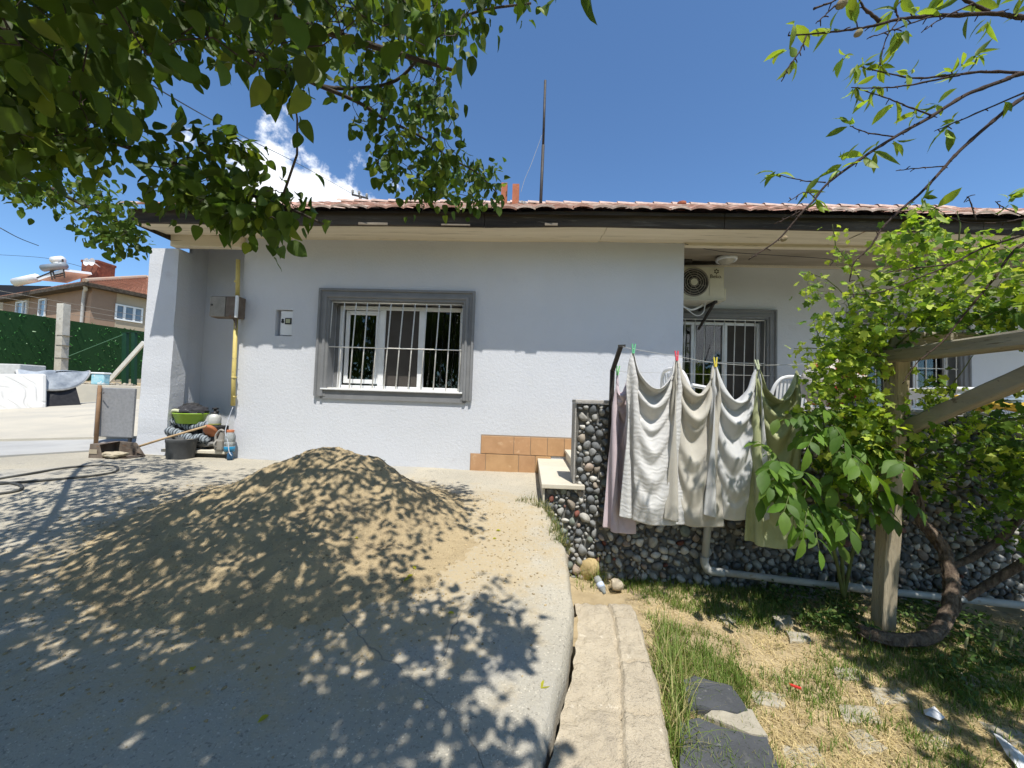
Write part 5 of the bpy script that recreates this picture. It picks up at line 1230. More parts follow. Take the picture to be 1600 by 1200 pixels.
fc = at(1084, 441, Y=Y0); R_ = (at(1106, 441, Y=Y0)[0]-fc[0])
mb = MB(); mb.tube([fc+[0, -.004, 0], fc+[0, -.0015, 0]], R_, 40); mb.build('fan_recess', M['black'], ac)
mb = MB()
for k in range(5): r = R_*(.32+.68*k/4); mb.tube([fc+[r*math.cos(q), -.014+.006*(k/4), r*math.sin(q)] for q in np.linspace(0, 2*PI, 40)], .0065 if k < 4 else .012, 6)
for k in range(8): q = k*PI/4; mb.tube([fc+[R_*.24*math.cos(q), -.012, R_*.24*math.sin(q)], fc+[R_*math.cos(q+.5), -.008, R_*math.sin(q+.5)]], .0035, 5)
mb.build('fan_grille', M['steelgrey'], ac, smooth=True)
mb = MB(); mb.tube([fc+[0, -.02, 0], fc+[0, -.006, 0]], R_*.25, 24); mb.build('hub', M['cream'], ac)
def text(body, loc, size, m, parent, name, rot=(PI/2, 0, 0), depth=.0015):
    cu = D.curves.new('t', 'FONT'); cu.body = body; cu.size = size; cu.extrude = depth; cu.align_x = 'CENTER'
    o = D.objects.new('t', cu); COL.objects.link(o); dg = bpy.context.evaluated_depsgraph_get(); me = bpy.data.meshes.new_from_object(o.evaluated_get(dg)); D.objects.remove(o); D.curves.remove(cu)
    me.transform(Matrix.Rotation(rot[0], 4, 'X')); me.materials.clear(); me.materials.append(m); o = D.objects.new(name, me); COL.objects.link(o); o.parent = parent; o.location = np.array(loc)-wloc(parent); return o
lg = mat('logo_ink', (.055, .04, .02), None, rough=.6)
q = at(1119, 434.5, Y=Y0-.0105); text('Beko.', (q[0], Y0-.0095, q[2]), .075, lg, pnl, 'lettering')
mb = MB(); q = at(1119, 424.5, Y=Y0); q[1] = Y0-.0105
for k in range(6):
    a_ = k*PI/3+PI/6; mb.add([q+[math.cos(a_+s)*r_, d_2, math.sin(a_+s)*r_] for d_2 in (0, .0018) for s, r_ in ((-.42, .026), (0, .042), (.42, .026), (.42, .017), (-.42, .017))], [(0, 1, 2, 3, 4)])
    mb.add([q+[math.cos(a_+s)*r_, 0, math.sin(a_+s)*r_] for s, r_ in ((.30, .028), (PI/3-.30, .028), (PI/3-.30, .017), (.30, .017))], [(0, 1, 2, 3)])
mb.build('emblem', lg, pnl)
mb = MB(); p0, p1, p2 = at(1072, 480, Y=6.0), at(1118, 470, Y=Y0+.05), at(1086, 488, Y=6.08)
mb.bar((b[0]-.12, Y0-.02, a[2]-.03), (b[0]-.12, 6.09, a[2]-.03), .035, .035); mb.bar((b[0]-.12, Y0+.05, a[2]-.04), (b[0]-.12, 6.09, a[2]-.32), .03, .03)
mb.bar((XR+.2, Y0-.02, a[2]-.03), (XR+.2, 6.09, a[2]-.03), .035, .035); mb.build('bracket', M['darkpole'], ac)
mb = MB(); mb.tube(smoothpath([at(1066, 478, Y=5.7), at(1080, 484, Y=5.7), at(1095, 478, Y=5.72), at(1104, 466, Y=5.75)]), .014, 8); mb.tube(smoothpath([at(1072, 482, Y=5.68), at(1088, 493, Y=5.66), at(1099, 488, Y=5.66), at(1102, 472, Y=5.7)]), .007, 6); mb.build('pipe', M['white'], ac, smooth=True)
mb = MB(); mb.tube([at(1066, 411, Y=5.7), at(1127, 411, Y=5.7)], .026, 10); mb.tube([at(1068, 407, Y=5.6), at(1080, 408, Y=5.6)], .03, 8)
tag(mb.build('roller_blind', M['darkpole'], loc=at(1090, 411, Y=5.7)), 'dark rolled awning tube under porch ceiling above air conditioner', 'awning')
lt = thing('ceiling_lamp', 'round white oval lamp fixed under the porch ceiling', 'lamp', at(1135, 407, Y=5.45))
c = at(1135, 407, Y=5.45); r = .135
mb = MB(); mb.lathe([(r*.6, .05), (r, .035), (r*1.03, .01), (r*.95, -.012), (r*.80, -.005), (r*.80, .01)], c, 28); mb.build('rim', M['white'], lt, smooth=True)
mb = MB(); mb.lathe([(.001, -.055), (r*.35, -.05), (r*.65, -.03), (r*.81, .0)], c, 28); mb.build('globe', mat('lamp_glass', (.55, .52, .44), (.40, .37, .30), 6, .25, spec=.5), lt, smooth=True)
mb = MB(); mb.tube([c+[0, 0, .04], c+[0, 0, .16]], .02, 8); mb.build('stem', M['white'], lt)
mb = MB(); mb.tube(smoothpath([at(1070, 381, Y=4.7), at(1120, 392, Y=4.9), at(1180, 397, Y=5.0), at(1260, 402, Y=5.2), at(1300, 406, Y=5.4), at(1297, 415, Y=5.5)]), .004, 5)
tag(mb.build('cable', M['black'], loc=at(1070, 381, Y=4.7)), 'thin black cable sagging under the porch ceiling', 'cable')

# ------------------------------------------------------------------ clutter in and by the niche
def col(n, c, r=.5, **k): return mat(n, c, tuple(x*.85 for x in c), 10, r, **k)
ZN = .79
tb = at(299, 660, Y=4.86); ZT = at(299, 662, Y=4.80)[2]
t = thing('plastic_tub', 'lime green plastic tub holding dark clothes in the niche', 'tub', (tb[0], 4.84, ZT))
mb = MB(); r = .205; mb.lathe([(.001, 0), (r*.72, 0), (r*.78, .01), (r*.98, .118), (r*1.06, .125), (r*1.07, .135), (r*1.0, .137), (r*.95, .12), (r*.74, .02), (.001, .015)], (tb[0], 4.84, ZT), 36, sy=.74); mb.build('body', col('lime_plastic', (.31, .50, .045), .4, spec=.5), t, smooth=True)
def cloth_heap(name, label, c0, rx, ry, rz, m, seed, cat='clothes', squash=1):
    G = []; n = 40; k = 26
    for i in range(k+1):
        th = PI*i/k; row = []
        for j in range(n+1):
            a = 2*PI*(j % n)/n; d = np.array([math.cos(a)*math.sin(th), math.sin(a)*math.sin(th), math.cos(th)])
            f = 1+.22*fbm(*(d*1.3), 1.0, 3) if False else 1+.30*noise.fractal(Vector(d*1.6+Vector((seed, seed*2, 0))), 1, 2, 4)+.10*abs(math.sin(a*5+3*noise.noise(Vector(d*2))))*math.sin(th)
            row.append(np.array(c0)+d*[rx, ry, rz]*f)
        G.append(row)
    mb = MB(); mb.grid(G); return tag(mb.build(name, m, loc=c0-np.array([0, 0, rz]), smooth=True), label, cat)
darkcloth = mat('dark_cloth', (.022, .023, .027), (.05, .05, .055), 14, .95, [(60, .6)], spots=[(9, .62, .04, (.13, .13, .14))])
cloth_heap('clothes_pile', 'heap of black and charcoal clothes lying in the green tub', (tb[0]+.0, 4.85, ZT+.155), .19, .12, .075, darkcloth, 2)
cloth_heap('dark_bag', 'black bag behind the tub against niche wall', (tb[0]-.10, 4.95, ZT+.20), .12, .055, .06, col('bag', (.03, .03, .032), .7), 8, 'bag')
q = at(287, 642, Y=4.80); mb = MB(); mb.tube(smoothpath([(tb[0]-.15, 4.74, ZT+.128), (tb[0]-.12, 4.72, ZT+.165), (tb[0]-.06, 4.73, ZT+.16), (tb[0]-.04, 4.75, ZT+.13)]), .022, 8); tag(mb.build('striped_sock', col('sock', (.55, .56, .40), .9), loc=(tb[0]-.1, 4.74, ZT+.13), smooth=True), 'pale striped sock draped over rim of green tub', 'sock')
# rolled grey rug under the tub
t = thing('rolled_rug', 'rolled grey and black striped rug lying under the green tub', 'rug', at(300, 690, Y=4.75))
m = mat('striped_rug', (.10, .115, .13), None, rough=1, bump=[(120, .5)]); nt = m.node_tree; wv = nt.nodes.new('ShaderNodeTexWave'); wv.inputs['Scale'].default_value = 9; wv.inputs['Distortion'].default_value = 2; tcn = nt.nodes.new('ShaderNodeTexCoord'); nt.links.new(tcn.outputs['Object'], wv.inputs[0]); rp = nt.nodes.new('ShaderNodeValToRGB'); rp.color_ramp.elements[0].color = (.035, .042, .05, 1); rp.color_ramp.elements[1].color = (.30, .34, .37, 1); nt.links.new(wv.outputs[0], rp.inputs[0]); nt.links.new(rp.outputs[0], nt.nodes['Principled BSDF'].inputs['Base Color'])
mb = MB(); P = [at(266, 668, Y=4.80), at(272, 657, Y=4.80), at(284, 662, Y=4.80), at(300, 668, Y=4.80), at(318, 664, Y=4.80), at(326, 664, Y=4.80)]; mb.tube(smoothpath(P), [.035+.018*math.sin(i*.9)**2 for i in range(len(smoothpath(P)))], 10)
mb.build('roll', m, t, smooth=True)
mb = MB(); P = [at(262, 672, Y=4.76), at(280, 678, Y=4.74), at(300, 686, Y=4.73), at(312, 684, Y=4.74), at(325, 690, Y=4.74)]; s = smoothpath(P); mb.tube(s, [.045+.015*math.sin(i*1.1)**2 for i in range(len(s))], 10); mb.build('roll', m, t, smooth=True)
cloth_heap('crumpled_tarp', 'crumpled grey tarp corner spread on niche slab under rug', at(318, 692, Y=4.78)+[0, 0, -.01], .16, .07, .04, col('tarp', (.20, .20, .195), .7), 5, 'tarp')
# pressure sprayer
sc = at(335, 664, Y=4.86); sc[2] = at(335, 665, Y=4.86)[2]
t = thing('pressure_sprayer', 'white pump sprayer with black top right of green tub', 'sprayer', sc)
mb = MB(); mb.lathe([(.001, 0), (.066, 0), (.072, .015), (.072, .10), (.060, .135), (.03, .155), (.03, .16)], sc, 24); mb.build('tank', col('sprayer_white', (.52, .53, .50), .4, spec=.5), t, smooth=True)
mb = MB(); mb.lathe([(.038, .155), (.038, .175), (.02, .18), (.018, .21), (.034, .215), (.034, .232), (.001, .236)], sc, 20); mb.tube([sc+[0, 0, .195], sc+[.06, -.02, .185]], .012, 8); mb.build('pump_head', M['black'], t, smooth=True)
mb = MB(); mb.lathe([(.0735, .012), (.0735, .028), (.072, .03)], sc, 24); mb.build('band', col('olive_band', (.33, .33, .10), .6), t)
mb = MB(); mb.box((sc[0]-.09, sc[1]-.08, ZN), (sc[0]+.09, 5.0, sc[2]-.002), bev=.01); tag(mb.build('storage_crate', col('dark_crate', (.05, .05, .052), .7), loc=(sc[0], sc[1], ZN)), 'low dark crate under the white sprayer', 'crate')
mb = MB(); mb.box((tb[0]-.17, 4.80, ZN), (tb[0]+.15, 5.0, ZT-.002), bev=.012); tag(mb.build('storage_crate', col('black_crate', (.03, .03, .03), .7), loc=(tb[0], 4.9, ZN)), 'black low crate hidden under the lime green tub', 'crate')
# terracotta lid
lc = at(327, 675, Y=4.74)
t = thing('plant_saucer', 'terracotta coloured plastic saucer leaning beside watering can', 'saucer', lc-np.array([0, 0, .07]))
mb = MB(); r = .095; mb.lathe([(.001, .0), (r*.8, 0), (r*.86, .004), (r, .022), (r*1.02, .026), (r*.97, .026), (r*.84, .010), (.001, .008)], (0, 0, 0), 32)
A_ = np.array(mb.v); ca, sa = math.cos(1.0), math.sin(1.0); A_ = np.stack([A_[:, 0], A_[:, 1]*ca-A_[:, 2]*sa*-1, -A_[:, 1]*sa*-1*-1+A_[:, 2]*ca], 1); A_ = np.stack([A_[:, 0], A_[:, 1]*1.0, A_[:, 2]], 1); mb.v = [tuple(v+lc) for v in A_]; mb.build('dish', col('orange_plastic', (.47, .17, .075), .5), t, smooth=True)
# watering can like jug
jc = at(345, 695, Y=4.66); jc[2] = ZN
t = thing('watering_jug', 'grey brown plastic jug with wide handle beside the water bottle', 'jug', jc)
mb = MB(); mb.box((jc[0]-.055, jc[1]-.05, ZN), (jc[0]+.055, jc[1]+.06, ZN+.15), bev=.025); mb.tube([jc+[.01, 0, .14], jc+[.02, 0, .23]], [.045, .03], 14); mb.build('body', col('jug', (.27, .25, .22), .5), t, smooth=False)
mb = MB(); mb.tube(smoothpath([jc+[-.055, -.02, .13], jc+[-.05, -.02, .20], jc+[.0, -.02, .26], jc+[.05, -.02, .25]]), .013, 8); mb.tube(smoothpath([jc+[-.02, -.055, .13], jc+[-.025, -.075, .09], jc+[-.02, -.055, .05]]), .011, 8); mb.build('handle', col('jug_h', (.33, .31, .28), .5), t, smooth=True)
# big water bottle with blue rest
wc = at(359, 694, Y=4.64); wc[2] = ZN
t = thing('water_bottle', 'clear plastic bottle with orange cap and a little blue liquid', 'bottle', wc)
gp = mat('clear_plastic', (.62, .66, .66), (.5, .54, .55), 10, .15, spec=.6); bsdf = gp.node_tree.nodes['Principled BSDF']; bsdf.inputs['Transmission Weight'].default_value = .6; bsdf.inputs['IOR'].default_value = 1.1
mb = MB(); mb.lathe([(.001, .0), (.052, 0), (.058, .01), (.058, .07), (.053, .075), (.058, .08), (.058, .12), (.053, .125), (.058, .13), (.058, .19), (.04, .235), (.03, .245)], wc, 22); mb.build('body', gp, t, smooth=True)
mb = MB(); mb.lathe([(.001, .004), (.059, .004), (.0595, .065), (.001, .066)], wc, 22); mb.build('blue_liquid', col('blue_liquid', (.02, .20, .36), .15, spec=.6), t, smooth=True)
mb = MB(); mb.lathe([(.04, .24), (.04, .265), (.036, .268), (.001, .268)], wc, 20); mb.build('cap', col('orange_cap', (.55, .19, .09), .5), t)
mb = MB(); b_ = at(360, 704, Y=4.60); b_[2] = zd(b_[0], b_[1])+.03; mb.lathe([(.001, -.035), (.03, -.035), (.035, .0), (.03, .05), (.012, .07)], b_, 14); tag(mb.build('blue_bottle', col('blue_pl', (.03, .09, .17), .35), loc=b_, smooth=True), 'small crushed blue bottle at the wall corner on the ground', 'bottle')
# bucket
bc = hit(282, 716)
t = thing('bucket', 'dark grey rubber builder bucket standing on the drive', 'bucket', bc)
sB = at(300, 690, Y=bc[1])[0]-at(262, 690, Y=bc[1])[0]; r = sB/2; h = .245
mb = MB(); mb.lathe([(.001, 0), (r*.86, 0), (r*.88, .01), (r*.97, h*.8), (r*1.0, h*.83), (r*1.0, h*.92), (r*1.03, h), (r*.97, h), (r*.93, h*.8), (r*.82, .02), (.001, .02)], bc, 32); mb.build('body', mat('bucket_rubber', (.060, .063, .066), (.085, .088, .09), 8, .6, [(30, .2)], spots=[(14, .62, .1, (.16, .155, .14))]), t, smooth=True)
mb = MB(); mb.tube([bc+[r*1.02*math.cos(a), -abs(r*1.0*math.sin(a))*.8-.012, h*.93-.10*math.sin(a)*0+.012] for a in np.linspace(0, PI, 14)], .005, 6); mb.build('handle', M['steelgrey'], t)
mb = MB(); mb.lathe([(.001, h*.80), (r*.9, h*.78)], bc, 24); mb.build('contents', col('cement', (.30, .30, .29), .9), t)
# tin box with stick and rags
b0, b1 = hit(138, 716), hit(208, 716)
t = thing('metal_dustpan', 'rusty brown tin dustpan lying open with rags inside', 'dustpan', (b0+b1)/2)
W_ = b1[0]-b0[0]; z0 = b0[2]; yb = b0[1]; hh = .17; dpth = .26
mb = MB(); o = lambda x, y, z: (b0[0]+x*W_, yb+y*dpth, z0+z*hh)
V = [o(0, 0, .03), o(.42, 0, .0), o(1.02, .1, .02), o(1.05, 1, .02), o(.05, 1, .02), o(.02, 0, .98), o(.30, 0, .96), o(.22, 1, 1.02), o(.04, 1, 1.0), o(.74, 1, .95), o(.80, .9, .3)]
mb.add(V, [(0, 1, 6, 5), (0, 5, 8, 4), (5, 6, 7, 8), (4, 8, 7, 9, 3), (0, 4, 3, 2, 1), (9, 10, 3)]); sh = mb.build('pan', M['rust'], t)
sm = sh.modifiers.new('thick', 'SOLIDIFY'); sm.thickness = .008
mb = MB(); mb.box((b0[0]+.02*W_, yb-.006, z0+.32*hh), (b0[0]+.26*W_, yb-.0045, z0+.62*hh)); mb.build('label', col('worn_label', (.40, .34, .25), .8), t)
cloth_heap('rag', 'beige rag crumpled in the mouth of the rusty dustpan', np.array([b0[0]+.62*W_, yb+.06, z0+.045]), .13, .08, .035, col('rag_beige', (.46, .40, .29), .95), 4, 'rag')
# broom stick leaning from dustpan over the bucket to the niche
mb = MB(); q0 = hit(182, 711)+[0, 0, .02]; q1 = at(322, 666, Y=4.60); mb.tube([q0, q0*.5+q1*.5+[0, 0, .006], q1], [.014, .0135, .013], 10)
tag(mb.build('broom_stick', M['stick'], loc=q0, smooth=True), 'long pale wooden stick resting on the bucket and dustpan', 'stick')
# plastic bottle + thin wire across ground
mb = MB(); mb.tube([hit(p[0], p[1])+[0, 0, .004] for p in ((186, 728), (215, 724), (240, 721), (264, 717))], .003, 5); tag(mb.build('cable', M['black'], loc=hit(186, 728)), 'thin dark cord lying on concrete beside the bucket', 'cord')
# grey woven panel and stick by the pillar
a, b = hit(146, 694), hit(209, 700); PY = a[1]+.04
t = thing('woven_panel', 'grey woven fabric panel standing against the left of pillar', 'panel', (a+b)/2)
wm = mat('woven_grey', (.27, .275, .285), (.22, .225, .235), 30, .95, None); nt = wm.node_tree; N = nt.nodes.new; L = nt.links.new; tcn = N('ShaderNodeTexCoord')
for axis, nm in (('X', 0), ('Z', 1)):
    wv = N('ShaderNodeTexWave'); wv.bands_direction = axis; wv.inputs['Scale'].default_value = 26; wv.inputs['Distortion'].default_value = 3; L(tcn.outputs['Object'], wv.inputs[0])
    bp = N('ShaderNodeBump'); bp.inputs['Strength'].default_value = .4; bp.inputs['Distance'].default_value = .004; L(wv.outputs[0], bp.inputs['Height'])
    if nm: L(prevb.outputs[0], bp.inputs['Normal'])
    prevb = bp
L(prevb.outputs[0], nt.nodes['Principled BSDF'].inputs['Normal'])
c0, c1 = at(145, 682, Y=PY), at(211, 607, Y=PY)
mb = MB(); mb.box((c0[0], PY, c0[2]), (c1[0], PY+.035, c1[2]), bev=.012); mb.build('face', wm, t)
mb = MB(); mb.box((c1[0]-.055, PY+.002, a[2]-.01), (c1[0]-.022, PY+.03, c0[2]-.001)); mb.build('leg', M['black'], t); mb = MB(); mb.box((c0[0]+.02, PY+.002, a[2]-.01), (c0[0]+.05, PY+.03, c0[2]-.001)); mb.build('leg', M['black'], t)
q0, q1 = at(150, 690, Y=PY-.06), at(156, 602, Y=PY-.02); q0[2] = zd(q0[0], q0[1])
t = thing('wooden_stake', 'brown wooden stake with a nail leaning on grey panel', 'stake', q0)
mb = MB(); mb.tube([q0, q1], [.024, .021], 10); mb.build('shaft', M['stakewood'], t, smooth=True)
mb = MB(); e = at(157, 614, Y=PY-.05); mb.tube([e, e+[.09, -.04, -.004], e+[.10, -.045, .004]], [.005, .005, .009], 6); mb.build('nail', M['darkpole'], t)
# hose
hp = [(-30, 755), (40, 743), (100, 733), (150, 729), (178, 730), (184, 735), (172, 741), (120, 748), (60, 753), (-30, 760)]
mb = MB(); mb.tube([p+[0, 0, .011] for p in smoothpath([hit(*p) for p in hp], 8)], .011, 8); tag(mb.build('garden_hose', M['rubber'], loc=hit(100, 733), smooth=True), 'long loop of dark hose on the concrete, far loop', 'hose')
mb = MB(); mb.tube([p+[0, 0, .011] for p in smoothpath([hit(*p) for p in ((-30, 757), (5, 756), (28, 759), (34, 764), (22, 770), (-30, 777))], 8)], .011, 8); tag(mb.build('garden_hose', M['rubber'], loc=hit(20, 765), smooth=True), 'short tight end of dark hose at the picture edge, nearer loop', 'hose')

# ------------------------------------------------------------------ back yard, left
def gat(px, py): return hit(px, py)
a, b = hit(-75, 648), hit(73, 640); MY = None
d = (b-a); d[2] = 0; Lm = np.linalg.norm(d); d /= Lm; nrm = np.array([-d[1], d[0], 0]); hm = np.linalg.norm(at(70, 585, X=b[0])[2]-b[2])
hm = .88
mm = mat('quilted_ticking', (.66, .655, .63), (.60, .595, .57), 5, .85); nt = mm.node_tree; N = nt.nodes.new; L = nt.links.new; tcn = N('ShaderNodeTexCoord')
wv = N('ShaderNodeTexWave'); wv.wave_type = 'BANDS'; wv.bands_direction = 'DIAGONAL'; wv.inputs['Scale'].default_value = 1.7; wv.inputs['Distortion'].default_value = 6; wv.inputs['Detail'].default_value = 0; wv.inputs['Detail Scale'].default_value = 1.6; L(tcn.outputs['Object'], wv.inputs[0])
cr = N('ShaderNodeMapRange'); cr.inputs[1].default_value = .0; cr.inputs[2].default_value = .22; L(wv.outputs[0], cr.inputs[0]); bp = N('ShaderNodeBump'); bp.inputs['Strength'].default_value = 1; bp.inputs['Distance'].default_value = .009; L(cr.outputs[0], bp.inputs['Height']); L(bp.outputs[0], nt.nodes['Principled BSDF'].inputs['Normal'])
t = thing('mattress', 'white quilted mattress leaning on its long side in yard', 'mattress', a*.5+b*.5)
lean = np.array(nrm)*.30+[0, 0, math.sqrt(hm**2-.09)]
def slab(name, m, a, b, up, th, parent, bev=.06):
    u = (b-a); Lx = np.linalg.norm(u); u /= Lx; w_ = up/np.linalg.norm(up); n_ = np.cross(u, w_); H = np.linalg.norm(up)
    mb = MB(); mb.box((0, 0, 0), (Lx, th, H), bev=bev); mb.v = [tuple(a+u*v[0]-n_*v[1]+w_*v[2]) for v in mb.v]; return mb.build(name, m, parent, smooth=False)
slab('body', mm, a, b, lean, .20, t); 
mb = MB(); q = a+nrm*-.0; mb.tube([a+[0, 0, .03]-nrm*.006, b+[0, 0, .03]-nrm*.006], .012, 6); mb.build('piping', col('piping', (.45, .45, .43), .9), t)
a2, b2 = hit(66, 641), hit(128, 636); a2 = a2+nrm*.25; b2 = b2+nrm*.05
t = thing('black_board', 'black board leaning beside the white mattress in yard', 'board', (a2+b2)/2)
u = b2-a2; mb = MB(); top0 = a2+nrm*.35+[-.1, 0, .80]-u*.15; top1 = b2+nrm*.35-u*.22+[0, 0, .80]
mb.add([a2, b2, top1, top0, a2+nrm*.04, b2+nrm*.04, top1+nrm*.04, top0+nrm*.04], [(0, 1, 2, 3), (5, 4, 7, 6), (0, 4, 5, 1), (1, 5, 6, 2), (2, 6, 7, 3), (3, 7, 4, 0)]); mb.build('panel', M['black'], t)
# round rug draped over board
cR = top0*.42+top1*.58+np.array([0, 0, .03]); G = []
ru = unit(u); mR = mat('shaggy_rug', (.42, .46, .50), (.16, .19, .23), 3.2, 1, [(120, .8)])
for i in range(26):
    r_ = i/25; row = []
    for j in range(41):
        a_ = 2*PI*j/40; X_ = .58*r_*math.cos(a_)*(1+.05*math.sin(3*a_)); Y_ = .46*r_*math.sin(a_)
        bu = unit(nrm*.35+[0, 0, .80]); wv_ = .03*math.sin(X_*9+1)*r_+.02*nz(X_, Y_, 1, 5)
        row.append(cR+ru*X_+(bu*Y_*.95-nrm*(.05+wv_+.04*abs(Y_)) if Y_ < 0 else nrm*Y_*.75-np.array([0, 0, Y_*.55-wv_-.03])))
    G.append(row)
t = thing('round_rug', 'grey white shaggy round rug draped over the black board', 'rug', cR)
o = MB().grid(G).build('pile', mR, t, smooth=True); o.modifiers.new('th', 'SOLIDIFY').thickness = .03
mb = MB(); mb.tube(G[-1], .028, 8); mb.build('border', col('rug_border', (.50, .50, .49), 1), t, smooth=True)
c0 = at(-20, 583, Y=(a[1]+b[1])/2+.8); c1 = at(31, 569, Y=(a[1]+b[1])/2+.8)
mb = MB(); mb.box((c0[0], c0[1], zd(c0[0], c0[1])), (c1[0], c0[1]+.5, c1[2]), bev=.02); tag(mb.build('storage_box', col('whitish_box', (.55, .55, .53), .7), loc=(c1[0], c0[1], .9)), 'off white box standing behind the mattress', 'box')
# low concrete retaining wall and the bank behind it
RY = 11.0
w0, w1 = at(30, 597, Y=RY), at(240, 601, Y=RY)
t = thing('retaining_wall', 'low pale concrete retaining wall at the back of yard', 'wall', (w0[0], RY, .8))
mb = MB(); mb.box((-30, RY, .3), (-5.5, RY+.25, w0[2]), bev=.02); mb.build('body', M['yard'], t)
zb = w0[2]
tag(MB().grid([[(x, y, zb-.02+.02*nz(x, y, 1, 1.2)+(y-RY)*.02) for x in np.linspace(-40, -5, 40)] for y in np.linspace(RY+.24, 24, 20)]).build('bank', M['soil'], smooth=True), kind='structure')
# rubble along the top
RP = [at(rg.uniform(112, 214), 590, Y=RY+rg.uniform(.3, 1.0)) for k in range(90)]; RP = [(p[0], p[1], zb+.01) for p in RP]
o = stones(RP, [rg.uniform(.025, .085) for _ in RP], 'rubble', M['pebble'], cols=[np.array((.38, .34, .27))*rg.uniform(.6, 1.2) for _ in RP]); tag(o, kind='stuff')
c = at(157, 597, Y=RY+.12); s = .36
t = thing('paint_tub', 'white and turquoise plastic tub on the retaining wall', 'tub', (c[0], c[1], zb))
mb = MB(); x0, x1 = at(146, 590, Y=RY+.12)[0], at(168, 590, Y=RY+.12)[0]; hh = at(157, 582, Y=RY+.12)[2]-zb
mb.box((x0+.02, RY+.03, zb), (x1-.02, RY+.22, zb+hh*.86), bev=.03); mb.build('body', mat('turquoise_tub', (.42, .62, .66), (.16, .46, .56), 6, .5, spots=[(7, .55, .05, (.60, .66, .66))]), t)
mb = MB(); mb.box((x0, RY+.01, zb+hh*.86), (x1, RY+.24, zb+hh), bev=.02); mb.build('lid', M['white'], t)
# artificial hedge fence
f0, f1 = at(0, 540, Y=11.6)[:2], at(215, 550, Y=16.2)[:2]
f0 = np.array(f0); f1 = np.array(f1)
def fz(px, py, Y): return at(px, py, Y=Y)[2]
zt0, zb0, zt1, zb1 = fz(0, 485, 11.6), fz(0, 600, 11.6), fz(215, 517, 16.2), fz(215, 592, 16.2)
fd = (f1-f0); t0_, t1_ = -.8, 1.6
def fpt(t_, v):
    p = f0+fd*t_; return np.array([p[0], p[1], (zb0+(zb1-zb0)*t_)*(1-v)+(zt0+(zt1-zt0)*t_)*v])
fnc = thing('hedge_fence', 'tall fence covered in dark green artificial hedge mat', 'fence', fpt(.3, 0))
fn = unit(np.array([fd[1], -fd[0], 0])); fn = fn if fn[1] < 0 else -fn
mb = MB(); G = [[fpt(q, v) for q in np.linspace(t0_, t1_, 30)] for v in (0, 1)]; mb.grid(G); mb.build('backing', col('hedge_backing', (.015, .06, .015), .9), fnc)
n_ = 9000; tt = rg.uniform(-.35, 1.25, n_); vv = rg.uniform(0, 1, n_); P = np.array([fpt(q, v) for q, v in zip(tt, vv)])+fn*rg.uniform(.0, .06, (n_, 1))
o = foliage('hedge_mat', [leaf_template(.35, .2, .2, shape='l')], P, unit(rg.normal(size=(n_, 3))*.8+fn*.8+[0, 0, -.2]), unit(rg.normal(size=(n_, 3))+[0, 0, .8]), rg.uniform(.05, .12, n_), tints(n_, (.045, .18, .038), .45, (.35, .48, .28), .05, rg), mat('plastic_leaf', (1, 1, 1), None, attr=True, rough=.45), fnc)
mb = MB(); 
for k in range(3):
    for s in (.18, .36, .54):
        pass
for dz in (.22, .42, .62):
    mb.tube([fpt(q, 1)+[0, 0, dz+.05*q]+fn*.05 for q in (-.5, .12, .55, 1.0, 1.5)], .008, 4)
mb.build('barbed_wire', M['steelgrey'], fnc)
cp = at(96, 580, Y=12.9); ct = at(100, 475, Y=12.9); 
pp_ = thing('concrete_post', 'square pale concrete post standing in front of hedge fence', 'post', (cp[0], cp[1], zb))
mb = MB(); mb.bar((cp[0], cp[1], zb-.1), ct, .25, .22, up=(0, 1, 0)); mb.build('shaft', mat('post_concrete', (.55, .52, .45), (.42, .39, .33), 4, .95, [(40, .4)], spots=[(7, .62, .05, (.32, .29, .23))]), pp_)
mb = MB(); 
for z in (.45, .9, 1.35, 1.7): mb.box((cp[0]-.14, cp[1]-.125, zb+z), (cp[0]+.15, cp[1]+.125, zb+z+.012))
mb.build('wire_tie', M['steelgrey'], pp_)
for x0, ww, lb in ((196, .17, 'dark green steel fence post, thicker left one near pillar'), (210, .13, 'dark green steel fence post, thinner right one near pillar')):
    q0, q1 = at(x0, 598, Y=13.5), at(x0, 520, Y=13.5); mb = MB(); mb.bar((q0[0], 13.5, zb-.1), (q1[0], 13.5, q1[2]), ww, .1, up=(0, 1, 0)); 
    t = thing('steel_post', lb, 'post', (q0[0], 13.5, zb), 'green steel fence posts'); mb.build('shaft', col('green_steel', (.008, .045, .022), .5), t); mb = MB(); mb.box((q0[0]-ww*.6, 13.44, q1[2]), (q0[0]+ww*.6, 13.56, q1[2]+.03)); mb.build('cap', col('green_cap', (.006, .03, .016), .5), t)
q0, q1 = at(168, 598, Y=13.0), at(225, 535, Y=13.0); mb = MB(); mb.bar(q0, q1, .14, .06, up=(0, 1, 0)); tag(mb.build('plank', col('white_plank', (.62, .60, .54), .8), loc=q0), 'white plank propped diagonally against the hedge fence', 'plank')
mb = MB(); mb.tube([at(106, 557, Y=12.8), at(192, 523, Y=13.4)], .010, 4); tag(mb.build('stay_wire', col('stay', (.10, .22, .13), .5), loc=at(106, 557, Y=12.8)), 'thin diagonal stay wire crossing the green hedge fence', 'wire')

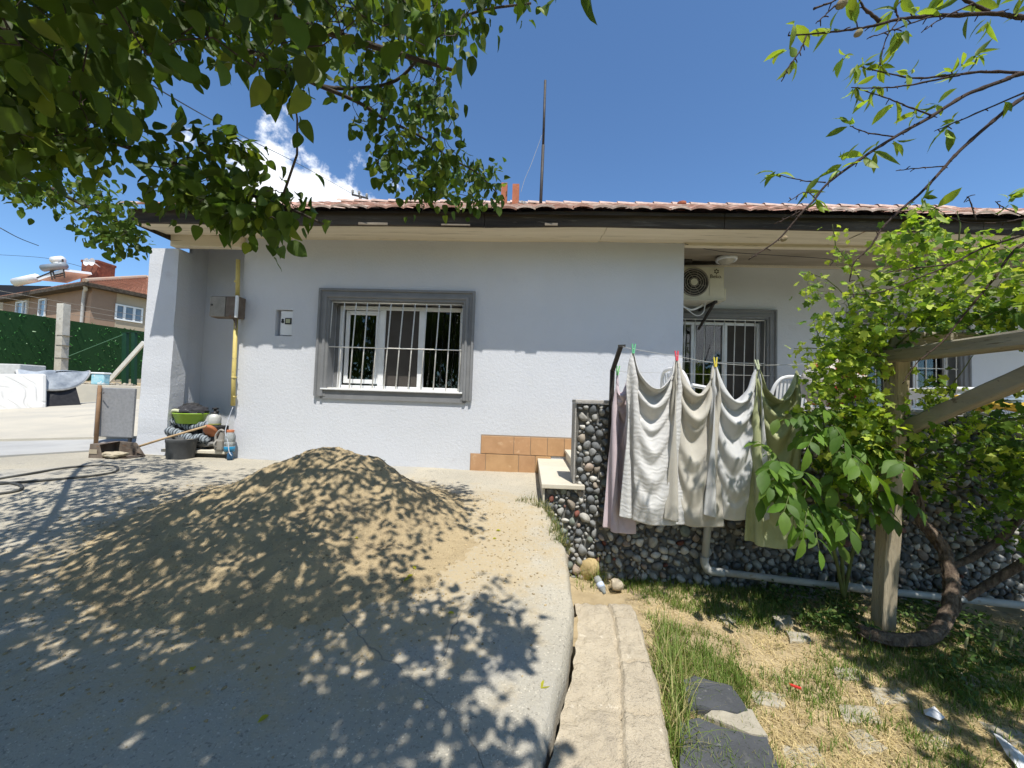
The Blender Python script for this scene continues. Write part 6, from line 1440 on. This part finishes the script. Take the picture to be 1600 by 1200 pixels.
# ------------------------------------------------------------------ neighbouring houses
bh = thing('neighbour_house', 'two storey brown rendered house with red hipped roof beyond hedge', 'house', (-27.2, 22, 1))
Cc = at(132, 440, Y=22); Ld = unit(np.array([-11.7, 4.3, 0])); Rd = np.array([-Ld[1], Ld[0], 0]); Rd = Rd if Rd[1] > 0 else -Rd
ez = Cc[2]; ov = .55; LW, LR = 13.5, 9.0
wc_ = Cc+Ld*ov+Rd*ov; wc_[2] = 0
brown = mat('brown_render', (.30, .205, .145), (.27, .185, .13), 1.5, .9, [(20, .2)]); tan = mat('tan_render', (.44, .36, .265), (.40, .33, .24), 1.5, .9, [(20, .2)])
def wallrect(mb, o, dirv, u0, u1, z0, z1, off=0, nrm_=None):
    a = o+dirv*u0+nrm_*off; b = o+dirv*u1+nrm_*off; mb.add([(a[0], a[1], z0), (b[0], b[1], z0), (b[0], b[1], z1), (a[0], a[1], z1)], [(0, 1, 2, 3)])
mb = MB(); wallrect(mb, wc_, Ld, 0, LW, 0, ez+.1, 0, -Rd); wallrect(mb, wc_, Rd, 0, LR, 0, ez+.1, 0, -Ld)
wallrect(mb, wc_+Ld*LW, Rd, 0, LR, 0, ez+.1, 0, Ld); wallrect(mb, wc_+Rd*LR, Ld, 0, LW, 0, ez+.1, 0, Rd); mb.build('wall', brown, bh)
def ub(dirv, px):     # distance along a wall at which the photograph's column px meets it
    best = min(np.arange(0, 14, .02), key=lambda u: abs(proj(wc_+dirv*u+[0, 0, 5])[0]-px) if proj(wc_+dirv*u+[0, 0, 5])[2] > 0 else 1e9); return best
def zof(dirv, px, py): u = ub(dirv, px); p = wc_+dirv*u; z = proj(p)[2]; return u, at(px, py, Y=p[1])[2]
def hwin(dirv, nrm_, px0, px1, py0, py1, mull):
    u0, z1 = zof(dirv, px0, py0); u1, z0 = zof(dirv, px1, py1); u0, u1 = min(u0, u1), max(u0, u1)
    w_ = D.objects.new('window', None); COL.objects.link(w_); w_.parent = bh; p = wc_+dirv*(u0+u1)/2; w_.location = np.array([p[0], p[1], z0])-wloc(bh)
    mb = MB(); wallrect(mb, wc_, dirv, u0, u1, z0, z1, .03, nrm_); mb.build('pane', mat('far_pane', (.10, .14, .19), (.20, .26, .32), 1.2, .12, spec=.6), w_)
    mb = MB(); t_ = .09
    def bar_(a, b, c, d): 
        A = [wc_+dirv*q+nrm_*o_ for o_ in (.025, .10) for q in (a, b)]
        mb.add([(A[i][0], A[i][1], z) for z in (c, d) for i in (0, 1, 3, 2)], [(0, 1, 5, 4), (1, 2, 6, 5), (2, 3, 7, 6), (3, 0, 4, 7), (4, 5, 6, 7), (3, 2, 1, 0)])
    bar_(u0-t_, u0, z0-t_, z1+t_); bar_(u1, u1+t_, z0-t_, z1+t_); bar_(u0, u1, z0-t_, z0); bar_(u0, u1, z1, z1+t_)
    for q in mull: uu = u0+(u1-u0)*q; bar_(uu-t_*.7, uu+t_*.7, z0, z1)
    mb.build('frame', M['white'], w_)
nL, nR = -Rd, -Ld
mb = MB(); u0, _ = zof(Rd, 178, 470); wallrect(mb, wc_, Rd, u0, u0+5.5, 1, ez+.1, .015, nR); mb.build('pale_panel', tan, bh); mb = MB(); u0, _ = zof(Ld, 42, 470); u1, _ = zof(Ld, 20, 470); wallrect(mb, wc_, Ld, u0, u1, 1, ez+.1, .015, nL); mb.build('pale_panel', tan, bh)
hwin(Rd, nR, 179, 217, 477, 503, (.30, .70)); hwin(Ld, nL, 60, 69, 470, 494, ()); hwin(Ld, nL, 24, 39, 474, 490, (.35,))
mb = MB(); q0 = Cc+[0, 0, -.05]; u_ = wc_+nL*.12+Ld*.35; mb.tube(smoothpath([Cc+Ld*.5+Rd*.1, Cc+Ld*.5+Rd*.25-[0, 0, .35], np.array([*(u_+Ld*.3)[:2], ez-1.0]), np.array([*(u_+Ld*.3)[:2], 1.0])], 4), .09, 8); mb.build('downpipe', mat('dp', (.42, .42, .41), None, rough=.5), bh, smooth=True)
# hip roof
A0 = Cc; A1 = Cc+Ld*(LW+2*ov); A2 = A1+Rd*(LR+2*ov); A3 = Cc+Rd*(LR+2*ov); hR = (LR+2*ov)/2; rise = hR*math.tan(math.radians(24))
R0 = Cc+Rd*hR+Ld*hR+[0, 0, rise]; R1 = A1+Rd*hR-Ld*hR+[0, 0, rise]
tm = mat('far_roof_tile', (.82, .45, .30), (.66, .34, .22), 3, .9, None, attr=True)
mb = MB()
def roofslope(a, b, c, d, n=26, m_=34):    # courses of tiles from eave a-b up to ridge d-c
    for i in range(n):
        v0, v1 = i/n, (i+1)/n
        for j in range(m_):
            w0_, w1_ = j/m_, (j+1)/m_; q = lambda v, w_: (a*(1-v)+d*v)*(1-w_)+(b*(1-v)+c*v)*w_
            k = rngf.uniform(.75, 1.2); nn = np.array([0, 0, .07]); mb.add([q(v0, w0_)+nn, q(v0, w1_)+nn*.6, q(v1, w1_), q(v1, w0_)], [(0, 1, 2, 3)], col=(k, k*.97, k*.95)); mb.add([q(v0, w0_), q(v0, w1_), q(v0, w1_)+nn*.6, q(v0, w0_)+nn], [(0, 1, 2, 3)], col=(.32, .3, .3))
for a_, b_, c_, d_q in ((A0, A1, R1, R0), (A3, A0, R0, R0), (A2, A3, R0, R1), (A1, A2, R1, R1)): roofslope(a_, b_, c_, d_q)
rf2 = mb.build('roof', tm, bh)
mb = MB(); mb.tube([A0+[0, 0, .08], R0+[0, 0, .1]], .13, 8); mb.tube([R0+[0, 0, .1], R1+[0, 0, .1]], .13, 8); mb.tube([A3+[0, 0, .08], R0+[0, 0, .1]], .13, 8); mb.build('ridge_tiles', mat('ridge', (.46, .29, .2), (.40, .35, .28), 3, .9), rf2)
mb = MB(); mb.grid([[A1, A0, A3], [p-np.array([0, 0, .22]) for p in (A1, A0, A3)], [A1+Ld*-.6+Rd*.6-[0, 0, .2], A0+Ld*.6+Rd*.6-[0, 0, .2], A3+Ld*.6-Rd*.6-[0, 0, .2]]]); mb.build('eave_board', M['fascia'], bh)
cb = at(149, 425, Y=27); ctp = at(149, 409, Y=27)
mb = MB(); hw = (at(162, 420, Y=27)[0]-at(136, 420, Y=27)[0])/2; mb.box((cb[0]-hw, 26.6, cb[2]-1.6), (cb[0]+hw, 27.8, ctp[2]-.06), bev=.05); mb.box((cb[0]-hw*1.04, 26.55, ctp[2]-.2), (cb[0]+hw*1.04, 27.85, ctp[2]), bev=.04)
bk = M['terracotta']; chm = mb.build('chimney', mat('old_brick', (.24, .085, .05), (.13, .05, .035), 5, .95, [(14, .8)]), rf2)
for px in (137.5, 146): 
    c = at(px, 410, Y=26.3); mb = MB(); mb.lathe([(.001, .0), (.16, .03), (.24, .08), (.27, .13)], (0, 0, 0), 18); mb.v = [(c[0]+v[0]*.9+v[2]*.2, c[1]-v[2], c[2]+v[1]) for v in mb.v]; mb.tube([c+[0, .0, 0], c+[.05, .4, -.2]], .03, 6)
    t = thing('satellite_dish', 'small white satellite dish on brick chimney, ' + ('left one of the pair' if px < 140 else 'right one of the pair'), 'dish', c); mb.build('reflector', M['white'], t, smooth=True)
# solar water heater
sy = 24.5; S_ = lambda x, y: at(x, y, Y=sy)
t = thing('solar_water_heater', 'solar water heater with tank and sloping collector on brown house', 'water heater', S_(95, 437))
mb = MB(); 
for a_, b_ in (((82, 437), (79, 424)), ((86, 436), (83, 424)), ((101, 434), (98, 405)), ((84, 430), (100, 427)), ((84, 433), (100, 430)), ((58, 434), (83, 424)), ((79, 424), (101, 418))): mb.tube([S_(*a_), S_(*b_)], .045, 5)
mb.build('stand', M['darkpole'], t)
mb = MB(); a_, b_, c_, d_q = S_(56, 433), S_(100, 420), S_(102, 424), S_(60, 438); mb.add([a_, b_, b_+[0, 1.6, .3], a_+[0, 1.6, .3], d_q, c_, c_+[0, 1.6, .3], d_q+[0, 1.6, .3]], [(0, 1, 2, 3), (4, 7, 6, 5), (0, 4, 5, 1), (1, 5, 6, 2), (2, 6, 7, 3), (3, 7, 4, 0)]); mb.build('collector', mat('collector', (.62, .64, .66), None, rough=.25, spec=.6), t)
mb = MB(); mb.tube([S_(68, 419), S_(101, 415)], .24, 14); mb.build('tank', mat('tank_grey', (.22, .25, .28), None, rough=.35), t, smooth=True)
mb = MB(); mb.tube([S_(84, 407), S_(97, 406)], .26, 14); mb.tube([S_(88, 412), S_(96, 411)], .2, 10); mb.build('upper_tank', M['white'], t, smooth=True)
mb = MB(); a_, b_ = S_(24, 441), S_(58, 434); mb.tube([a_, b_], .28, 10); mb.tube([S_(24, 447), S_(26, 440)], .05, 5); tag(mb.build('water_tank', mat('white_tank', (.74, .75, .76), (.6, .62, .64), 2, .4), loc=a_, smooth=True), 'long white tank lying along brown house roof edge', 'tank')
# second roof, far left
h2_ = at(-60, 445, Y=34); t = thing('neighbour_house', 'second reddish roofed house peeking at the far left edge', 'house', (h2_[0], 34, 1))
c = at(-40, 463, Y=32); mb = MB(); x1 = at(16, 460, Y=33)[0]; mb.box((x1-16, 33.5, 0), (x1-.7, 42, c[2])); mb.build('wall', tan, t)
z0, z1 = at(0, 464, Y=33)[2], at(0, 441, Y=36)[2]; mb = MB(); mb.add([(x1-17, 33, z0), (x1, 33, z0), (x1-1.5, 37, z1), (x1-17, 37, z1), (x1, 43, z0), (x1-17, 43, z0)], [(0, 1, 2, 3), (3, 2, 4, 5), (1, 4, 2)]); mb.build('roof', tm, t)
# utility pole beyond the roof, service wires
up_ = at(563, 345, Y=34); uz = at(563, 306, Y=34)
t = thing('utility_pole', 'utility pole top with insulators showing over the tiled roof', 'utility pole', (up_[0], 34, 0))
mb = MB(); mb.tube([(up_[0], 34, 0), uz], [.2, .13], 10); mb.build('pole', M['darkpole'], t, smooth=True)
mb = MB(); cA, cB = at(550, 304, Y=34), at(575, 310, Y=34); mb.bar(cA, cB, .12, .14); mb.build('crossarm', M['darkpole'], t)
for px, py in ((551, 301), (561, 303), (573, 307)):
    c = at(px, py, Y=34); mb = MB(); mb.lathe([(.03, -.25), (.09, .0), (.14, .05), (.06, .12), (.13, .18), (.04, .3)], c, 10); mb.build('insulator', mat('insul', (.35, .34, .33), None, rough=.3), t, smooth=True)
def wire(name, pts, r, label):
    mb = MB(); mb.tube(smoothpath(pts, 8), r, 4); tag(mb.build(name, M['black'], loc=pts[0]), label, 'wire')
wire('power_line', [at(551, 303, Y=34), at(470, 258, Y=22), at(390, 218, Y=14), at(300, 170, Y=9), at(120, 60, Y=6), at(-200, -150, Y=4)], .016, 'service wire rising left across the white cloud from pole')
wire('power_line', [at(-60, 322, Y=18), at(0, 356, Y=18), at(30, 372, Y=19), at(58, 383, Y=20), at(58.5, 383.2, Y=20.1)], .022, 'short dark wire end in sky at the far left')
wire('power_line', [at(-60, 395, Y=30), at(60, 402, Y=30), at(110, 412, Y=27), at(134, 419, Y=26.4)], .015, 'thin wire running to the brick chimney of brown house')

# ------------------------------------------------------------------ terrace things behind the pebble wall
def plastic_chair(c, rot, label):
    t = thing('plastic_chair', label, 'chair', c); z = c[2]; m = M['white']; R2 = Matrix.Rotation(rot, 3, 'Z')
    def put(mb, name): mb.v = [tuple(R2 @ Vector(v)+Vector(c)) for v in mb.v]; mb.build(name, m, t, smooth=False)
    mb = MB(); mb.box((-.22, -.21, .40), (.22, .21, .43), bev=.012); put(mb, 'seat')
    for sx in (-1, 1):
        for sy in (-1, 1): mb = MB(); mb.bar((sx*.23, sy*.23, 0), (sx*.19, sy*.18, .40), .045, .035, up=(0, 1, 0)); put(mb, 'leg')
        mb = MB(); mb.tube(smoothpath([(sx*.23, -.20, .40), (sx*.26, -.19, .62), (sx*.26, .0, .65), (sx*.23, .22, .68)]), .02, 8); put(mb, 'armrest')
    mb = MB(); arch = smoothpath([(-.22, .21, .42), (-.215, .25, .68), (-.14, .28, .83), (0, .29, .86), (.14, .28, .83), (.215, .25, .68), (.22, .21, .42)], 6); mb.tube(arch, .02, 8)
    for k in range(9): x = -.16+.04*k; zt = .84-.9*x*x-.02; mb.bar((x, .215, .42), (x*1.05, .275, zt), .022, .01, up=(0, 1, 0))
    put(mb, 'backrest')
c = at(1207, 640, Y=5.1); plastic_chair((c[0]-.16, 4.75, 1.05), PI*1.0, 'white slatted plastic chair behind the green towel on terrace')
c = at(1088, 640, Y=4.6); plastic_chair((c[0]-.14, 4.35, 1.08), PI*.6, 'white plastic chair partly hidden behind white and beige towels')
def sack(name, label, p0, p1, Y, th, m, seed, cat):
    a, b = at(*p0, Y=Y), at(*p1, Y=Y); c = np.array([(a[0]+b[0])/2, Y, (a[2]+b[2])/2]); return cloth_heap(name, label, c, abs(b[0]-a[0])/2, th, abs(b[2]-a[2])/2, m, seed, cat)
pat = mat('patterned_cushion', (.55, .52, .47), None, rough=.95, spots=[(7, .52, .03, (.30, .04, .03)), (8, .58, .03, (.50, .30, .06)), (9, .60, .03, (.03, .03, .05))])
sack('cushion_pile', 'heap of red, ochre and white patterned cushions on the terrace wall', (1262, 632), (1330, 560), 3.85, .22, pat, 3, 'cushions')
sack('bedspread', 'white fringed bedspread bundle beside the patterned cushions', (1256, 625), (1285, 580), 3.75, .12, col('bedspread', (.42, .40, .37), .95), 6, 'bedspread')
sack('yellow_sack', 'yellow bundle on the terrace wall behind the brace', (1500, 640), (1556, 618), 3.62, .15, col('yel', (.55, .36, .05), .7), 7, 'bundle')
sack('blue_sack', 'pale blue bundle on terrace wall at the right edge', (1570, 640), (1625, 616), 3.75, .15, col('blu', (.30, .40, .52), .7), 9, 'bundle')
sack('yellow_sack', 'yellow bundle lying before the pale blue one at right', (1578, 645), (1640, 630), 3.58, .10, col('yel2', (.55, .38, .05), .7), 11, 'bundle')
tp_ = at(1500, 600, Y=4.3); t = thing('plastic_table', 'white plastic table on the terrace behind the pergola brace', 'table', (tp_[0], 4.3, 1.12))
mb = MB(); mb.box((tp_[0]-.4, 3.95, 1.78), (tp_[0]+.55, 4.6, 1.82), bev=.015); mb.box((tp_[0]-.38, 3.97, 1.70), (tp_[0]+.53, 4.58, 1.779)); mb.build('top', M['white'], t)
for sx in (-.33, .48):
    for sy in (4.02, 4.53): mb = MB(); mb.bar((tp_[0]+sx, sy, 1.12), (tp_[0]+sx, sy, 1.70), .06, .05, up=(0, 1, 0)); mb.build('leg', M['white'], t)

# ------------------------------------------------------------------ slabs, flagstones, litter in the garden
def flat_stone(pts, z, th, seed, bev=.012):
    n = len(pts); P = [at(x, y, Z=z) for x, y in pts]; ring = []
    for i in range(n):
        a, b = P[i], P[(i+1) % n]
        for k in range(5): q = a*(1-k/5)+b*k/5; ring.append(q+[.010*nz(q[0], q[1], seed, 11), .010*nz(q[1], q[0], seed+3, 11), 0])
    c = sum(ring)/len(ring); G = []
    for s, dz in ((1.0, -th), (1.0, -bev), (.975, 0), (.6, .004), (.25, .003), (.001, .003)): G.append([c+(q-c)*[s, s, 1]+[0, 0, dz+.004*nz(q[0]*s, q[1]*s, seed, 14)] for q in ring+[ring[0]]])
    return MB().grid(G)
slate = mat('dark_slate', (.085, .09, .098), (.06, .064, .07), 3, .75, [(14, .4), (90, .3)], spots=[(26, .63, .08, (.17, .17, .165)), (5, .62, .12, (.14, .14, .135))])
tag(flat_stone([(1068, 1062), (1085, 1056), (1120, 1066), (1145, 1072), (1168, 1108), (1150, 1112), (1072, 1100)], .10, .08, 1).build('slate_slab', slate, loc=at(1110, 1080, Z=.05)), 'dark slate slab beside kerb, smaller upper one', 'stone slab')
tag(flat_stone([(1062, 1126), (1092, 1122), (1180, 1150), (1200, 1152), (1225, 1215), (1060, 1230)], .09, .08, 2).build('slate_slab', slate, loc=at(1130, 1160, Z=.05)), 'dark slate slab at the photo bottom, larger lower one', 'stone slab')
fl = mat('flagstone', (.40, .365, .29), (.32, .29, .23), 4, .95, [(18, .5), (80, .4)], spots=[(22, .62, .08, (.26, .235, .18))])
mb = MB()
for i, ps in enumerate([[(1122, 1100), (1175, 1108), (1200, 1150), (1170, 1146), (1100, 1116)], [(1170, 1075), (1230, 1085), (1225, 1105), (1180, 1100)], [(1205, 960), (1235, 962), (1240, 975), (1212, 976)], [(1228, 985), (1262, 990), (1270, 1003), (1235, 1002)], [(1300, 1040), (1345, 1045), (1360, 1062), (1310, 1062)], [(1355, 1070), (1410, 1075), (1430, 1098), (1370, 1100)],
        [(1310, 1100), (1370, 1105), (1380, 1130), (1320, 1128)], [(1420, 1108), (1470, 1112), (1490, 1140), (1430, 1142)], [(1430, 1145), (1480, 1150), (1490, 1178), (1440, 1172)], [(1320, 1145), (1350, 1140), (1390, 1170), (1350, 1180)], [(1220, 1165), (1270, 1160), (1300, 1200), (1240, 1215)], [(1120, 960), (1150, 955), (1170, 968), (1135, 975)], [(1525, 1125), (1590, 1140), (1640, 1175), (1560, 1160)], [(1230, 900), (1290, 908), (1290, 935), (1235, 930)], [(1500, 1050), (1560, 1060), (1570, 1078), (1510, 1070)]]):
    m2 = flat_stone(ps, .056 if i else .09, .05, 10+i); mb.add(m2.v, m2.f)
tag(mb.build('garden_path', fl), kind='structure')
ys_ = mat('yellow_rock', (.50, .39, .20), (.42, .32, .16), 5, .95, [(20, .6)])
o = stones([at(922, 893, Z=.12)], [.11], 'boulder', ys_, flat=(1, .8, 1), seed=2, cols=[np.array((1, 1, 1))]); tag(o, 'ochre rock half hidden in tall grass at kerb end', 'rock'); 
o = stones([at(962, 912, Z=.12)], [.06], 'boulder', M['kerb'], seed=4, cols=[np.array((1, 1, 1))]); tag(o, 'small pale stone beside crushed bottle at kerb end', 'rock')
bt = at(938, 914, Z=.30); t = thing('crushed_bottle', 'small crushed clear bottle with blue label in the grass', 'bottle', bt)
mb = MB(); ax = unit(np.array([.3, -.6, -.5])); mb.tube([bt-ax*.055, bt-ax*.03, bt, bt+ax*.03, bt+ax*.045, bt+ax*.06], [.022, .026, .022, .025, .014, .012], 12); mb.build('body', gp, t, smooth=True)
mb = MB(); mb.tube([bt-ax*.012, bt+ax*.02], .0268, 12); mb.build('label_band', col('lbl', (.55, .62, .75), .5), t, smooth=True)
def litter(name, label, pts, z, m, cat):
    P = [at(x, y, Z=z) for x, y in pts]; n = len(P); c = sum(P)/n; mb = MB(); G = []
    for s in (1, .5, .001): G.append([c+(q-c)*s+[0, 0, .018*nz(q[0]*s*9, q[1]*s*9, s, 1)+.012*(1-s)] for q in [P[i]*(1-k/4)+P[(i+1) % n]*k/4 for i in range(n) for k in range(4)]+[P[0]]])
    o = mb.grid(G).build(name, m, loc=c); o.modifiers.new('t', 'SOLIDIFY').thickness = .003; return tag(o, label, cat)
paper = col('paper', (.72, .73, .75), .7)
litter('paper_scrap', 'white paper scrap lying at the shadow edge in grass', [(1444, 1108), (1460, 1104), (1476, 1120), (1468, 1126), (1446, 1116)], .085, paper, 'paper')
litter('paper_scrap', 'long white paper strip lying at bottom right of garden', [(1553, 1145), (1562, 1148), (1625, 1205), (1620, 1225), (1600, 1215)], .085, paper, 'paper')
mb = MB(); a_, b_ = at(1233, 1069, Z=.085), at(1252, 1076, Z=.085); mb.bar(a_, b_, .014, .008); tag(mb.build('plastic_piece', col('red_pl', (.62, .05, .04), .5), loc=a_), 'thin red plastic strip lying in the dry grass', 'plastic strip')
# fallen yellow leaves
fl_ = [((845, 1078), 1), ((646, 886), 0), ((645, 900), 0), ((640, 905), 0), ((650, 1090), 1), ((300, 1050), 0), ((560, 842), 0), ((700, 960), 0), ((420, 1120), 0), ((775, 830), 0), ((770, 843), 0)]
for i, (p, big) in enumerate(fl_):
    q = hit(*p)
    if -2.6 < q[0] < -.3 and q[1] > 1.6:
        for _ in range(200):
            if q[2] > zd(q[0], q[1])+max(0, sand_h(q[0], q[1])): break
            q = q-(q-EYE)*.003
    q = q+[0, 0, .006]; v, f = leaves(leaf_template(.6, .35, .25), np.array([q]), np.array([[rg.normal(), rg.normal(), .1]]), np.array([[.1, -.1, 1.0]]), np.array([.06 if big else .035]))
    o = fast_mesh('fallen_leaf', v, f, M['leaf'], loc=q, fcol=np.tile([[.42, .40, .04]], (len(f), 1)))
    tag(o, 'yellow fallen leaf lying on the grey drive' if not big else ('yellow fallen leaf near the curved drive edge' if i == 0 else 'larger fallen leaf in the shade of the drive'), 'leaf', 'fallen leaves on the drive and sand')
# trees behind the viewer for window reflections; nearest three added to block sky light
def back_tree(x, y, h, r, label, n, seed):
    rg = np.random.default_rng(seed); t = thing('garden_tree', label, 'tree', (x, y, 0), 'trees across the garden')
    tk = smoothpath([(x, y, -.1), (x+.1, y, h*.3), (x-.05, y+.1, h*.6), (x, y, h*.85)]); mb = MB(); mb.tube(tk, np.linspace(.16, .04, len(tk)), 8)
    for k in range(14): a = rg.normal(size=3)*r*.5; mb.tube([tk[-4-k % 8], np.array([x, y, h*.6])+a], [.04, .012], 5)
    mb.build('trunk', M['bark'], t, smooth=True)
    d = unit(rg.normal(size=(n, 3))); P = np.array([x, y, h*.6])+d*(rg.random((n, 1))**.45)*[r, r, h*.42]*(1+.25*np.sin(d[:, :1]*5+d[:, 2:]*4))
    foliage('crown', [leaf_template(.7, .3, .3)], P, unit(rg.normal(size=(n, 3))+[0, 0, -.4]), unit(rg.normal(size=(n, 3))*.6+[0, 0, .7]), rg.uniform(.12, .24, n), tints(n, (.06, .11, .02), .3, None, 0, rg), M['leaf'], t)
for x, y, h, r in ((-6.6, -1.2, 5.2, 1.8), (-4.2, -5.0, 5.6, 2.2), (-.8, -5.6, 5.2, 2.1), (-8.5, -7, 7.2, 2.5), (-5, -8, 7.0, 2.4), (-1.8, -8.5, 6.5, 2.2), (8.6, -8, 3.8, 1.9), (11.5, -9, 4.2, 2.2)): back_tree(x, y, h, r, 'leafy garden tree behind the viewer, for window reflections and blocking sky', 2600, int(h*100+x))
